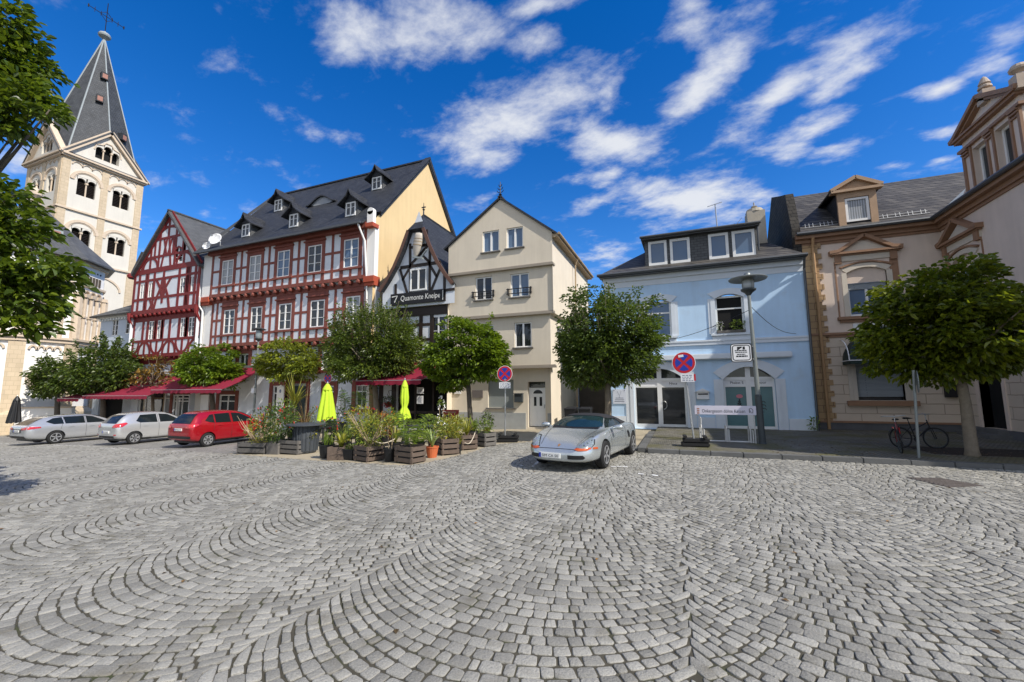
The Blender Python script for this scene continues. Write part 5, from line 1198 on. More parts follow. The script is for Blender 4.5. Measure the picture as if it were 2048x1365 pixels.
for T_, o0, oo, gg in ((TE, cy0, op, opg), (TS, cx0, ops, ogs)):
    for z, d in ((zc-.3, .35), (zc-.1, .55), (zs1_, .22), (zs2_, .22)): mb.fbox(T_, o0-.2, z, -.1, o0+8.2, z+.2, d)
    for z in (zc-.3, zs1_-.0, zs2_):
        for b0, b1 in ((.85, 3.62), (4.42, 7.15)):
            n = 3 if z == zc-.3 else 2
            if z != zc-.3: continue
            for k in range(n):
                a, c = o0+b0+(b1-b0)*k/n, o0+b0+(b1-b0)*(k+1)/n
                mb.strip(T_, [(a+(c-a)*(1-cos(t))/2, z-.62+.42*sin(t)) for t in [i*pi/8 for i in range(9)]], .12, 0, .1)
    for (a, z0, c, z1) in oo:
        m = (a+c)/2
        for r_, w_, d in ((1.42, .3, .12), (1.2, .1, .06)): mb.strip(T_, [(m-r_*cos(t), z1-.55+r_*.92*sin(t)) for t in [i*pi/12 for i in range(13)]], w_, 0, d)
        # two round-headed lights with a slim column
        for s in (-1, 1):
            cc_ = m+s*.5; nn = 8
            for i in range(nn):
                t0_, t1_ = i*pi/nn, (i+1)*pi/nn
                p_, q_ = (cc_-.42*cos(t0_), z1-.55+.42*sin(t0_)), (cc_-.42*cos(t1_), z1-.55+.42*sin(t1_))
                arch_in.fpoly(T_, [p_, q_, (q_[0], z1+.02), (p_[0], z1+.02)], -.25, -.02)
        arch_in.fbox(T_, a, z0, -.25, a+.08, z1, -.02); arch_in.fbox(T_, c-.08, z0, -.25, c, z1, -.02)
        cols.tube([T_(m, z0, -.12), T_(m, z1-.62, -.12)], .08, 8); cols.fbox(T_, m-.13, z1-.75, -.26, m+.13, z1-.55, .02)
    (a, z0, c, z1) = gg; m = (a+c)/2
    for s, ht in ((-.8, 1.55), (0, 2.0), (.8, 1.55)):
        nn = 8
        for i in range(nn):
            t0_, t1_ = i*pi/nn, (i+1)*pi/nn; p_, q_ = (m+s-.36*cos(t0_), z0+ht-.36+.36*sin(t0_)), (m+s-.36*cos(t1_), z0+ht-.36+.36*sin(t1_))
            arch_in.fpoly(T_, [p_, q_, (q_[0], z1+.02), (p_[0], z1+.02)], -.25, -.02)
    for s in (-.4, .4): cols.tube([T_(m+s, z0, -.12), T_(m+s, z0+1.25, -.12)], .08, 8); cols.fbox(T_, m+s-.1, z0+1.15, -.26, m+s+.1, z0+1.4, .02)
    mb.strip(T_, [(m-1.35, z0+1.0), (m-1.2, z0+1.75), (m-.55, z0+1.95), (m-.3, z0+2.35), (m+.3, z0+2.35), (m+.55, z0+1.95), (m+1.2, z0+1.75), (m+1.35, z0+1.0)], .12, 0, .08)
    for s in (-1, 1): mb.strip(T_, [(o0+4+s*4.35, zc-.1), (o0+4, za_+.1)], .55, -.2, .4)
    # blind arch on the lowest stage
    mb.strip(T_, [(o0+4.0-2.6*cos(t), 14.6+1.7*sin(t)) for t in [i*pi/12 for i in range(13)]], .2, 0, .12)
mb.build('stone_trim', M['churchtrim'], H); arch_in.split('arch_filling', M['churchwhite'], H); cols.split('colonnette', M['churchtrim'], H)
lv = MB()
for T_, oo in ((TE, op), (TS, ops)):
    for (a, z0, c, z1) in oo:
        for k in range(9): lv.fbox(T_, a, z0+.1+k*.2, -.6, c, z0+.14+k*.2, -.4)
lv.split('louvre', M['blackwood'], H)
# spire: eight-sided pyramid rising from the four gables
tip = V((cxm, cym, 49.6)); sp_ = MB(); hp = MB()
base = []
for i in range(4):
    a = i*pi/2; base.append(V((cxm+3.95*cos(a), cym+3.95*sin(a), za_+.0)))
    b = a+pi/4; base.append(V((cxm+5.1*cos(b), cym+5.1*sin(b), zc+.4)))
sp_.add(base+[tip], [(i, (i+1) % 8, 8) for i in range(8)])
sp_.build('spire', brickmat('spire_slate', (.075, .08, .086), (.055, .06, .066), (.025, .026, .028), .3, .2, .014, rough=.6, zk=1.0, bump=.8, var=.2, spec=.2), H)
for i in range(8): hp.bar(base[i], tip, .16, .12)
hp.split('spire_hip', M['lead'], H)
gr = MB()
for c_, ax in ((cx1, 'x'), (cx0, 'x'), (cy0, 'y'), (cy1, 'y')):      # roofs of the four gables
    o_ = .5 if c_ in (cx1, cy1) else -.5
    for s in (-1, 1):
        if ax == 'x': q = [(c_+o_, cym+s*4.45, zc-.05), (c_+o_, cym, za_+.28), (cxm, cym, za_+.28), (cxm, cym+s*4.45, zc-.05)]
        else: q = [(cxm+s*4.45, c_+o_, zc-.05), (cxm, c_+o_, za_+.28), (cxm, cym, za_+.28), (cxm+s*4.45, cym, zc-.05)]
        roofslab(gr, q, .12)
gr.split('gable_roof', M['slategrey'], H)
def spirepoint(a, f): p = V((cxm+4.2*cos(a), cym+4.2*sin(a), 32.5)); return p.lerp(tip, f)
for a, f in ((-.30, .40), (-1.18, .22), (.42, .16), (-.15, .62)):
    p = spirepoint(a, f); d = V((cos(a), sin(a), 0)); s_ = V((-sin(a), cos(a), 0)); r3 = Matrix((s_, d, (0, 0, 1))).transposed()
    mb = MB(); mb.obox(p+V((0, 0, .1)), (.36, .5, .46), r3); l_ = mb.build('spire_dormer', M['slate'], H); MB().obox(p+d*.5+V((0, 0, .05)), (.25, .03, .3), r3).build('louvre', M['pinkstone'], l_)
mb = MB(); mb.lathe([(.22, -1.6), (.12, -.3), (.3, -.1), (.62, .15), (.68, .35), (.55, .6), (.2, .8), (.06, 1.0)], tip, 14); mb.build('orb', M['lead'], H)
mb = MB(); tz = tip.z; mb.tube([(cxm, cym, tz+.8), (cxm, cym, tz+5.2)], .05, 6); mb.bar((cxm, cym-1.9, tz+3.2), (cxm, cym+1.9, tz+3.2), .06)
for s in (-1, 1):
    mb.bar((cxm, cym+s*1.9, tz+3.0), (cxm, cym+s*1.9, tz+3.4), .12)
    for u in (.6, 1.25): mb.bar((cxm, cym+s*u, tz+2.85), (cxm, cym+s*u, tz+3.55), .05)
    mb.bar((cxm, cym, tz+2.5), (cxm, cym+s*.7, tz+3.2), .05); mb.bar((cxm, cym, tz+3.9), (cxm, cym+s*.7, tz+3.2), .05)
mb.build('cross', M['blackmetal'], H)

H = thing('church_apse', 'white church apse with stone columns, an oval window and a conical slate roof', 'church', (-58, 19.5, -1.7))
ac = V((-58, 19.5, 0)); ar = 5.6; ns = 10
def ring(r_, z): return [V((ac.x+r_*cos(2*pi*(i+.5)/ns), ac.y+r_*sin(2*pi*(i+.5)/ns), z)) for i in range(ns)]
def drum(mb, r0_, z0, r1_, z1):
    A, B = ring(r0_, z0), ring(r1_, z1)
    for i in range(ns): mb.face([A[i], A[(i+1) % ns], B[(i+1) % ns], B[i]])
ez_ = 14.6; bz_ = 6.5
mb = MB(); drum(mb, ar, -3, ar, ez_); mb.box(-70, 8, -3, -60, 23.9, 15); mb.build('wall', M['white'], H, recalc=False)
mb = MB(); drum(mb, ar+.5, -3, ar+.5, .2); drum(mb, ar+.5, .2, ar, .7)
A = ring(ar+.06, 0)
for i in range(ns): 
    p_ = A[i]; d = (p_-V((ac.x, ac.y, 0))).normalized(); s_ = V((-d.y, d.x, 0)); r3 = Matrix((s_, d, (0, 0, 1))).transposed(); mb.obox((p_.x, p_.y, 3.2), (.5, .12, 3.2), r3)
mb.build('base_course', M['churchstone'], H, recalc=False)
tr = MB()
for z, h_, d in ((bz_, .3, .28), (bz_+.3, .2, .45), (12.2, .2, .2), (ez_-.3, .3, .3)): drum(tr, ar+d, z, ar+d, z+h_); drum(tr, ar-.1, z, ar+d, z); drum(tr, ar+d, z+h_, ar-.1, z+h_)
A = ring(ar+.05, 0)
for i in range(ns):
    p0, p1 = A[i], A[(i+1) % ns]; d = ((p0+p1)/2-V((ac.x, ac.y, 0))).normalized(); s_ = (p1-p0).normalized(); r3 = Matrix((s_, d, (0, 0, 1))).transposed()
    for k in (0, .27, .5, .73): q = p0.lerp(p1, k); tr.tube([(q.x+d.x*.1, q.y+d.y*.1, bz_+.5), (q.x+d.x*.1, q.y+d.y*.1, 11.2)], .16 if k else .34, 8); tr.obox((q.x+d.x*.1, q.y+d.y*.1, 9.2), (.22, .2, .08), r3); tr.obox((q.x+d.x*.1, q.y+d.y*.1, 11.3), (.26 if k else .4, .22, .16), r3)
    l_ = (p1-p0).length
    for k in range(3):
        c0 = p0.lerp(p1, (.27, .5, .73)[k]-.115); Tn = lambda u, z, dd: tuple(c0+s_*u+d*(dd+.0)+V((0, 0, z)))
        tr.strip(Tn, [(.40-.36*cos(t), 11.45+.36*sin(t)) for t in [j*pi/8 for j in range(9)]], .12, 0, .2)
    for k in range(4):
        Tn = lambda u, z, dd: tuple(p0+s_*u+d*dd+V((0, 0, z))); w_ = (l_-1.4)/4
        tr.strip(Tn, [(.7+w_*(k+.5)-w_*.45*cos(t), 5.8+.35*sin(t)) for t in [j*pi/8 for j in range(9)]], .14, 0, .1)
tr.split('stone_trim', M['churchtrim'], H, recalc=False)
# oval windows low in each bay, gallery openings under the eaves
sfr = MB(); gl = MB(); gal = MB()
for i in range(ns):
    p0, p1 = A[i], A[(i+1) % ns]; d = ((p0+p1)/2-V((ac.x, ac.y, 0))).normalized(); s_ = (p1-p0).normalized(); mid = (p0+p1)/2
    Tn = lambda u, z, dd: tuple(mid+s_*u+d*(dd-.04)+V((0, 0, z)))
    for r_, w_, dd in ((.92, .2, .16), (.72, .16, .1)): sfr.strip(Tn, [(r_*cos(t), 3.2+r_*.92*sin(t)) for t in [j*pi/12 for j in range(25)]], w_, 0, dd)
    gl.fpoly(Tn, [(.68*cos(t), 3.2+.62*sin(t)) for t in [j*pi/12 for j in range(24)]], .0, .06)
    for k in range(6): gal.fbox(Tn, -1.2+k*.42, 12.55, 0, -.93+k*.42, 13.35, .06); gal.fbox(Tn, -1.1+k*.42, 13.75, .0, -1.0+k*.42, 13.9, .06)
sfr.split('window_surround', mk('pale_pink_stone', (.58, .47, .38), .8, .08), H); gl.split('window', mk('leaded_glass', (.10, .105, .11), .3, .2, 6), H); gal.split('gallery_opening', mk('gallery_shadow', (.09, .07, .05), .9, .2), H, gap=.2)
rb = ring(ar+.75, ez_-.05); tipA = V((ac.x, ac.y, D(84, 396, 19.5).z)); mb = MB()
for i in range(ns): mb.face([rb[i], rb[(i+1) % ns], rb[(i+1) % ns]+V((0, 0, .12)), rb[i]+V((0, 0, .12))]); mb.face([rb[i]+V((0, 0, .12)), rb[(i+1) % ns]+V((0, 0, .12)), tipA]); mb.face([rb[i], rb[(i+1) % ns], V((ac.x, ac.y, ez_-.1))])
rf = mb.build('roof', M['slategrey'], H, recalc=False)
for i in (7, 8, 9, 6):
    b_ = (rb[i]+rb[(i+1) % ns])/2; p_ = b_.lerp(tipA, .32); d = (b_-V((ac.x, ac.y, b_.z))).normalized(); s_ = V((-d.y, d.x, 0)); r3 = Matrix((s_, d, (0, 0, 1))).transposed()
    l_ = MB().obox(p_+V((0, 0, .2)), (.5, .7, .32), r3).build('roof_dormer', M['lead'], rf); MB().obox(p_+d*.7+V((0, 0, .2)), (.32, .03, .22), r3).build('pane', M['pinkstone'], l_)
mb = MB(); mb.lathe([(.3, -.3), (.2, .2), (.5, .5), (.5, .8), (.15, 1.2), (.02, 1.5)], tipA, 10); mb.build('roof_finial', M['churchtrim'], H)
# low garden wall by the church
t = thing('boundary_wall', 'long low pale wall with stone coping in front of the church', 'wall', (-52, 15.5, -1.7))
mb = MB(); mb.bar((-60, 12.4, -1.0), (-49.3, 20.5, -1.0), .4, 3.4, (0, 0, 1)); mb.build('wall_body', M['white'], t); mb = MB(); mb.bar((-60, 12.4, .75), (-49.3, 20.5, .75), .56, .12, (0, 0, 1)); mb.build('coping', M['churchtrim'], t)

# ---- crimson awnings --------------------------------------------------------------------------------------
def awning(xa, xb, Yw, zw, Yf, zf, label, dz=0.0):
    t = thing('awning', label, 'awning', ((xa+xb)/2, Yw, zw), group='crimson shop awnings'); mb = MB()
    n = 10
    for i in range(n):
        a, b = i/n, (i+1)/n; g = lambda f: (Yw+(Yf-Yw)*f, zw+(zf-zw)*f-.12*sin(f*pi)); (y0, z0), (y1, z1) = g(a), g(b)
        mb.hexa([(xa, y0, z0-.02), (xa, y1, z1-.02), (xb, y1, z1-.02-dz), (xb, y0, z0-.02-dz), (xa, y0, z0), (xa, y1, z1), (xb, y1, z1-dz), (xb, y0, z0-dz)])
    mb.build('canopy', M['awnred'], t)
    mb = MB(); k = int((xb-xa)/.5)
    for i in range(k):
        a, b = xa+(xb-xa)*i/k, xa+(xb-xa)*(i+1)/k; za_2, zb_2 = zf-dz*i/k, zf-dz*(i+1)/k
        mb.prism([(a, Yf-.03, za_2-.02), (b, Yf-.03, zb_2-.02), (b, Yf-.04, zb_2-.22), ((a+b)/2, Yf-.06, za_2-.27), (a, Yf-.04, za_2-.22)], (0, .012, 0))
    mb.build('valance', M['awnred'], t)
    mb = MB(); mb.bar((xa, Yf, zf-.02), (xb, Yf, zf-.02-dz), .06); mb.box(xa, Yw-.1, zw-.05, xb, Yw, zw+.12)
    for xx in (xa+.3, xb-.3): mb.bar((xx, Yw-.1, zw-.7), (xx, Yf, zf-.08), .04)
    mb.build('awning_arm', M['galv'], t)
awning(-46.5, -43.4, 21.3, 2.7, 18.3, 1.55, 'short crimson awning half hidden behind the dark tree pair')
awning(-43.2, -35.0, 21.3, 3.3, 18.4, 1.75, 'long crimson awning in front of the pointed red gable house')
awning(-34.6, -27.3, 21.4, 3.75, 18.4, 2.15, 'crimson awning below the wide timbered house ending at the lamp post')
awning(-16.9, -12.6, 21.2, 3.7, 18.9, 2.55, 'dusky crimson awning over the black timbered pub front')
# ------------------------------------------------------------------ trees
def leaves(name, P, Dr, L_, W_, mat, parent, droop=.25, fold=.22):
    n = len(P); Dr = Dr/np.maximum(np.linalg.norm(Dr, axis=1, keepdims=True), 1e-6)
    up = rng.normal(0, .45, (n, 3)); up[:, 2] += 1
    sd_ = np.cross(Dr, up); sd_ /= np.maximum(np.linalg.norm(sd_, axis=1, keepdims=True), 1e-6); nn = np.cross(sd_, Dr)
    L_ = (L_*rng.uniform(.65, 1.25, (n, 1))); W2_ = W_*rng.uniform(.7, 1.2, (n, 1))/2
    mid = P+Dr*L_*.45; tip = P+Dr*L_; tip[:, 2] -= (L_[:, 0]*droop); f_ = nn*W2_*fold*2
    q1 = P+Dr*L_*.75; q1[:, 2] -= L_[:, 0]*droop*.5
    v = np.stack([P, mid+sd_*W2_+f_, q1+sd_*W2_*.7+f_, tip, q1-sd_*W2_*.7+f_, mid-sd_*W2_+f_], 1)-np.array(ORG)
    off = (np.arange(n)*6)[:, None, None]
    quads = (np.array([(0, 1, 2, 3), (0, 3, 4, 5)])[None]+off).reshape(-1, 4)
    return link(npmesh(name, v.reshape(-1, 3), quads, None, mat), parent)
def unit(n): v = rng.normal(0, 1, (n, 3)); return v/np.linalg.norm(v, axis=1, keepdims=True)
def canopy(blobs, K, per, cr, flat=.5, shell=(.72, 1.0), inner=.2):
    """leaf positions and directions in clusters spread over ellipsoids (centre, radii)"""
    Ps, Ds = [], []; tot = sum(b[1][0]*b[1][2] for b in blobs); cents = []
    for c, r in blobs:
        k = max(3, int(K*r[0]*r[2]/tot)); u = unit(k)
        t = np.where(rng.random(k) < inner, rng.uniform(.25, .7, k), rng.uniform(*shell, k))[:, None]
        lump = (1+.13*np.sin(u[:, :1]*5.1+c[0])+.12*np.cos(u[:, 1:2]*6.3+u[:, 2:3]*4.4+c[1]))
        cc = np.array(c)+u*np.array(r)*t*lump; cents.append(cc)
        for j in range(k):
            m = int(per*rng.uniform(.6, 1.4)); o = unit(m)*rng.uniform(.15, 1, (m, 1))**.5*cr*rng.uniform(.7, 1.25)
            o[:, 2] *= flat; o[:, 2] += .25*cr*flat
            Ps.append(cc[j]+o); d = u[j]*.9+o/cr*1.0+rng.normal(0, .45, (m, 3)); d[:, 2] = d[:, 2]*.6-.1; Ds.append(d)
    return np.concatenate(Ps), np.concatenate(Ds), np.concatenate(cents)
def tree(label, base, top, blobs, mat, K=110, per=34, cr=.42, L_=.17, W_=.11, tr_=.13, bark='bark', shoots=0, shl=1.0, flat=.5, group='trees lining the square', limbs=12, inner=.2, name='tree', cat='tree'):
    global ORG
    t = thing(name, label, cat, base, group=group)
    mb = MB(); b = V(base); tp = V(top); mid = b.lerp(tp, .5)+V((random.uniform(-.06, .06), random.uniform(-.06, .06), 0))
    mb.tube([b-V((0, 0, .1)), b+V((0, 0, .12)), b.lerp(mid, .6), mid, tp], [tr_*1.5, tr_*1.12, tr_, tr_*.9, tr_*.8], 10)
    P, Dd, cs = canopy(blobs, K, per, cr, flat, inner=inner)
    idx = rng.choice(len(cs), min(limbs, len(cs)), replace=False)
    for i in idx:
        e = V(cs[i]); m_ = tp.lerp(e, .5)+V((0, 0, -.1*(e-tp).length)); mb.tube([tp-V((0, 0, .15)), m_, e], [tr_*.45, tr_*.28, .012], 6)
    if shoots:
        SP, SD = [], []; c0, r0 = blobs[0]
        for i in range(shoots):
            u = unit(1)[0]; u[2] = abs(u[2])*.9+.05; s_ = np.array(c0)+u*np.array(r0)*.82; d = np.array([u[0]*.45, u[1]*.45, 1.0]); d /= np.linalg.norm(d)
            ln = shl*rng.uniform(.5, 1.2); k = int(ln*26); tt = rng.uniform(0, 1, (k, 1)); 
            SP.append(s_+d*ln*tt+rng.normal(0, .035, (k, 3))); dd_ = unit(k)*.8+d*.7; SD.append(dd_)
            mb.tube([V(s_-d*.3), V(s_+d*ln)], [.014, .004], 4)
        P = np.concatenate([P]+SP); Dd = np.concatenate([Dd]+SD)
    mb.build('trunk', M[bark], t, smooth=True)
    leaves('crown', P, Dd, L_, W_, mat, t)
    return t
M['leafA'] = leafmat('maple_leaf', (.072, .120, .012), (.26, .36, .02), .42)
M['leafB'] = leafmat('willow_green_leaf', (.082, .125, .024), (.24, .34, .04), .40, .36)
M['leafC'] = leafmat('hornbeam_leaf', (.060, .100, .020), (.19, .28, .03), .42)
M['leafD'] = leafmat('autumn_yellow_green_leaf', (.155, .205, .025), (.42, .46, .04), .36)
M['leafE'] = leafmat('sparse_ochre_leaf', (.145, .105, .028), (.30, .2, .04), .55)
M['leafF'] = leafmat('bright_maple_leaf', (.095, .160, .014), (.32, .46, .02), .40)
M['leafG'] = leafmat('glossy_right_tree_leaf', (.098, .136, .014), (.34, .40, .02), .45, .28)
M['straw'] = leafmat('straw_brown_leaf', (.20, .15, .075), (.3, .22, .1), .3)
def pxtree(label, bx, by, cxp, cyp, rxp, ryp, Y, mat, ex=(), dzb=0, topf=.35, lean=.8, **k):
    g = G(bx, by, dzb); 
    if Y is None: Y = g.y
    base = V((D(bx, by, Y).x, Y, 0)); base.z = gz(base.x, Y)+(.118 if dzb else 0)
    def bl(x, y, rx, ry):
        c = D(x, y, Y); s = (c-CAM).dot(CF)/FPX; sh = .93
        return (tuple(c), (rx*s*sh, rx*s*sh*.92, ry*s*sh))
    blobs = [bl(cxp, cyp, rxp, ryp)]+[bl(*e) for e in ex]
    c, r = blobs[0]; top = V((c[0]*lean+base.x*(1-lean), Y, c[2]-r[2]*(1-topf)))
    return tree(label, base, top, blobs, mat, **k)
pxtree('dense round maple with a leaning pale trunk on the shaded pavement by the bicycles', 1945, 912, 1892, 655, 148, 82, None, M['leafG'], [(1834, 668, 84, 88), (1985, 655, 105, 85), (1890, 595, 115, 62), (1930, 705, 110, 62), (1832, 715, 70, 50), (1885, 730, 60, 38)], .118, K=520, per=36, cr=.33, L_=.175, W_=.115, tr_=.13, lean=.42, bark='barkpale', limbs=22, shoots=14, shl=.4, flat=.62)
pxtree('big egg shaped green tree with upright twigs behind the silver roadster', 1215, 882, 1212, 672, 106, 104, 17.0, M['leafC'], [(1165, 690, 62, 78), (1262, 690, 62, 76), (1212, 720, 100, 60)], K=640, per=38, cr=.33, L_=.14, W_=.082, tr_=.14, bark='barkpale', limbs=18, shoots=80, shl=.55, flat=.7)
pxtree('round layered maple in front of the cream house and the pub', 943, 873, 933, 702, 76, 68, None, M['leafF'], [(880, 722, 40, 42), (975, 720, 38, 48), (905, 765, 30, 18)], K=400, per=36, cr=.34, L_=.175, W_=.115, tr_=.13, limbs=16, shoots=7, shl=.8, flat=.42)
pxtree('bushy tree with tall wispy shoots standing between the two lime parasols', 757, 865, 745, 690, 92, 72, None, M['leafB'], [(690, 705, 44, 56), (800, 700, 44, 58), (745, 735, 84, 34)], K=560, per=36, cr=.40, L_=.175, W_=.085, tr_=.17, bark='barkpale', limbs=16, shoots=120, shl=1.2, flat=.7)
pxtree('yellowing tree with thin foliage beside the lamp post at the long awning', 587, 855, 578, 722, 58, 42, 20.5, M['leafD'], [(545, 730, 28, 26), (612, 735, 30, 30)], K=170, per=28, cr=.44, L_=.22, W_=.14, tr_=.15, limbs=16, shoots=8, shl=.6, inner=.1, flat=.4)
pxtree('compact bright green ball tree in front of the long crimson awning', 428, 838, 420, 734, 58, 44, 20.0, M['leafF'], [(395, 745, 34, 34), (450, 748, 32, 34)], K=260, per=32, cr=.42, L_=.23, W_=.15, tr_=.18, limbs=14, flat=.42)
pxtree('sparse young tree with ochre leaves behind the middle silver car', 308, 838, 305, 748, 34, 30, 20.0, M['leafE'], [(275, 772, 30, 12), (335, 765, 30, 12), (305, 730, 24, 18)], K=46, per=18, cr=.6, L_=.26, W_=.16, tr_=.12, bark='barkpale', limbs=20, inner=.35, flat=.35)
pxtree('dark leafy tree with stray sprouts on top', 207, 838, 208, 745, 54, 46, 19.5, M['leafC'], [(180, 755, 34, 36), (240, 750, 30, 32)], K=190, per=30, cr=.55, L_=.27, W_=.15, tr_=.2, limbs=12, shoots=50, shl=1.7, flat=.5)
pxtree('dark leafy tree touching the sprouting one, nearest to the church', 116, 842, 117, 756, 44, 42, 19.0, M['leafC'], [(95, 765, 26, 32), (140, 765, 26, 32)], K=150, per=30, cr=.55, L_=.27, W_=.15, tr_=.2, limbs=12, shoots=12, shl=1.0, flat=.5)
# the near tree whose branches reach into the picture from the left
def near(x, y, r_, Y=2.6):
    r_ -= 24; Y *= 1.5; c = D(x, y, Y); s = (c-CAM).dot(CF)/FPX; return (tuple(c), (r_*s, r_*s, r_*s*.85))
bl = [near(*q) for q in ((-10, 40, 72, 2.4), (20, 130, 78, 2.6), (40, 205, 72, 2.6), (95, 225, 38, 2.7), (-10, 225, 70, 2.4), (15, 270, 34, 2.5), (30, 390, 36, 2.9), (15, 470, 80, 2.6), (70, 540, 78, 2.7), (25, 600, 85, 2.5), (-40, 560, 90, 2.4), (125, 545, 36, 2.8), (45, 660, 56, 2.6), (-60, 130, 110, 2.3), (-90, 420, 130, 2.2), (-120, 650, 90, 2.2))]
tree('big broadleaf tree with low branches hanging in front of the church', (-15.9, 3.5, gz(-15.9, 3.5)), (-15.5, 3.6, 5.6), bl, M['leafA'], K=480, per=24, cr=.34, L_=.18, W_=.11, tr_=.16, limbs=46, inner=.25, flat=.5, group=None, name='broadleaf_tree')

# ------------------------------------------------------------------ pots, crates and plants
def strap(mb, c, n, h, r, w, curl=1.0, up=.8):
    for i in range(n):
        a = random.uniform(0, 2*pi); l = random.uniform(.7, 1.1); e = random.uniform(.2, 1.0)
        dx, dy = cos(a), sin(a); k = 5; pr = None
        for j in range(k+1):
            t = j/k; rr = r*l*(t**1.15)*(.35+.65*e); zz = h*l*(t*(1.25-.25*e)-curl*e*.55*t*t*1.3); ww = w*(1-t)**.6*.5+.003
            p = V((c[0]+dx*rr, c[1]+dy*rr, c[2]+zz)); q = (p+V((-dy*ww, dx*ww, ww*.4)), p+V((dy*ww, -dx*ww, ww*.4)), p)
            if pr: mb.face([pr[0], pr[2], q[2], q[0]]); mb.face([pr[2], pr[1], q[1], q[2]])
            pr = q
def bush(c, rx, rz, n, L_, W_, mat, parent, up=.4, name='foliage'):
    u = unit(n); t = rng.uniform(.2, 1, (n, 1))**.6; P = np.array(c)+u*np.array([rx, rx, rz])*t; Dd = u+rng.normal(0, .5, (n, 3)); Dd[:, 2] += up
    return leaves(name, P, Dd, L_, W_, mat, parent, .2)
def fronds(mb, c, n, l, rise):
    for i in range(n):
        rs_ = random.uniform(.5, 1.25); a = 2*pi*i/n+random.uniform(-.3, .3); dx, dy = cos(a), sin(a); k = 9; ll = l*random.uniform(.6, 1.1)
        for j in range(1, k+1):
            t = j/k; rr = ll*t*.85; zz = rise*rs_*(t*1.6-1.15*t*t); p = V((c[0]+dx*rr, c[1]+dy*rr, c[2]+zz)); s = l*.30*(1-abs(t-.45))*.9
            for sg in (-1, 1):
                q = p+V((-dy*sg*s+dx*s*.5, dx*sg*s+dy*s*.5, -s*.25)); m_ = p.lerp(q, .5); w_ = .018
                mb.face([p, m_+V((dx*w_, dy*w_, .01)), q, m_-V((dx*w_, dy*w_, .01))])
def pot(t, c, r, h, mat, taper=.78, square=False, name='pot'):
    mb = MB(); n = 4 if square else 18; k = 1.38 if square else 1.0
    mb.lathe([(r*taper*k, 0), (r*k, h*.9), (r*1.06*k, h*.9), (r*1.06*k, h), (r*.93*k, h), (r*.9*k, h*.93)], c, n, sq=square)
    o = mb.build(name, mat, t, smooth=False); MB().lathe([(r*.9*k, h*.86), (r*.9*k, h*.9)], c, n, sq=square).build('soil', M['soil'], t); return o
def crate(t, c, w, d, h, rot=0, mat='wood', slats=3):
    m = Matrix.Rotation(rot, 3, 'Z'); mb = MB(); c = V(c)
    P = lambda x, y, z: c+m@V((x, y, z))
    for sx in (-1, 1):
        for sy in (-1, 1): mb.obox(P(sx*(w/2-.03), sy*(d/2-.03), h/2), (.03, .03, h/2), m)
    for k in range(slats):
        z = h*(k+.62)/slats; hh = h/slats*.36
        for sy in (-1, 1): mb.obox(P(0, sy*(d/2+.012), z), (w/2, .011, hh), m)
        for sx in (-1, 1): mb.obox(P(sx*(w/2+.012), 0, z), (.011, d/2, hh), m)
    mb.obox(P(0, 0, .05), (w/2-.02, d/2-.02, .012), m); mb.build('crate', M[mat], t)
    MB().obox(P(0, 0, h*.5), (w/2-.05, d/2-.05, h*.36), m).build('liner', M['black'], t); MB().obox(P(0, 0, h*.87), (w/2-.06, d/2-.06, .012), m).build('soil', M['soil'], t)
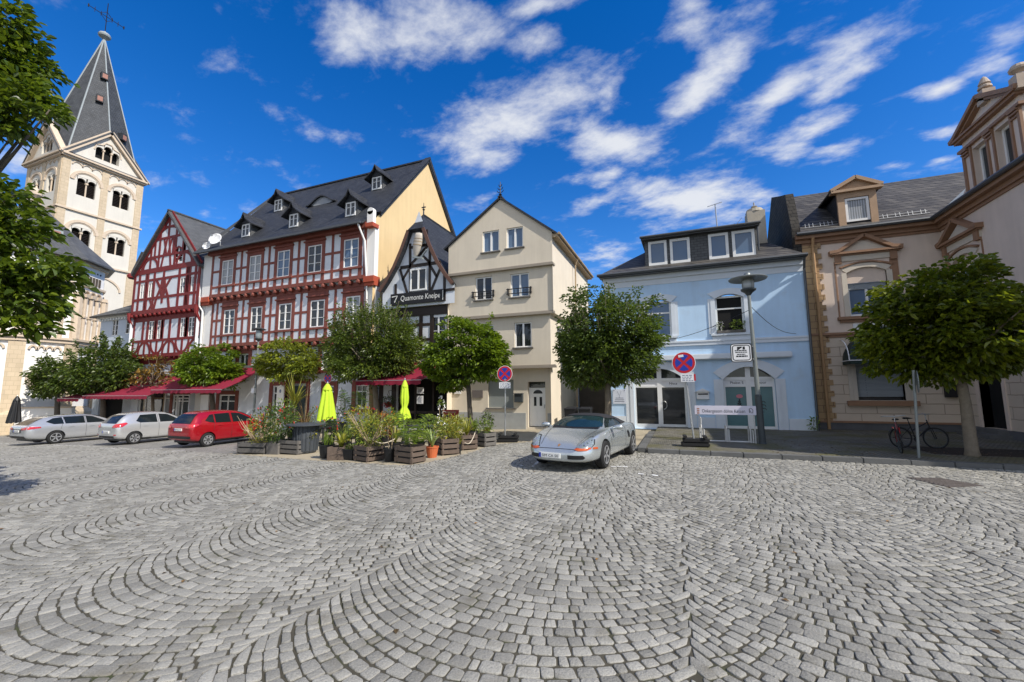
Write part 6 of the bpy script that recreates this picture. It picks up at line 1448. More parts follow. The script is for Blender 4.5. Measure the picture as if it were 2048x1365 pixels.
def plant(px, py, label, cont, kind, **k):
    g = G(px, py); d = k.get('deep', .2); g = V((g.x, g.y+d, gz(g.x, g.y)))
    t = thing('potted_plant' if cont != 'crate' and cont != 'box' else 'planter_crate', label, 'potted plant' if cont != 'crate' and cont != 'box' else 'planter', g, group='planters round the cafe terrace')
    h = k.get('ph', .35); r = k.get('pr', .18)
    if cont == 'pot': pot(t, g, r, h, M[k.get('pm', 'black')], k.get('taper', .78))
    elif cont == 'sq': pot(t, g, r, h, M[k.get('pm', 'black')], .85, True)
    elif cont == 'crate': crate(t, g, k.get('w', .6), k.get('d', .45), h, k.get('rot', 0), k.get('pm', 'wood'), k.get('slats', 3))
    elif cont == 'box':
        m = Matrix.Rotation(k.get('rot', 0), 3, 'Z'); w_, d_ = k.get('w', .6)/2, k.get('d', .45)/2; mb = MB()
        for sx, sy, hx, hy in ((0, -1, w_, .012), (0, 1, w_, .012), (-1, 0, .012, d_), (1, 0, .012, d_)): mb.obox(g+m@V((sx*w_, sy*d_, h/2)), (hx+.006, hy, h/2), m)
        mb.build('crate', M[k.get('pm', 'woodpale')], t); MB().obox(g+V((0, 0, h*.8)), (w_-.02, d_-.02, .02), m).build('soil', M['soil'], t)
    c = g+V((0, 0, h*.88)); H_ = k.get('H', .5); R_ = k.get('R', .3); mt = M[k.get('m', 'lg')]
    if kind == 'strap': mb = MB(); strap(mb, c, k.get('n', 26), H_, R_, k.get('lw', .05)); mb.build('foliage', mt, t, recalc=False)
    elif kind == 'grass': mb = MB(); [strap(mb, c+V((random.uniform(-r, r)*.6, random.uniform(-r, r)*.6, 0)), 8, H_, R_, .02) for _ in range(9)]; mb.build('foliage', mt, t, recalc=False)
    elif kind == 'fern': mb = MB(); fronds(mb, c, k.get('n', 16), R_*1.25, H_); mb.build('foliage', mt, t, recalc=False)
    elif kind == 'palm':
        mb = MB(); mb.tube([c-V((0, 0, .1)), c+V((.02, 0, H_*.5))], [.05, .035], 7); mb.build('stem', M['bark'], t); mb = MB(); fronds(mb, c+V((.02, 0, H_*.48)), k.get('n', 18), R_*1.2, H_*.8); mb.build('foliage', mt, t, recalc=False)
    elif kind == 'yucca':
        mb = MB(); mb.tube([c-V((0, 0, .1)), c+V((.03, 0, H_*.45))], [.06, .04], 7); mb.build('stem', M['bark'], t); mb = MB(); strap(mb, c+V((.03, 0, H_*.42)), k.get('n', 46), H_*.62, R_, .055, .8); mb.build('foliage', mt, t, recalc=False)
    elif kind == 'bush': bush(c+V((0, 0, H_*.55)), R_, H_*.55, k.get('n', 420), k.get('L', .1), k.get('W', .05), mt, t)
    elif kind == 'twig':
        mb = MB()
        for i in range(k.get('n', 9)):
            a = random.uniform(0, 6.28); p0 = c; pts = [p0]
            for j in range(4): p0 = p0+V((cos(a)*R_*.28, sin(a)*R_*.28, H_*random.uniform(.12, .34))); a += random.uniform(-.8, .8); pts.append(p0)
            mb.tube(pts, [.022, .018, .014, .01, .004], 5)
        mb.build('branch', M['woodpale'], t); bush(c+V((0, 0, H_*.6)), R_*.9, H_*.45, k.get('n2', 120), .09, .035, mt, t); bush(c+V((.12, 0, .08)), R_*.5, .12, 160, .08, .03, M['lgy'], t, name='groundcover')
    elif kind == 'stick':
        mb = MB(); [mb.tube([c+V((s*.05, 0, -.05)), c+V((s*.09, .02*s, H_*.75))], .011, 5) for s in (-1, 1)]; mb.build('stem', M['woodpale'], t); bush(c+V((0, 0, H_*.9)), R_, .12, 60, .12, .07, mt, t)
    if k.get('fl'): 
        n = k.get('nf', 14); f = unit(n); P = np.array(c)+np.array([0, 0, H_*.7])+f*np.array([R_, R_, H_*.4]); P = np.repeat(P, 5, 0); leaves('flower', P, unit(len(P)), .055, .045, M[k['fl']], t)
    return t
plant(497, 909, 'grey slatted planter box with bare driftwood twigs beside the red car', 'crate', 'twig', w=1.25, d=.5, ph=.42, H=1.0, R=.62, n=14, m='straw', rot=.12, pm='woodgrey', slats=2, n2=110, deep=.3)
plant(545, 909, 'brownish square planter with dark shrub and red blooms beside the driftwood planter', 'box', 'bush', w=.55, d=.45, ph=.4, H=1.15, R=.62, n=520, m='lgd', pm='woodgrey', L=.15, W=.05, fl='petalr', nf=16)
plant(578, 909, 'dark slatted crate with spiky dark leaves and a pale frame behind', 'crate', 'strap', w=1.0, d=.5, ph=.5, H=.75, R=.6, n=40, lw=.05, m='lgd', pm='woodgrey', rot=-.05)
plant(607, 908, 'tall narrow black pot with a small yellow-green shrub beside the barrel table', 'sq', 'bush', pr=.15, ph=.42, H=.5, R=.26, n=200, m='lgy', L=.1, W=.06)
plant(643, 918, 'round black pot with upright grass in front of the fat lime parasol', 'pot', 'grass', pr=.24, ph=.44, H=.48, R=.2, m='lg')
plant(672, 920, 'pale wooden box with a broad yellow-green cycad next to the grass pot', 'box', 'strap', w=.62, d=.55, ph=.40, H=.62, R=.42, n=22, lw=.13, m='lgy', pm='wood', rot=.35)
plant(694, 921, 'low black square pot between the wooden box and the slatted crate', 'sq', 'bush', pr=.2, ph=.34, H=.16, R=.2, n=120, m='lg', L=.07, W=.04)
plant(729, 923, 'slatted wooden crate with yellow-green shrub and a branched twig', 'crate', 'twig', w=.72, d=.6, ph=.46, H=1.0, R=.6, n=8, m='lgy', n2=380, rot=-.3)
plant(771, 925, 'black round pot with two bare stems and a leafy tuft', 'pot', 'stick', pr=.19, ph=.40, H=.95, R=.2, m='lgy')
plant(812, 927, 'slatted wooden crate with an arching green palm, next to the two-stem pot', 'crate', 'fern', w=.70, d=.55, ph=.48, H=1.5, R=.72, n=30, m='lg', rot=-.22)
plant(857, 917, 'orange terracotta pot with a spiky aloe at the terrace corner', 'pot', 'strap', pr=.2, ph=.34, pm='terra', H=.72, R=.5, n=15, lw=.07, m='aloe', taper=.72)
plant(889, 910, 'weathered slatted crate with a bright shrub, behind the terracotta pot', 'crate', 'bush', w=.62, d=.55, ph=.52, H=.75, R=.5, n=420, m='lgy', rot=-.75, L=.13, W=.04)
plant(909, 909, 'small black pot squeezed between two slatted crates', 'pot', 'grass', pr=.14, ph=.32, H=.5, R=.3, m='lgy')
plant(928, 900, 'slatted crate with golden-leaved strap plant near the tree trunk', 'crate', 'strap', w=.62, d=.55, ph=.52, H=.7, R=.5, n=36, lw=.05, m='lgy', rot=-.75)
plant(962, 893, 'dark weathered crate with scrubby shrub, nearest to the no-stopping sign', 'crate', 'bush', w=.9, d=.5, ph=.5, H=.5, R=.42, n=260, m='lg', rot=-.5, pm='woodgrey', L=.12, W=.04)
plant(585, 880, 'tall yucca in a dark pot behind the barrel table', 'pot', 'yucca', pr=.28, ph=.5, H=2.6, R=1.0, n=60, m='lgy', deep=0)
plant(608, 878, 'arching strap plant with thin reddish stems beside the yucca', 'pot', 'strap', pr=.25, ph=.4, H=2.2, R=1.3, n=30, lw=.035, m='straw', deep=0)
plant(705, 878, 'dark fan palm between the parasol and the big tree trunk', 'pot', 'palm', pr=.28, ph=.5, H=1.9, R=.9, n=18, m='lgd', deep=0)
plant(722, 892, 'loose shrub with orange blossoms behind the twig crate', 'pot', 'bush', pr=.26, ph=.4, H=1.15, R=.75, n=480, m='lgy', L=.17, W=.05, fl='petalr', nf=8, deep=0)
plant(750, 888, 'wide yellow-green shrub at the foot of the big tree', 'pot', 'fern', pr=.26, ph=.4, H=.95, R=.8, n=22, m='lgy', deep=0)
plant(786, 880, 'leafy green shrub beside the slim lime parasol', 'pot', 'bush', pr=.26, ph=.4, H=.95, R=.65, n=420, m='lg', L=.17, W=.045, deep=0)
plant(905, 886, 'arching fern behind the slatted crates', 'pot', 'fern', pr=.22, ph=.4, H=.9, R=.6, n=20, m='lg', deep=0)
plant(948, 878, 'broad-leaved green plant at the maple trunk', 'pot', 'strap', pr=.2, ph=.35, H=.75, R=.45, n=16, lw=.13, m='lg', deep=0)
plant(974, 868, 'small leafy plant in an orange pot by the wicker chairs', 'pot', 'bush', pr=.16, ph=.28, pm='terra', H=.75, R=.34, n=240, m='lg', L=.12, W=.05, deep=0)
plant(660, 889, 'black pot of red blossoms behind the foot of the fat parasol', 'pot', 'bush', pr=.2, ph=.4, H=.7, R=.45, n=240, m='lgd', L=.13, W=.05, fl='petalr', nf=20, deep=0)
plant(540, 893, 'dark shrub with red flowers in front of the red car', 'pot', 'bush', pr=.24, ph=.4, H=1.3, R=.85, n=420, m='lgd', L=.16, W=.05, fl='petalr', nf=16, deep=0)
plant(633, 873, 'red-flowering shrub beside the fat lime parasol', 'pot', 'bush', pr=.22, ph=.4, H=1.2, R=.5, n=260, m='lg', L=.15, W=.045, fl='petalr', nf=10, deep=0)
for px_, py_, lb_, kd_, kw_ in ((520, 897, 'mid-green shrub filling the gap behind the driftwood planter', 'bush', dict(H=1.0, R=.6, n=380, m='lgy', L=.15, W=.05)), (690, 903, 'tufted grass plant between the cycad and the wicker chair', 'grass', dict(H=.8, R=.4, m='lg')), (735, 905, 'leafy green plant standing behind the branched-twig crate', 'bush', dict(H=.9, R=.55, n=380, m='lg', L=.16, W=.045)), (790, 905, 'yellow-green strap plant behind the two-stem pot', 'strap', dict(H=.85, R=.5, n=30, lw=.05, m='lgy')), (838, 905, 'low fern between the palm crate and the aloe', 'fern', dict(H=.6, R=.5, n=18, m='lg')), (866, 898, 'shrub with pale blossoms behind the aloe pot', 'bush', dict(H=.8, R=.5, n=340, m='lg', L=.14, W=.045, fl='petalw', nf=8)), (915, 891, 'golden shrub between the last crates', 'bush', dict(H=.8, R=.45, n=320, m='lgy', L=.14, W=.045)), (560, 888, 'tall leafy shrub behind the barrel table', 'bush', dict(H=1.6, R=.7, n=420, m='lg', L=.18, W=.05)), (770, 892, 'reddish shrub by the grey cafe table', 'bush', dict(H=1.0, R=.5, n=300, m='lgo', L=.15, W=.045)), (681, 880, 'dark leafy shrub at the wall side of the wicker chair', 'bush', dict(H=1.2, R=.6, n=360, m='lgd', L=.17, W=.05))):
    plant(px_, py_, lb_, 'pot', kd_, pr=.2, ph=.34, deep=0, **kw_)
t = plant(882, 876, 'white orchid standing high on the terrace in front of the pub', 'pot', 'stick', pr=.16, ph=.3, H=1.5, R=.16, m='lg', fl='petalw', nf=34, deep=0)
# hanging flower basket at the pub post
p = D(777, 806, 20.6); t = thing('hanging_basket', 'hanging basket of red flowers beside the pub front', 'flower basket', p)
mb = MB(); mb.lathe([(.05, -.25), (.22, -.1), (.26, 0)], p, 12); mb.tube([p+V((.2, 0, 0)), p+V((0, 0, .7))], .01, 4); mb.tube([p-V((.2, 0, 0)), p+V((0, 0, .7))], .01, 4); mb.tube([p+V((0, 0, .7)), p+V((0, .5, .75))], .015, 4); mb.build('basket', M['rust'], t)
bush(p+V((0, 0, .1)), .4, .3, 220, .14, .05, M['lgd'], t); bush(p+V((0, -.1, -.12)), .3, .16, 120, .07, .06, M['petalr'], t, name='flower')
# ------------------------------------------------------------------ cars: body lofted through cross-sections, wheel wells cut out, lamps and glass laid on the body surface
def evalmesh(ob):
    dg = bpy.context.evaluated_depsgraph_get(); me = bpy.data.meshes.new_from_object(ob.evaluated_get(dg)); return me
def carbody(st, wheels, wr, hw, zM=.5):
    rings = []
    for (x, zb, wM, zB, wB, zR, wR, zC) in st:
        zs = min(zb+.08, zB-.05); zm = zb+(zB-zb)*zM
        h = [(0, zb), (wM*.86, zb), (wM*.965, zs), (wM, zm), ((wM+wB)/2+.012, zm+(zB-zm)*.62), (wB, zB), (wB*.955, zB+(zR-zB)*.14), (wR+(wB-wR)*.12, zR-(zR-zB)*.12), (wR*.88, zR+(zC-zR)*.45), (wR*.45, zC-(zC-zR)*.12), (0, zC)]
        rings.append([(x, y, z) for y, z in h]+[(x, -y, z) for y, z in h[-2:0:-1]])
    n = len(rings[0]); mb = MB()
    for r in rings: mb.v += r
    for i in range(len(rings)-1):
        for k in range(n): mb.f.append([i*n+k, i*n+(k+1) % n, (i+1)*n+(k+1) % n, (i+1)*n+k])
    mb.f.append(list(range(n))[::-1]); mb.f.append([(len(rings)-1)*n+k for k in range(n)])
    me = bpy.data.meshes.new('b'); me.from_pydata(mb.v, [], mb.f); bm = bmesh.new(); bm.from_mesh(me); bmesh.ops.recalc_face_normals(bm, faces=bm.faces); bm.to_mesh(me); bm.free()
    ob = bpy.data.objects.new('b', me); COL.objects.link(ob); md = ob.modifiers.new('s', 'SUBSURF'); md.levels = 2; md.render_levels = 2
    m1 = evalmesh(ob); bpy.data.objects.remove(ob)
    bm = bmesh.new(); bm.from_mesh(m1); bvh = BVHTree.FromBMesh(bm); bm.free()
    ob = bpy.data.objects.new('b', m1); COL.objects.link(ob); cut = MB()
    for x in wheels:
        for s in (-1, 1): cut.lathe([(wr*1.13, -.3), (wr*1.13, .3)], (x, s*(hw-.02), wr*1.02), 28, Matrix.Rotation(pi/2, 3, 'X'))
    cm_ = bpy.data.meshes.new('c'); cm_.from_pydata(cut.v, [], cut.f); bm = bmesh.new(); bm.from_mesh(cm_); bmesh.ops.recalc_face_normals(bm, faces=bm.faces); bm.to_mesh(cm_); bm.free()
    co = bpy.data.objects.new('c', cm_); COL.objects.link(co)
    md = ob.modifiers.new('b', 'BOOLEAN'); md.operation = 'DIFFERENCE'; md.object = co; md.solver = 'EXACT'
    m2 = evalmesh(ob); bpy.data.objects.remove(ob); bpy.data.objects.remove(co)
    if len(m2.polygons) < 200: m2 = m1
    return m2, bvh
def dens(pts, step=.05):
    out = []
    for i in range(len(pts)):
        a, b = pts[i], pts[(i+1) % len(pts)]; k = max(1, int(hypot(b[0]-a[0], b[1]-a[1])/step))
        out += [(a[0]+(b[0]-a[0])*j/k, a[1]+(b[1]-a[1])*j/k) for j in range(k)]
    return out
def patch(bvh, pts, view, side=1, off=.006, step=.05):
    o = dens(pts, step); n = len(o); x0, x1 = min(p[0] for p in o), max(p[0] for p in o); y0, y1 = min(p[1] for p in o), max(p[1] for p in o)
    inner = []; a = x0+step/2
    def ins(x, y):
        c = False
        for i in range(n):
            (ax, ay), (bx, by) = o[i], o[(i+1) % n]
            if (ay > y) != (by > y) and x < (bx-ax)*(y-ay)/(by-ay)+ax: c = not c
        return c
    while a < x1:
        b = y0+step/2
        while b < y1:
            if ins(a, b) and min(hypot(a-p[0], b-p[1]) for p in o) > step*.4: inner.append((a, b))
            b += step
        a += step
    vs = [V(p) for p in o+inner]; r = delaunay_2d_cdt(vs, [(i, (i+1) % n) for i in range(n)], [], 1, 1e-5)
    V3 = []
    for p in r[0]:
        a, b = p
        if view == 'S': org, d = V((a, side*3, b)), V((0, -side, 0))
        elif view == 'R': org, d = V((-4, a, b)), V((1, 0, 0))
        elif view == 'F': org, d = V((9, a, b)), V((-1, 0, 0))
        else: org, d = V((a, b, 5)), V((0, 0, -1))
        h = bvh.ray_cast(org, d)
        if h[0] is None: h = bvh.find_nearest(org+d*(2.2 if view == 'S' else 4.2))
        nn = h[1] if h[1].dot(d) < 0 else -h[1]
        V3.append(h[0]+nn*off-d*off*.3)
    return V3, r[2]
def wheel(t, c, r, w, side, rimstyle, spokes):
    mb = MB(); m = Matrix.Rotation(-pi/2*side, 3, 'X')
    mb.lathe([(r*.62, w/2-.0), (r*.90, w/2), (r*.985, w/2-.03), (r, w/2-.06), (r, -w/2+.06), (r*.985, -w/2+.03), (r*.9, -w/2), (r*.62, -w/2)], c, 32, m); wh = mb.build('wheel', M['rubber'], t, smooth=False)
    mb = MB(); mb.lathe([(r*.66, w/2-.005), (r*.67, w/2+.008), (r*.60, w/2+.006), (r*.57, w/2-.05), (r*.57, w/2-.09)], c, 32, m); mb.lathe([(.03, w/2+.0), (r*.14, w/2+.004), (r*.16, w/2-.03)], c, 16, m)
    for k in range(spokes):
        a = 2*pi*k/spokes+.2; p0 = V(c)+m@V((cos(a)*r*.1, sin(a)*r*.1, w/2-.012)); p1 = V(c)+m@V((cos(a)*r*.62, sin(a)*r*.62, w/2-.004)); 
        if rimstyle == 'cover': mb.bar(p0, p1, r*.24, .02, m@V((0, 0, 1)))
        else: mb.bar(p0, p1, r*.15, .025, m@V((0, 0, 1)))
    mb.build('rim', M['alloy'], wh); MB().lathe([(r*.58, w/2-.10), (r*.58, w/2-.07)], c, 24, m).build('brake_backing', M['black'], wh)
M['alloy'] = mk('alloy_rim', (.55, .56, .57), .32, .03, 5, metal=.75)
M['lampred'] = mk('red_lamp_lens', (.50, .03, .035), .12, .5, 16, coat=.8); M['lampclear'] = mk('clear_lamp_lens', (.20, .235, .245), .08, .5, 26, coat=.9); M['lampamber'] = mk('amber_lens', (.46, .085, .02), .2, 0, coat=.6)
M['carglass'] = glass('car_glass', (.010, .014, .016), .06); M['carglass'].node_tree.nodes['Principled BSDF'].inputs['Specular IOR Level'].default_value = .35; M['screen'] = glass('tinted_windscreen', (.012, .028, .032), .04, .5); M['softtop'] = mk('black_soft_top', (.022, .022, .024), .8, .1, 8)
M['trimblack'] = mk('black_trim', (.014, .014, .015), .45, .05); M['plate'] = mk('number_plate_white', (.75, .75, .72), .45, 0)
def carpaint(n, c, metal=.55): return mk(n, c, .27, .01, .8, metal=metal, coat=1.0, spec=.5)
def car(name, label, origin, rot, sc, st, wheels, wr, hw, paint_, patches, platedef, ww=.2, rim='alloy', spokes=10, zM=.5, extra=None):
    t = thing(name, label, 'car', origin, rot, local=True); t.scale = (sc, sc, sc); t['group'] = 'cars parked on the square'
    me, bvh = carbody(st, wheels, wr, hw, zM); me.name = 'body'; me.materials.clear(); me.materials.append(paint_)
    me.polygons.foreach_set('use_smooth', np.ones(len(me.polygons), bool)); 
    try: me.set_sharp_from_angle(angle=R(38))
    except Exception: pass
    body = link(bpy.data.objects.new('body', me), t)
    mb = MB(); mb.box(.3, -hw+.16, .19, st[-1][0]-.62, hw-.16, .5); mb.build('underbody', M['black'], t)
    for nm, view, pts, mat, off in patches:
        sides = (1, -1) if view in 'S' or view in ('R2', 'F2') else (1,)
        for s in sides:
            P = [(s*a, b) for a, b in pts] if view in ('R2', 'F2') else pts
            vs, fs = patch(bvh, P, view[0], s, off); mb = MB(); mb.add(vs, fs); o = mb.build(nm, M[mat] if isinstance(mat, str) else mat, t, smooth=True, recalc=False)
    for x in wheels:
        for s in (-1, 1): wheel(t, V((x, s*(hw-ww/2-.012), wr)), wr, ww, s, rim, spokes)
    fr, xz, y0, txt = platedef
    x, z = xz; pl = MB().obox((x, y0, z), (.012, .26, .056)).build('number_plate', M['plate'], t, bevel=.004)
    sx = 1 if fr else -1
    MB().obox((x+sx*.0125, y0+(-.235 if fr else .235)*1, z), (.002, .026, .052)).build('country_strip', M['signblue'], pl)
    text(txt, lambda u, zz, d: (x+sx*(.0145), y0+(u if fr else -u), zz), -.19, z-.034, .088, M['ink'], pl, wid=.40)
    for s in (-1, 1):
        if extra and 'mirror' in extra:
            mx, my, mz = extra['mirror']; mb = MB(); mb.lathe([(.01, -.12), (.07, -.1), (.085, 0), (.07, .1), (.01, .12)], (mx, s*my, mz), 12, Matrix.Rotation(pi/2, 3, 'X') @ Matrix.Diagonal((1.0, .75, 1))); mb.tube([(mx, s*(my-.1), mz-.03), (mx-.02, s*(my-.22), mz-.07)], .025, 6); mb.build('wing_mirror', paint_, t, smooth=True)
    return t
silver = carpaint('silver_paint', (.50, .51, .52)); silver2 = carpaint('pale_silver_paint', (.60, .60, .59)); red = carpaint('red_paint', (.36, .004, .012), .25); porsilver = carpaint('arctic_silver_paint', (.50, .535, .535), .62)
def line(a, b, w=.012):
    dx, dz = b[0]-a[0], b[1]-a[1]; l = hypot(dx, dz); nx, nz_ = -dz/l*w/2, dx/l*w/2; return [(a[0]+nx, a[1]+nz_), (a[0]-nx, a[1]-nz_), (b[0]-nx, b[1]-nz_), (b[0]+nx, b[1]+nz_)]
# red compact people carrier
st = [(0, .40, .70, .84, .70, .92, .60, .94), (.04, .34, .80, .95, .78, 1.02, .66, 1.04), (.14, .30, .86, 1.0, .83, 1.12, .69, 1.14), (.30, .26, .875, 1.02, .84, 1.36, .65, 1.39), (.48, .22, .88, 1.02, .845, 1.50, .61, 1.55), (.9, .2, .88, 1.01, .845, 1.54, .60, 1.60), (1.7, .2, .88, 1.0, .845, 1.55, .60, 1.61), (2.35, .2, .88, .99, .845, 1.50, .58, 1.56), (2.75, .2, .88, .98, .84, 1.34, .60, 1.40), (3.1, .2, .88, .97, .83, 1.12, .64, 1.17), (3.3, .2, .875, .95, .81, 1.02, .62, 1.06), (3.6, .2, .865, .86, .77, .93, .54, .95), (3.85, .22, .82, .74, .72, .82, .5, .84), (4.02, .26, .70, .60, .62, .66, .42, .68), (4.08, .32, .52, .50, .48, .55, .34, .56)]
pt = [('rear_window', 'R', [(-.66, 1.06), (.66, 1.06), (.54, 1.46), (-.54, 1.46)], 'carglass', .008), ('side_window', 'S', [(.62, 1.16), (.82, 1.08), (1.02, 1.05), (1.02, 1.43), (.86, 1.41)], 'carglass', .008), ('side_window', 'S', [(1.08, 1.05), (1.78, 1.03), (1.78, 1.46), (1.08, 1.44)], 'carglass', .008), ('side_window', 'S', [(1.88, 1.03), (2.98, 1.02), (2.72, 1.22), (2.3, 1.42), (1.88, 1.46)], 'carglass', .008), ('windscreen', 'F', [(-.66, 1.08), (.66, 1.08), (.55, 1.48), (-.55, 1.48)], 'carglass', .008),
      ('tail_light', 'R2', [(.50, .84), (.80, .88), (.80, 1.04), (.66, 1.02), (.50, .92)], 'lampred', .01), ('tail_light', 'S', [(.02, .86), (.34, .98), (.30, 1.05), (.04, 1.02)], 'lampred', .01), ('bumper_trim', 'R', [(-.76, .40), (.76, .40), (.78, .52), (-.78, .52)], 'trimblack', .01), ('door_seam', 'S', line((1.82, .34), (1.82, 1.5)), 'trimblack', .004), ('door_seam', 'S', line((.98, .7), (1.04, 1.46)), 'trimblack', .004), ('sill_trim', 'S', [(1.05, .22), (2.8, .22), (2.8, .30), (1.05, .30)], 'trimblack', .006), ('headlight', 'F2', [(.50, .66), (.78, .70), (.74, .84), (.5, .76)], 'lampclear', .008), ('door_handle', 'S', [(1.18, .92), (1.36, .92), (1.36, .95), (1.18, .95)], red, .02)]
w = G(415, 894); car('parked_car', 'glossy dark red compact people carrier parked beside the planters', (w.x-.86, w.y-.76, gz(w.x, w.y)), pi/2, 1.0, st, (.76, 3.25), .31, .885, red, pt, (False, (-.012, .80), 0, 'SIM KL 72'), .2, 'cover', 7, extra={'mirror': (2.72, 1.0, 1.08)})
# pale silver hatchback
st = [(0, .42, .70, .82, .68, .90, .58, .92), (.04, .34, .79, .92, .76, .98, .64, 1.0), (.14, .28, .85, .97, .81, 1.08, .67, 1.10), (.36, .24, .868, .98, .82, 1.34, .62, 1.37), (.62, .22, .875, .98, .825, 1.45, .58, 1.49), (1.0, .2, .875, .97, .825, 1.48, .57, 1.53), (1.7, .2, .875, .96, .825, 1.47, .57, 1.53), (2.25, .2, .875, .95, .825, 1.43, .56, 1.49), (2.6, .2, .875, .95, .82, 1.28, .58, 1.33), (2.92, .2, .875, .94, .81, 1.08, .62, 1.12), (3.1, .2, .87, .92, .79, .99, .60, 1.02), (3.5, .2, .86, .84, .76, .90, .54, .92), (3.8, .22, .81, .72, .71, .79, .5, .81), (3.97, .26, .70, .60, .62, .65, .42, .66), (4.03, .32, .52, .50, .48, .54, .34, .55)]
pt = [('rear_window', 'R', [(-.60, 1.02), (.60, 1.02), (.50, 1.40), (-.50, 1.40)], 'carglass', .008), ('side_window', 'S', [(.78, 1.10), (.96, 1.02), (1.68, 1.0), (1.68, 1.40), (1.0, 1.38)], 'carglass', .008), ('side_window', 'S', [(1.80, 1.0), (2.80, .99), (2.5, 1.2), (2.2, 1.36), (1.80, 1.40)], 'carglass', .008), ('windscreen', 'F', [(-.62, 1.04), (.62, 1.04), (.52, 1.42), (-.52, 1.42)], 'carglass', .008),
      ('tail_light', 'R2', [(.50, .82), (.78, .84), (.74, 1.0), (.62, 1.0), (.48, .9)], 'lampred', .01), ('tail_light', 'S', [(.03, .84), (.22, .86), (.44, 1.0), (.38, 1.06), (.08, 1.0)], 'lampred', .01), ('bumper_trim', 'R', [(-.6, .34), (.6, .34), (.6, .44), (-.6, .44)], 'trimblack', .01), ('reflector', 'R2', [(.62, .46), (.76, .48), (.74, .53), (.62, .51)], 'lampred', .01), ('door_seam', 'S', line((1.74, .32), (1.74, 1.42)), 'trimblack', .004), ('door_seam', 'S', line((.92, .72), (.98, 1.36)), 'trimblack', .004), ('sill_trim', 'S', [(1.0, .2), (2.9, .2), (2.9, .29), (1.0, .29)], 'trimblack', .006), ('headlight', 'F2', [(.48, .66), (.76, .68), (.74, .80), (.48, .76)], 'lampclear', .008), ('door_handle', 'S', [(1.06, .84), (1.26, .84), (1.26, .87), (1.06, .87)], silver2, .02)]
w = G(268, 889); car('parked_car', 'pale silver hatchback parked between the red car and the estate', (w.x-.855*1.06, w.y-.74*1.06, gz(w.x, w.y)), pi/2, 1.06, st, (.74, 3.33), .30, .88, silver2, pt, (False, (-.01, .62), 0, 'SIM D 815'), .19, 'cover', 6, extra={'mirror': (2.55, .98, 1.0)})
# silver estate
st = [(0, .42, .74, .80, .74, .86, .64, .88), (.05, .34, .84, .90, .82, .94, .70, .96), (.2, .28, .91, .95, .86, 1.02, .72, 1.03), (.45, .24, .925, .96, .87, 1.20, .66, 1.22), (.75, .22, .93, .96, .87, 1.33, .60, 1.36), (1.15, .2, .93, .95, .87, 1.38, .59, 1.42), (1.9, .2, .93, .94, .87, 1.41, .59, 1.46), (2.5, .2, .93, .93, .87, 1.39, .58, 1.45), (2.95, .2, .93, .92, .86, 1.28, .60, 1.33), (3.4, .2, .93, .91, .85, 1.06, .66, 1.11), (3.6, .2, .925, .90, .83, .95, .64, .99), (4.1, .2, .91, .82, .79, .87, .58, .89), (4.55, .22, .86, .70, .74, .74, .52, .76), (4.83, .28, .72, .58, .64, .62, .44, .63), (4.92, .34, .55, .50, .5, .53, .36, .54)]
pt = [('rear_window', 'R', [(-.66, .99), (.66, .99), (.52, 1.30), (-.52, 1.30)], 'carglass', .008), ('side_window', 'S', [(.72, 1.12), (1.0, .99), (1.38, .99), (1.34, 1.32), (1.0, 1.28)], 'carglass', .008), ('side_window', 'S', [(1.44, .99), (2.22, .98), (2.22, 1.34), (1.40, 1.33)], 'carglass', .008), ('side_window', 'S', [(2.30, .98), (3.22, .97), (2.95, 1.13), (2.6, 1.30), (2.30, 1.34)], 'carglass', .008), ('windscreen', 'F', [(-.68, 1.0), (.68, 1.0), (.54, 1.36), (-.54, 1.36)], 'carglass', .008), ('roof_rail', 'S', [(.9, 1.345), (2.7, 1.355), (2.7, 1.375), (.9, 1.365)], 'alloy', .02),
      ('tail_light', 'R2', [(.42, .76), (.80, .78), (.80, .90), (.42, .86)], 'lampred', .01), ('tail_light', 'S', [(.06, .78), (.52, .84), (.52, .90), (.08, .92)], 'lampred', .01), ('bumper_trim', 'R', [(-.7, .34), (.7, .34), (.72, .46), (-.72, .46)], 'trimblack', .01), ('plate_recess', 'R', [(-.4, .62), (.4, .62), (.4, .78), (-.4, .78)], 'trimblack', .006), ('door_seam', 'S', line((2.26, .32), (2.26, 1.36)), 'trimblack', .004), ('door_seam', 'S', line((1.25, .72), (1.42, 1.33)), 'trimblack', .004), ('headlight', 'F2', [(.46, .6), (.8, .64), (.76, .76), (.46, .7)], 'lampclear', .008), ('door_handle', 'S', [(1.56, .80), (1.78, .81), (1.78, .84), (1.56, .83)], silver, .02), ('door_handle', 'S', [(2.40, .79), (2.6, .80), (2.6, .83), (2.40, .82)], silver, .02)]
w = G(110, 888); car('parked_car', 'silver estate car with roof rails parked nearest to the church', (w.x-.90*1.1, w.y-1.1*1.1, gz(w.x, w.y)), pi/2, 1.1, st, (1.1, 3.95), .325, .925, silver, pt, (False, (-.014, .70), .0, 'SIM AN 90'), .22, 'alloy', 5, extra={'mirror': (3.05, 1.05, 1.0)})
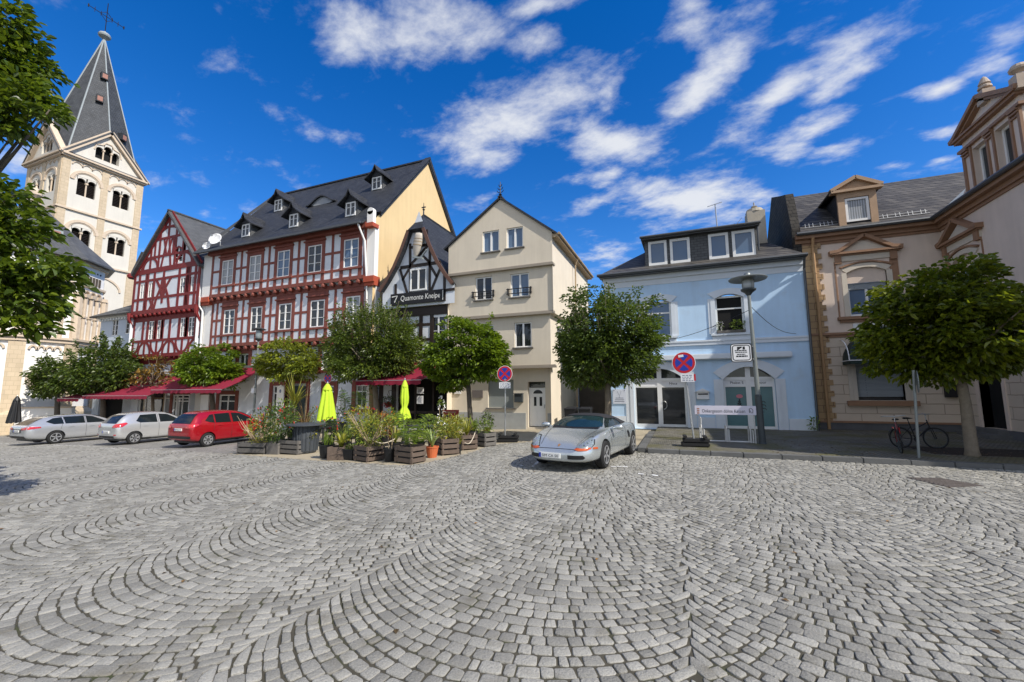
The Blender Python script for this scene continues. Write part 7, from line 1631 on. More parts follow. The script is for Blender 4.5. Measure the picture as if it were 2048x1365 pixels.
# silver open-top two-seater with its black hood closed
st = [(0, .40, .50, .64, .48, .69, .32, .70), (.06, .30, .66, .73, .62, .78, .46, .80), (.2, .24, .77, .80, .71, .85, .52, .87), (.5, .2, .855, .86, .78, .90, .56, .92), (.93, .19, .90, .91, .82, .94, .60, .955), (1.2, .18, .895, .905, .815, 1.0, .60, 1.03), (1.5, .17, .88, .89, .80, 1.13, .57, 1.17), (1.85, .17, .87, .875, .80, 1.20, .545, 1.26), (2.2, .17, .865, .865, .80, 1.215, .53, 1.285), (2.45, .17, .865, .86, .80, 1.19, .54, 1.26), (2.75, .17, .87, .855, .80, 1.06, .60, 1.13), (3.0, .17, .88, .85, .80, .92, .66, .97), (3.15, .17, .888, .845, .80, .86, .66, .885), (3.4, .18, .89, .825, .785, .80, .52, .79), (3.65, .19, .875, .78, .76, .735, .47, .715), (3.9, .2, .835, .70, .715, .65, .42, .635), (4.1, .2, .75, .60, .645, .565, .37, .555), (4.22, .21, .64, .515, .555, .495, .32, .49), (4.30, .24, .47, .44, .42, .425, .25, .425), (4.32, .27, .36, .39, .33, .385, .2, .385)]
pt = [('windscreen', 'F', [(-.66, .935), (0, .915), (.66, .935), (.62, 1.02), (.52, 1.18), (.44, 1.215), (0, 1.235), (-.44, 1.215), (-.52, 1.18), (-.62, 1.02)], 'screen', .008),
      ('soft_top', 'T', [(1.08, -.42), (1.22, -.60), (1.6, -.58), (2.46, -.50), (2.50, -.3), (2.52, 0), (2.50, .3), (2.46, .50), (1.6, .58), (1.22, .60), (1.08, .42)], 'softtop', .012), ('soft_top_side', 'S', [(1.2, .95), (1.72, .92), (1.82, 1.10), (2.46, 1.165), (2.46, 1.20), (1.85, 1.19), (1.5, 1.10)], 'softtop', .012), ('side_window', 'S', [(1.76, .925), (2.92, .91), (2.66, 1.06), (2.44, 1.155), (1.86, 1.10)], 'carglass', .008),
      ('lamp_gasket', 'F2', [(.44, .525), (.60, .512), (.745, .528), (.782, .60), (.76, .695), (.695, .752), (.61, .735), (.525, .635)], 'trimblack', .005), ('headlight', 'F2', [(.46, .535), (.60, .525), (.735, .54), (.765, .60), (.745, .685), (.69, .735), (.62, .72), (.54, .63)], 'lampclear', .010), ('lamp_reflector', 'F2', [(.655+.052*cos(i*pi/8), .625+.052*sin(i*pi/8)) for i in range(16)], 'alloy', .014), ('lamp_reflector', 'F2', [(.555+.028*cos(i*pi/8), .575+.028*sin(i*pi/8)) for i in range(16)], 'alloy', .014), ('indicator', 'F2', [(.42, .50), (.52, .475), (.68, .48), (.75, .515), (.735, .545), (.60, .525), (.48, .53)], 'lampamber', .012), ('side_marker', 'S', [(3.82, .50), (3.98, .505), (3.97, .545), (3.82, .54)], 'lampamber', .008),
      ('air_intake', 'F2', [(.30, .30), (.62, .30), (.66, .335), (.62, .385), (.30, .385)], 'trimblack', .006), ('lower_lip', 'F', [(-.62, .215), (.62, .215), (.60, .235), (-.60, .235)], 'trimblack', .006), ('bonnet_seam', 'F', line((-.46, .50), (.46, .50), .008), 'trimblack', .004), ('bonnet_seam', 'T', line((3.2, .60), (4.1, .44), .01), 'trimblack', .004), ('bonnet_seam', 'T', line((3.2, -.60), (4.1, -.44), .01), 'trimblack', .004), ('scuttle', 'T', [(3.02, -.62), (3.14, -.60), (3.18, 0), (3.14, .60), (3.02, .62), (3.07, 0)], 'trimblack', .005), ('side_intake', 'S', [(1.32, .52), (1.42, .54), (1.50, .70), (1.40, .72), (1.33, .66)], 'trimblack', .008), ('door_seam', 'S', line((1.66, .36), (1.60, .90), .01), 'trimblack', .004), ('door_seam', 'S', line((2.86, .34), (2.92, .86), .01), 'trimblack', .004), ('tail_light', 'R2', [(.40, .60), (.66, .62), (.66, .74), (.42, .72)], 'lampred', .01), ('door_handle', 'S', [(1.74, .74), (1.92, .74), (1.92, .77), (1.74, .77)], porsilver, .02), ('bonnet_badge', 'F', [(-.022, .55), (0, .535), (.022, .55), (.025, .58), (-.025, .58)], mk('badge_gold', (.28, .13, .05), .4, .3, 60), .008)]
lo = lambda z: z if z < .80 else .80+(z-.80)*.80          # low roof line
st = [(x, zb, wM, lo(zB), wB, lo(zR), wR, lo(zC)) for x, zb, wM, zB, wB, zR, wR, zC in st]
pt = [(nm, vw, q if vw == 'T' else [(a, lo(b)) for a, b in q], mt_, of_) for nm, vw, q, mt_, of_ in pt]
fw, rw = G(1213, 938), G(1268, 909); d = (fw-rw); ang = atan2(d.y, d.x); s = 1.09; m = Matrix.Rotation(ang, 3, 'Z')
org = (fw+rw)/2-m@V(((.93+3.345)/2*s, .87*s, 0))
pc_ = car('sports_car', 'silver two-seat roadster with closed black soft top parked near the blue house', (org.x, org.y, gz(org.x, org.y)+.004), ang, s, st, (.93, 3.345), .315, .885, porsilver, pt, (True, (4.325, .36), -.13, 'SIM CA 50'), .21, 'alloy', 5, zM=.52, extra={'mirror': (2.72, .98, .90)})
ORG = V((0, 0, 0))
sd_ = MB(); 
for y in (-.36, .36): sd_.obox((1.95, y, .72), (.12, .2, .3))
sd_.build('seat', M['ink'], pc_)
# ------------------------------------------------------------------ street furniture
def disc(mb, c, r, th, yaw, n=28):
    mb.lathe([(r, -th/2), (r, th/2)], c, n, Matrix.Rotation(yaw, 3, 'Z') @ Matrix.Rotation(pi/2, 3, 'X'))
def facing(c): return atan2(c.x, -c.y)*0
def stopsign(t, c, r, yaw, white=True):
    """no-stopping disc facing -Y turned by yaw; c is its centre"""
    m = Matrix.Rotation(yaw, 3, 'Z'); T = lambda u, z, d=0: tuple(V(c)+m@V((u, -d, z)))
    mb = MB(); disc(mb, c, r, .012, yaw); pl = mb.build('sign_disc', M['signwhite'], t)
    mb = MB(); mb.fpoly(T, [(r*.95*cos(a), r*.95*sin(a)) for a in [i*2*pi/32 for i in range(32)]], .006, .009); mb.build('sign_border', M['signred'], pl)
    mb = MB()
    for q in range(4):                                   # four blue quadrants leave the red diagonal cross
        a0 = pi/4+q*pi/2+.19; a1 = pi/4+(q+1)*pi/2-.19; o = .11*r
        ctr = (o*1.35*cos((a0+a1)/2), o*1.35*sin((a0+a1)/2))
        mb.fpoly(T, [ctr]+[(r*.74*cos(a0+(a1-a0)*i/10), r*.74*sin(a0+(a1-a0)*i/10)) for i in range(11)], .009, .0115)
    mb.build('sign_field', M['signblue'], pl)
    return T, pl
def subplate(t, T, u0, z0, u1, z1, lines=4, d=0):
    mb = MB(); mb.fbox(T, u0, z0, -.006+d, u1, z1, .006+d); pl = mb.build('supplementary_plate', M['signwhite'], t)
    mb = MB(); h = (z1-z0)/(lines+.6)
    for k in range(lines):
        z = z0+h*(k+.45); u = u0+.05
        while u < u1-.09: l = random.uniform(.03, .09); mb.fbox(T, u, z, .006+d, min(u+l, u1-.04), z+h*.45, .0075+d); u += l+.025
    mb.build('lettering', M['greyink'], pl)
def rubberbase(t, c, yaw, lift=0, n=2):
    m = Matrix.Rotation(yaw, 3, 'Z')
    for k in range(n):
        mb = MB(); mb.obox(V(c)+V((.03*k, .02*k, lift+.07+.13*k)), (.42-.02*k, .24, .055), m); o = mb.build('foot_plate', M['rubber'], t, bevel=.02)
    mb = MB()
    for s in (-1, 1): mb.obox(V(c)+m@V((s*.3, -.0, lift+.13*n+.06)), (.05, .26, .03), m)
    mb.build('foot_handle', M['rubber'], t)
# left of centre: sign by the planters
g = G(1010, 884); g.z = gz(g.x, g.y)
t = thing('traffic_sign', 'round no-stopping sign on a black rubber foot between the maple and the roadster', 'traffic sign', g, group='mobile no-stopping signs')
rubberbase(t, g+V((.12, 0, 0)), .25); c = D(1009.5, 748, g.y-.05); k = (c-CAM).dot(CF)/FPX
MB().tube([g+V((0, 0, .1)), V((c.x+.01, g.y, c.z+.32))], .03, 10).build('pole', M['galv'], t)
T, pl = stopsign(t, c, 16*k, R(4)); MB().fpoly(T, [(.02+.045*cos(a), -.24+.045*sin(a)) for a in [i*pi/6 for i in range(12)]], .0115, .014).build('sticker', M['lampclear'], pl)
subplate(t, T, -12*k, -29*k, 12*k, -17*k)
# right: sign leaning slightly in front of the blue house
g = G(1389, 893, .118); g.z = .118
t = thing('traffic_sign', 'leaning no-stopping sign with a red-edged plate in front of the blue shop doors', 'traffic sign', g, group='mobile no-stopping signs')
rubberbase(t, g+V((.02, 0, 0)), .05); c = D(1367.5, 726, g.y-.05); k = (c-CAM).dot(CF)/FPX
dv = V((c.x-g.x, 0, c.z-g.z)); MB().tube([g+V((0, 0, .1)), g+dv*1.08], .032, 10).build('pole', M['galv'], t)
T, pl = stopsign(t, c, 22*k, R(-3)); mb = MB(); mb.strip(T, [(-.16, .22), (.0, .24)], .08, .0115, .014); mb.build('sticker', M['signwhite'], pl)
subplate(t, T, -7*k, -38*k, 18*k, -22*k); MB().fbox(T, 17.2*k, -36*k, -.008, 20.5*k, -23*k, .008).build('red_plate_edge', M['signred'], t)
# third sign behind the fat lime parasol
g = G(657, 868); g.z = gz(g.x, g.y)
t = thing('traffic_sign', 'small no-stopping sign standing behind the fat lime parasol', 'traffic sign', g, group='mobile no-stopping signs')
c = D(655.5, 757, g.y-.05); k = (c-CAM).dot(CF)/FPX; MB().tube([g, V((c.x, g.y, c.z+.35))], .03, 8).build('pole', M['galv'], t); stopsign(t, c, 10*k, R(0))
# tall lamp on the right pavement
g = G(1525, 888, .118); g.z = .118; LY = g.y
t = thing('street_lamp', 'grey street lamp with a flat disc shade in front of the blue house', 'street lamp', g)
top = D(1497, 585, LY); P0 = V((g.x, LY, 0)); tx = top.x
pt_ = lambda z: V((g.x+(tx-g.x)*(z-.118)/(top.z-.118), LY, z))
MB().tube([pt_(.1), pt_(.14), pt_(.16), pt_(1.75), pt_(1.78)], [.13, .13, .105, .105, .08], 14).build('pole_base', M['poledark'], t)
MB().tube([pt_(1.76), pt_(3.6), pt_(top.z-.05)], [.078, .066, .052], 12).build('pole', M['polegrey'], t)
mb = MB(); mb.lathe([(.06, -.12), (.13, -.02), (.24, .06), (.25, .11), (.06, .12)], top, 18); mb.build('lamp_collar', M['poledark'], t)
zt = D(1495, 553, LY).z; hh = zt-top.z-.1
mb = MB(); mb.lathe([(.17, .11), (.20, .2), (.20, hh*.8), (.14, hh)], top, 18); mb.build('lamp_glass', mk('lamp_glass', (.42, .45, .46), .12, .05, 4, spec=.6), t, smooth=True)
mb = MB(); 
for a in range(4): mb.tube([top+V((.205*cos(a*pi/2+.4), .205*sin(a*pi/2+.4), .1)), top+V((.205*cos(a*pi/2+.4), .205*sin(a*pi/2+.4), hh))], .012, 5)
mb.lathe([(.10, hh-.02), (.30, hh+.02), (.60, hh-.03), (.62, hh-.0), (.60, hh+.02), (.30, hh+.09), (.12, hh+.13), (.10, hh+.2), (.02, hh+.22)], top, 30); mb.build('lamp_shade', M['polegrey'], t)
# plate bolted to the lamp
c = D(1482.5, 706, LY-.16); k = (c-CAM).dot(CF)/FPX; T = lambda u, z, d=0: (c.x+u, c.y-d, c.z+z)
w_, h_ = 19*k, 18.5*k; rr = .09
def rrect(w_, h_, r_): return [(sx*(w_-r_)+r_*cos(a), sz*(h_-r_)+r_*sin(a)) for sx, sz, a0 in ((1, 1, 0), (-1, 1, pi/2), (-1, -1, pi), (1, -1, 1.5*pi)) for a in (a0, a0+pi/6, a0+pi/3, a0+pi/2)]
t2 = thing('information_sign', 'white framed rounded parking notice clamped to the lamp post', 'sign', c)
pl = MB().fpoly(T, rrect(w_, h_, rr), 0, .02).build('sign_plate', M['signwhite'], t2)
mb = MB()
for sc_ in (.97, .80):
    o = rrect(w_*sc_, h_*sc_, rr*sc_); o.append(o[0]); mb.strip(T, o, .028, .02, .023)
u = 0; mb.fbox(T, -.12, h_*.34, .02, -.06, h_*.66, .023); mb.strip(T, [(-.12, h_*.34), (.02, h_*.64)], .05, .02, .0235); mb.fbox(T, .05, h_*.34, .02, .12, h_*.66, .023); mb.fbox(T, -.12, h_*.60, .02, .02, h_*.66, .0232)
for z, a, b, th in ((.18, -.6, .5, .035), (.0, -.56, .54, .03), (-.22, -.42, .36, .03), (-.46, -.5, .56, .05)):
    x = a*w_
    while x < b*w_: l = random.uniform(.04, .1); mb.fbox(T, x, h_*z, .02, min(x+l, b*w_), h_*z+th, .0225); x += l+.012
mb.build('lettering', M['ink'], pl)
mb = MB(); mb.bar(c+V((w_*.9, .02, .22)), c+V((w_*1.1+.05, .16, .22)), .03); mb.bar(c+V((w_*.9, .02, -.22)), c+V((w_*1.1+.05, .16, -.22)), .03); mb.build('clamp', M['galv'], t2)
p = pt_(1.72); MB().box(p.x-.1, p.y-.125, 1.42, p.x+.1, p.y-.108, 1.78).build('sticker', M['signwhite'], t)
# wires strung from the lamp to the two houses
for a, b, lab in ((pt_(4.9), D(1592, 668, BY-.02), 'thin dark cable sagging from the lamp post to the tan house'), (pt_(4.75), D(1290, 685, BY-.02), 'thin dark cable running from the lamp post to the dark shop doors')):
    P = [a.lerp(b, i/10)-V((0, 0, .28*sin(pi*i/10))) for i in range(11)]; solo(MB().tube(P, .011, 5), 'overhead_cable', M['blackmetal'], lab, 'cable', a)
# lamp posts on the left
for px, py0, py1, pyb, Y, lab in ((517, 680, 658, 850, 20.0, 'slim grey lamp post with a lantern before the long crimson awning'), (91, 733, 714, 842, 20.5, 'old style lamp post half hidden by the dark trees at the church')):
    c = D(px, py0, Y); b = V((c.x, Y, gz(c.x, Y))); k = (c-CAM).dot(CF)/FPX; t = thing('street_lamp', lab, 'street lamp', b)
    MB().tube([b, b+V((0, 0, 1.2)), V((c.x, Y, c.z))], [.11, .075, .05], 10).build('pole', M['polegrey' if px > 300 else 'poledark'], t)
    hh = D(px, py1, Y).z-c.z; mb = MB(); mb.lathe([(.05, -.1), (.2, 0), (.24, .08), (.05, .1)], c, 14); mb.lathe([(.1, hh-.04), (.42 if px > 300 else .34, hh-.08), (.44 if px > 300 else .36, hh-.04), (.05, hh+.1)], c, 18); mb.build('lamp_shade', M['poledark'], t)
    MB().lathe([(.16, .08), (.19, .2), (.19, hh*.8), (.14, hh-.05)], c, 14).build('lamp_glass', M['lampclear'], t)
    if px < 300: mb = MB(); mb.bar(c-V((.5, 0, .25)), c+V((.5, 0, -.25)), .05); mb.build('ladder_bar', M['poledark'], t)
    else: MB().box(c.x-.16, Y-.18, b.z+2.55, c.x+.1, Y-.02, b.z+2.85).build('junction_box', M['signwhite'], t)
# post with an edge-on sign by the bicycles
g = G(1838, 916, .118); g.z = .118; c = D(1828, 752, g.y)
t = thing('sign_post', 'grey steel post seen with its sign edge-on beside the bicycles', 'sign post', g)
MB().tube([g, V((c.x, g.y, c.z+.15))], .032, 10).build('pole', M['polegrey'], t)
mb = MB(); mb.lathe([(.30, -.008), (.30, .008)], V((c.x+.06, g.y, c.z-.16)), 24, Matrix.Rotation(R(72), 3, 'Z') @ Matrix.Rotation(pi/2, 3, 'X')); mb.build('sign_disc', M['polegrey'], t)
# advertising panel over a bicycle rack
M['rackwhite'] = mk('worn_white_steel', (.5, .5, .48), .5, .2, 6)
RY2 = G(1450, 886, .118).y+.1
t = thing('bicycle_rack', 'white steel bicycle rack with a long lettered advertising panel', 'bicycle rack', (D(1450, 880, RY2).x, RY2, .118))
x0r, x1r = D(1402, 880, RY2).x, D(1508, 885, RY2).x; b0 = px2(RY2, 1389, 812, 1512, 830); TR2 = PY(RY2)
pl = MB().fbox(TR2, b0[0], b0[1], .0, b0[2], b0[3], .05).build('advertising_panel', mk('panel_lilac_white', (.60, .58, .66), .5, .04, 4), t, bevel=.008)
text('Onkergesom döhte Kassen', TR2, b0[0]+.24, b0[1]+.075, .17, M['ink'], pl, .052, wid=(b0[2]-b0[0])*.70)
mb = MB(); uu = b0[2]-.16; zz = (b0[1]+b0[3])/2
mb.strip(TR2, [(uu-.05, zz-.08), (uu-.05, zz+.06), (uu, zz+.08), (uu+.06, zz+.02), (uu+.05, zz-.08), (uu, zz-.08), (uu-.03, zz+.0)], .018, .05, .053); mb.build('logo', M['ink'], pl)
mb = MB(); [mb.fbox(TR2, b0[0]+.08, b0[1]+.03+.075*k, .05, b0[0]+.16, b0[1]+.08+.075*k, .053) for k in range(3)]; mb.build('logo', M['pinkstone'], pl)
mb = MB(); mb.tube([(x0r, RY2, .16), (x1r, RY2, .16)], .028, 8)
mb.tube([(x0r-.02, RY2+.02, .12), (x0r-.02, RY2+.02, .62), (x0r+.03, RY2-.0, b0[1]-.3), (x0r+.03, RY2, b0[1]-.12), (x0r-.12, RY2, b0[1]+.02)], .024, 8); mb.tube([(x1r+.06, RY2+.02, .12), (x1r+.06, RY2+.02, b0[1]+.05)], .024, 8); mb.build('rack_rail', M['rackwhite'], t)
xs3 = [x0r+.03, (x0r+x1r)/2, x1r-.1]
for x in xs3:
    mb = MB(); mb.tube([(x, RY2-.1, .14), (x, RY2-.1, .62), (x, RY2-.02, .70), (x, RY2+.32, .66), (x, RY2+.36, .56), (x, RY2+.36, .14)], .024, 8); mb.tube([(x+.08, RY2-.1, .14), (x+.08, RY2-.08, .56), (x+.08, RY2+.3, .54), (x+.08, RY2+.3, .14)], .018, 8); mb.build('wheel_hoop', M['rackwhite'], t)
# bicycles
def bicycle(label, c, rot, framemat, lean=.06, steer=0, basket=False):
    t = thing('bicycle', label, 'bicycle', c, rot, local=True, group='bicycles locked to the post'); t.scale = (.86, .86, .92); t.rotation_euler = (lean, 0, rot)
    r_ = .335; fx, rx = .54, -.52; mX = Matrix.Rotation(pi/2, 3, 'X')
    def whl(x, st_):
        ms = Matrix.Rotation(st_, 3, 'Z'); mb = MB(); P = [V((x, 0, r_))+ms@V((r_*cos(a), 0, r_*sin(a))) for a in [i*2*pi/36 for i in range(37)]]; mb.tube(P, .019, 8, False); w_ = mb.build('wheel', M['rubber'], t)
        mb = MB(); P = [V((x, 0, r_))+ms@V(((r_-.028)*cos(a), 0, (r_-.028)*sin(a))) for a in [i*2*pi/36 for i in range(37)]]; mb.tube(P, .010, 6, False)
        for i in range(18): a = i*2*pi/18; mb.bar(V((x, 0, r_)), V((x, 0, r_))+ms@V(((r_-.03)*cos(a), .0, (r_-.03)*sin(a))), .004)
        mb.lathe([(.025, -.04), (.025, .04)], (x, 0, r_), 10, mX); mb.build('rim', M['poledark'], w_)
        mb = MB(); P = [V((x, 0, r_))+ms@V(((r_+.045)*cos(a), 0, (r_+.045)*sin(a))) for a in [R(20+i*15) for i in range(11)]]
        for i in range(10): mb.bar(P[i], P[i+1], .045, .006, (P[i]-V((x, 0, r_))))
        mb.build('mudguard', M['blackmetal'], t)
    whl(rx, 0); whl(fx, steer)
    bb, st_, hd, hb = V((-.06, 0, .29)), V((-.2, 0, .82)), V((.36, 0, .86)), V((.40, 0, .70)); mb = MB()
    for a, b, w_ in ((bb, st_, .018), (bb, hb, .02), (bb+V((-.09, 0, .28)), hd, .018), (hd+V((-.02, 0, .08)), hb, .02), (bb, V((rx, 0, r_)), .012), (st_-V((-.03, 0, .12)), V((rx, 0, r_)), .011)): mb.tube([a, b], w_, 8)
    for s in (-1, 1): mb.tube([hb, hb+V((.05, s*.05, -.06)), V((fx, s*.05, r_))], .012, 6)
    mb.build('frame', framemat, t)
    mb = MB(); mb.tube([st_, st_+V((-.03, 0, .14))], .014, 6); mb.lathe([(.02, -.15), (.10, -.1), (.09, .02), (.03, .15)], st_+V((-.03, 0, .17)), 10, Matrix.Rotation(pi/2, 3, 'Y') @ Matrix.Diagonal((.35, 1, 1))); mb.build('saddle', M['black'], t)
    mb = MB(); h = hd+V((-.02, 0, .08)); mb.tube([h, h+V((-.02, 0, .14)), h+V((.02, 0, .18))], .014, 6); ms = Matrix.Rotation(steer, 3, 'Z')
    for s in (-1, 1): mb.tube([h+V((.02, 0, .18)), h+ms@V((.06, s*.12, .19)), h+ms@V((.02, s*.28, .2)), h+ms@V((-.12, s*.32, .17))], .013, 6)
    mb.build('handlebar', M['galv'], t)
    mb = MB(); mb.lathe([(.09, -.006), (.09, .006)], bb+V((0, -.05, 0)), 18, mX)
    for s in (-1, 1): mb.bar(bb+V((0, s*.06, 0)), bb+V((s*.1, s*.08, -.12*s)), .018); mb.obox(bb+V((s*.12, s*.12, -.13*s)), (.04, .045, .01))
    mb.build('crankset', M['blackmetal'], t)
    mb = MB(); 
    for s in (-1, 1): mb.bar((rx-.15, s*.06, .74), (rx+.25, s*.06, .74), .012); mb.bar((rx-.05, s*.06, .74), (rx, s*.06, r_), .01)
    for q in range(4): mb.bar((rx-.15+.12*q, -.06, .74), (rx-.15+.12*q, .06, .74), .01)
    mb.build('luggage_rack', M['blackmetal'], t); MB().obox((rx-.2, 0, .66), (.012, .035, .03)).build('rear_light', M['lampred'], t)
    if basket: mb = MB(); mb.obox((rx-.19, 0, .6), (.01, .05, .1)); mb.build('reflector', M['lampred'], t)
    return t
g1, g2 = G(1800, 908, .118), G(1816, 908, .118)
bicycle('bicycle with a red frame and red tail light leaning at the steel post', (g1.x+.28, g1.y+.62, .118), R(-112), mk('bike_red', (.13, .008, .01), .4, .05, coat=.3), .08, .2, True)
bicycle('black bicycle turned sideways with its big wheel towards the tree', (G(1835, 900, .118).x+.22, G(1850, 898, .118).y+.1, .118), R(8), M['blackmetal'], -.05, -.25)
# lime parasols, closed
def parasol(label, px, pt, pb, pg, Y, rpx, name='parasol', mat='lime', waist=None, group='closed lime parasols'):
    c = D(px, pb, Y); tp = D(px, pt, Y); k = (c-CAM).dot(CF)/FPX; r_ = rpx*k; g_ = V((c.x, Y, gz(c.x, Y)))
    t = thing(name, label, 'parasol', g_, group=group); H_ = tp.z-c.z
    MB().tube([g_, V((c.x, Y, tp.z+.03))], .022, 8).build('pole', M['galv'], t); MB().lathe([(.28, 0), (.28, .05), (.1, .08), (.05, .28)], g_, 16).build('foot', M['black'], t)
    prof = [(1.0, 0), (.97, .06), (.88, .22), (.72, .48), (.58, .72), (.50, .84), (.40, .875)] if not waist else [(1.0, 0), (.95, .05), (.72, .2), (.42, waist), (.62, waist+.12), (.66, .55), (.58, .74), (.5, .86), (.42, .885)]
    n = 32; mb = MB(); vs = []
    for f, z in prof:
        for i in range(n):
            a = 2*pi*i/n; q = 1+.24*cos(8*a+f*2)*(1-.3*z)+.08*sin(3*a+z*2); vs.append((c.x+r_*f*q*cos(a), Y+r_*f*q*sin(a), c.z+H_*z-(.05*cos(8*a)*(1-z) if z < .1 else 0)))
    m = len(prof); mb.add(vs, [(j*n+i, j*n+(i+1) % n, (j+1)*n+(i+1) % n, (j+1)*n+i) for j in range(m-1) for i in range(n)]); mb.build('canopy', M[mat], t, smooth=True)
    mb = MB(); mb.lathe([(.56, .82), (.58, .85), (.44, .93), (.22, 1.0), (.05, 1.015)] and [(r_*a, H_*b) for a, b in ((.60, .815), (.60, .845), (.42, .92), (.2, .99), (.05, 1.01))], c, 12); mb.build('cap', M[mat], t); MB().lathe([(.03, 0), (.035, .04), (.005, .1)], V((c.x, Y, tp.z)), 8).build('tip', M['galv'], t)
    return t
parasol('fat closed lime green parasol, widest below', 652, 768, 840, 880, 14.6, 15.5)
parasol('slimmer lime green parasol tied at its waist, by the palm crate', 808, 761, 838, 880, 14.9, 11, waist=.3)
parasol('closed white parasol standing at the wall behind the fat lime parasol', 681, 778, 832, 860, 19.5, 10, mat='signwhite', group=None)
parasol('tall closed black parasol near the church wall by the estate car', 28, 793, 846, 880, 16.5, 9, mat='black', group=None)
# white lettered totem at the timbered house
w = px2(20.3, 554, 772, 568, 836); t = thing('menu_totem', 'tall narrow white lettered board leaning by the timbered house door', 'sign board', ((w[0]+w[2])/2, 20.3, gz(w[0], 20.3)))
T = PY(20.3); gzz = gz(w[0], 20.3); pl = MB().fpoly(T, [(w[0], gzz), (w[2], gzz), (w[2], w[3]-.1), ((w[0]+w[2])/2, w[3]+.06), (w[0], w[3]-.1)], 0, .06).build('board', mk('warm_white_board', (.74, .70, .62), .6, .04, 4), t)
mb = MB(); u = (w[0]+w[2])/2; mb.fpoly(T, [(u+.09*cos(a), w[3]-.35+.12*sin(a)) for a in [i*pi/6 for i in range(12)]], .06, .064)
for k in range(7): mb.fbox(T, u-.14+.02*(k % 3), gzz+.6+.2*k, .06, u+.12-.02*(k % 2), gzz+.7+.2*k, .064)
mb.build('lettering', M['greyink'], pl)
# terrace furniture
def chair(label, c, rot, mat='rattan', h=.92, w_=.56, slope=.12, group='cafe chairs on the terrace'):
    t = thing('terrace_chair', label, 'chair', c, rot, local=True, group=group); m_ = M[mat]
    MB().box(-w_/2, -.28, .40, w_/2, .26, .46).build('seat', m_, t, bevel=.015)
    MB().hexa([(-w_/2, .22, .44), (-w_/2, .27, .44), (w_/2, .27, .44), (w_/2, .22, .44), (-w_/2+.02, .22+slope, h), (-w_/2+.02, .26+slope, h), (w_/2-.02, .26+slope, h), (w_/2-.02, .22+slope, h)]).build('backrest', m_, t, bevel=.012)
    for sx in (-1, 1):
        for y in (-.25, .24): MB().tube([(sx*(w_/2-.03), y, 0), (sx*(w_/2-.03), y, .42)], .022, 6).build('leg', m_, t)
        mb = MB(); mb.tube([(sx*(w_/2), -.24, .44), (sx*(w_/2), -.24, .64), (sx*(w_/2), .26, .66)], .024, 6); mb.build('armrest', m_, t)
    return t
def at(px, py): g_ = G(px, py); return V((g_.x, g_.y, gz(g_.x, g_.y)))
chair('anthracite resin armchair with its back to the pub, beside the white orchid', at(878, 872), R(-75), 'anthra', 1.0, .6, .2)
chair('black wicker chair behind the grass pot and the cycad', at(700, 893), R(170), h=1.0)
chair('dark grey wicker chair behind the crate with the branched twig', at(757, 893), R(150), h=1.05, w_=.5)
chair('black wicker chair under the roller shutter of the cream house, nearer the pole', at(1013, 858), R(0), h=.98)
chair('black wicker chair beside its twin at the cream house wall', at(989, 858), R(0), h=.95, w_=.5)
chair('black wicker chair half hidden by the maple trunk', at(962, 858), R(10), h=.98, w_=.5)
chair('black chair in the dark in front of the pub glazing', at(848, 866), R(20), h=.9)
chair('black wicker chair pushed to the table behind the fat lime parasol', at(668, 882), R(200), h=.95)
def table(label, c, w_, d_, h, mat='anthra', rot=0):
    t = thing('terrace_table', label, 'table', c, rot, local=True, group='cafe tables on the terrace'); MB().box(-w_/2, -d_/2, h-.04, w_/2, d_/2, h).build('tabletop', M[mat], t, bevel=.01)
    for sx in (-1, 1):
        for sy in (-1, 1): MB().box(sx*(w_/2-.05)-.025, sy*(d_/2-.05)-.025, 0, sx*(w_/2-.05)+.025, sy*(d_/2-.05)+.025, h-.04).build('leg', M[mat], t)
    return t
table('grey square cafe table beside the slim lime parasol', at(747, 888), .9, .8, .78)
table('dark cafe table in front of the anthracite armchair', at(850, 886), 1.3, .8, .72)
table('dark cafe table next to the barrel table', at(640, 890), 1.0, .7, .78, 'rattan')
g_ = at(610, 906); t = thing('barrel_table', 'tall anthracite pedestal table behind the spiky crate', 'table', g_)
mb = MB(); mb.lathe([(.36, .02), (.40, .1), (.43, .55), (.40, .98), (.38, 1.0)], g_, 20); 
mb.build('pedestal', M['anthra'], t); mb = MB(); mb.lathe([(.66, 1.0), (.68, 1.01), (.68, 1.05), (.66, 1.06)], g_, 28); mb.build('tabletop', M['anthra'], t)
mb = MB(); 
for i in range(18): a = i*2*pi/18; mb.tube([g_+V((.41*cos(a), .41*sin(a), .08)), g_+V((.445*cos(a), .445*sin(a), .55)), g_+V((.415*cos(a), .415*sin(a), .97))], .018, 5)
mb.build('stave', M['anthra'], t)
w = px2(19.0, 886, 820, 918, 862); t = thing('advert_board', 'red poster board standing in front of the pub', 'advertising board', ((w[0]+w[2])/2, 19.0, gz(w[0], 19)))
T = PY(19.0); pl = MB().fpoly(T, [(w[0]+.1, gz(w[0], 19)), (w[2]-.1, gz(w[0], 19)), (w[2], w[3]), (w[0], w[3])], 0, .05).build('board', mk('poster_red', (.30, .03, .025), .55, .25, 3), t)
mb = MB(); mb.fpoly(T, [(w[0]+.25, w[1]+.25), (w[2]-.3, w[1]+.2), (w[2]-.35, w[1]+.62), (w[0]+.4, w[1]+.7)], .05, .054); mb.strip(T, [(w[0]+.14, w[3]-.12), (w[2]-.14, w[3]-.12)], .08, .05, .054); mb.build('poster_picture', M['pinkstone'], pl)
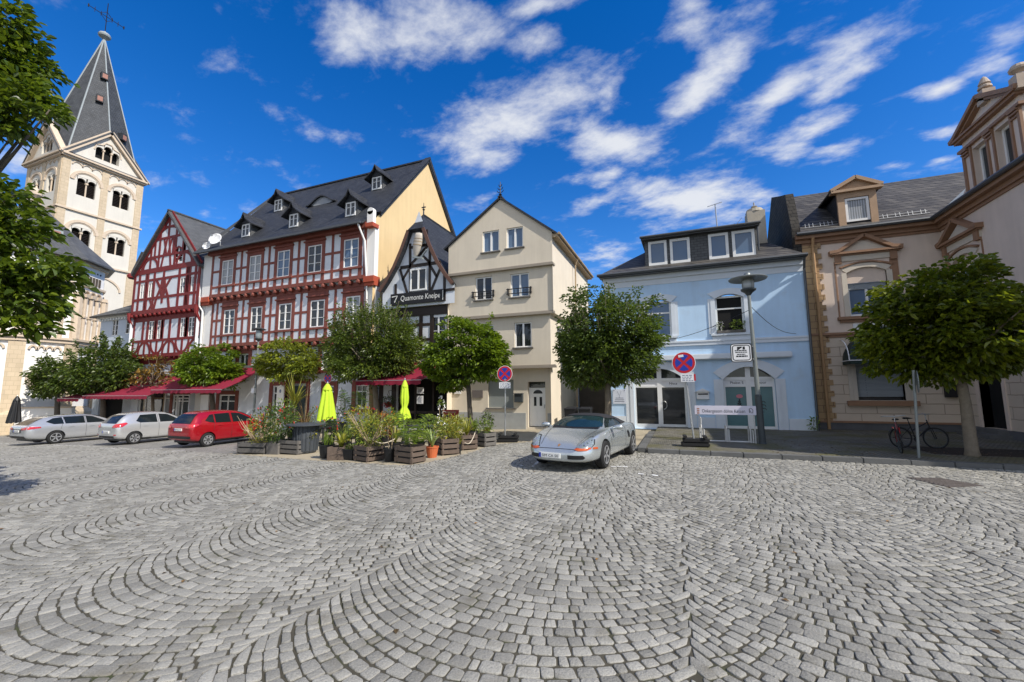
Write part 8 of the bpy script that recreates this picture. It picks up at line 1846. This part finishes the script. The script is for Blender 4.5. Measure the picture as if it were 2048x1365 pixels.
# swags of rope between the planters
for a, b, lab in (((738, 876), (790, 878), 'pale rope swagged between the twig crate and the palm crate'), ((818, 884), (868, 890), 'pale rope swagged from the palm crate towards the aloe'), ((930, 886), (950, 866), 'short pale rope at the last crates by the sign')):
    p0, p1 = D(*a, G(a[0], 918).y+.3), D(*b, G(b[0], 910).y+.3); P = [p0.lerp(p1, i/10)-V((0, 0, .16*sin(pi*i/10))) for i in range(11)]; solo(MB().tube(P, .014, 6), 'rope', M['rope'], lab, 'rope', p0, 'ropes between the planters')
# bins in the passage
for px, lid, lab in ((1143, 'black', 'black wheelie bin against the sunny side wall of the cream house'), (1172, 'lime', 'black wheelie bin standing deeper in the passage, nearer the blue house')):
    c = D(px, 852, 21.9); b = V((c.x, 21.9, 0)); t = thing('wheelie_bin', lab, 'bin', b, group='bins in the passage'); h = .98
    MB().hexa([(b.x-.24, 21.65, .08), (b.x-.24, 22.1, .08), (b.x+.24, 22.1, .08), (b.x+.24, 21.65, .08), (b.x-.3, 21.6, h), (b.x-.3, 22.2, h), (b.x+.3, 22.2, h), (b.x+.3, 21.6, h)]).build('bin_body', M['black'], t)
    MB().hexa([(b.x-.31, 21.57, h), (b.x-.31, 22.23, h), (b.x+.31, 22.23, h), (b.x+.31, 21.57, h), (b.x-.28, 21.6, h+.05), (b.x-.28, 22.2, h+.1), (b.x+.28, 22.2, h+.1), (b.x+.28, 21.6, h+.05)]).build('lid', M['black'], t)
    for s in (-1, 1): MB().lathe([(.1, -.03), (.1, .03)], (b.x+s*.2, 22.15, .1), 14, Matrix.Rotation(pi/2, 3, 'Y')).build('wheel', M['rubber'], t)
# dark back wall closing the passage, with planks leaning in it
bw = MB(); bw.box(bR-.2, 27.5, -.3, u0-.02, 27.7, 4.2); solo(bw, 'passage_gate', mk('passage_boards', (.09, .075, .06), .9, .2, 3), 'dark board wall closing the narrow passage beside the cream house', 'gate', (-4.6, 27.6, 0))
# small plant growing at the foot of the blue wall and flowers on the open sill
g_ = G(1595, 852, .118); t = thing('wall_weed', 'small weed growing out of the pavement at the corner of the blue house', 'plant', (g_.x, BY-.15, .118)); mb = MB(); mb.tube([(g_.x, BY-.15, .11), (g_.x+.03, BY-.16, .6)], .012, 5); mb.build('stem', M['bark'], t); bush((g_.x+.02, BY-.17, .45), .2, .32, 70, .12, .06, M['lg'], t)
g_ = D(1462, 662, BY-.02); t = thing('flower_box', 'dark window box with green plants on the open blue house window', 'flower box', (g_.x, BY, 4.62)); MB().box(g_.x-.6, BY-.16, 4.63, g_.x+.6, BY+.06, 4.76).build('box', M['woodgrey'], t); bush((g_.x+.3, BY-.02, 4.98), .32, .28, 170, .12, .05, M['lg'], t); bush((g_.x-.45, BY-.02, 4.95), .14, .28, 40, .1, .05, M['lgd'], t); bush((g_.x-.45, BY-.06, 5.0), .14, .26, 26, .06, .05, M['petalw'], t, name='flower')
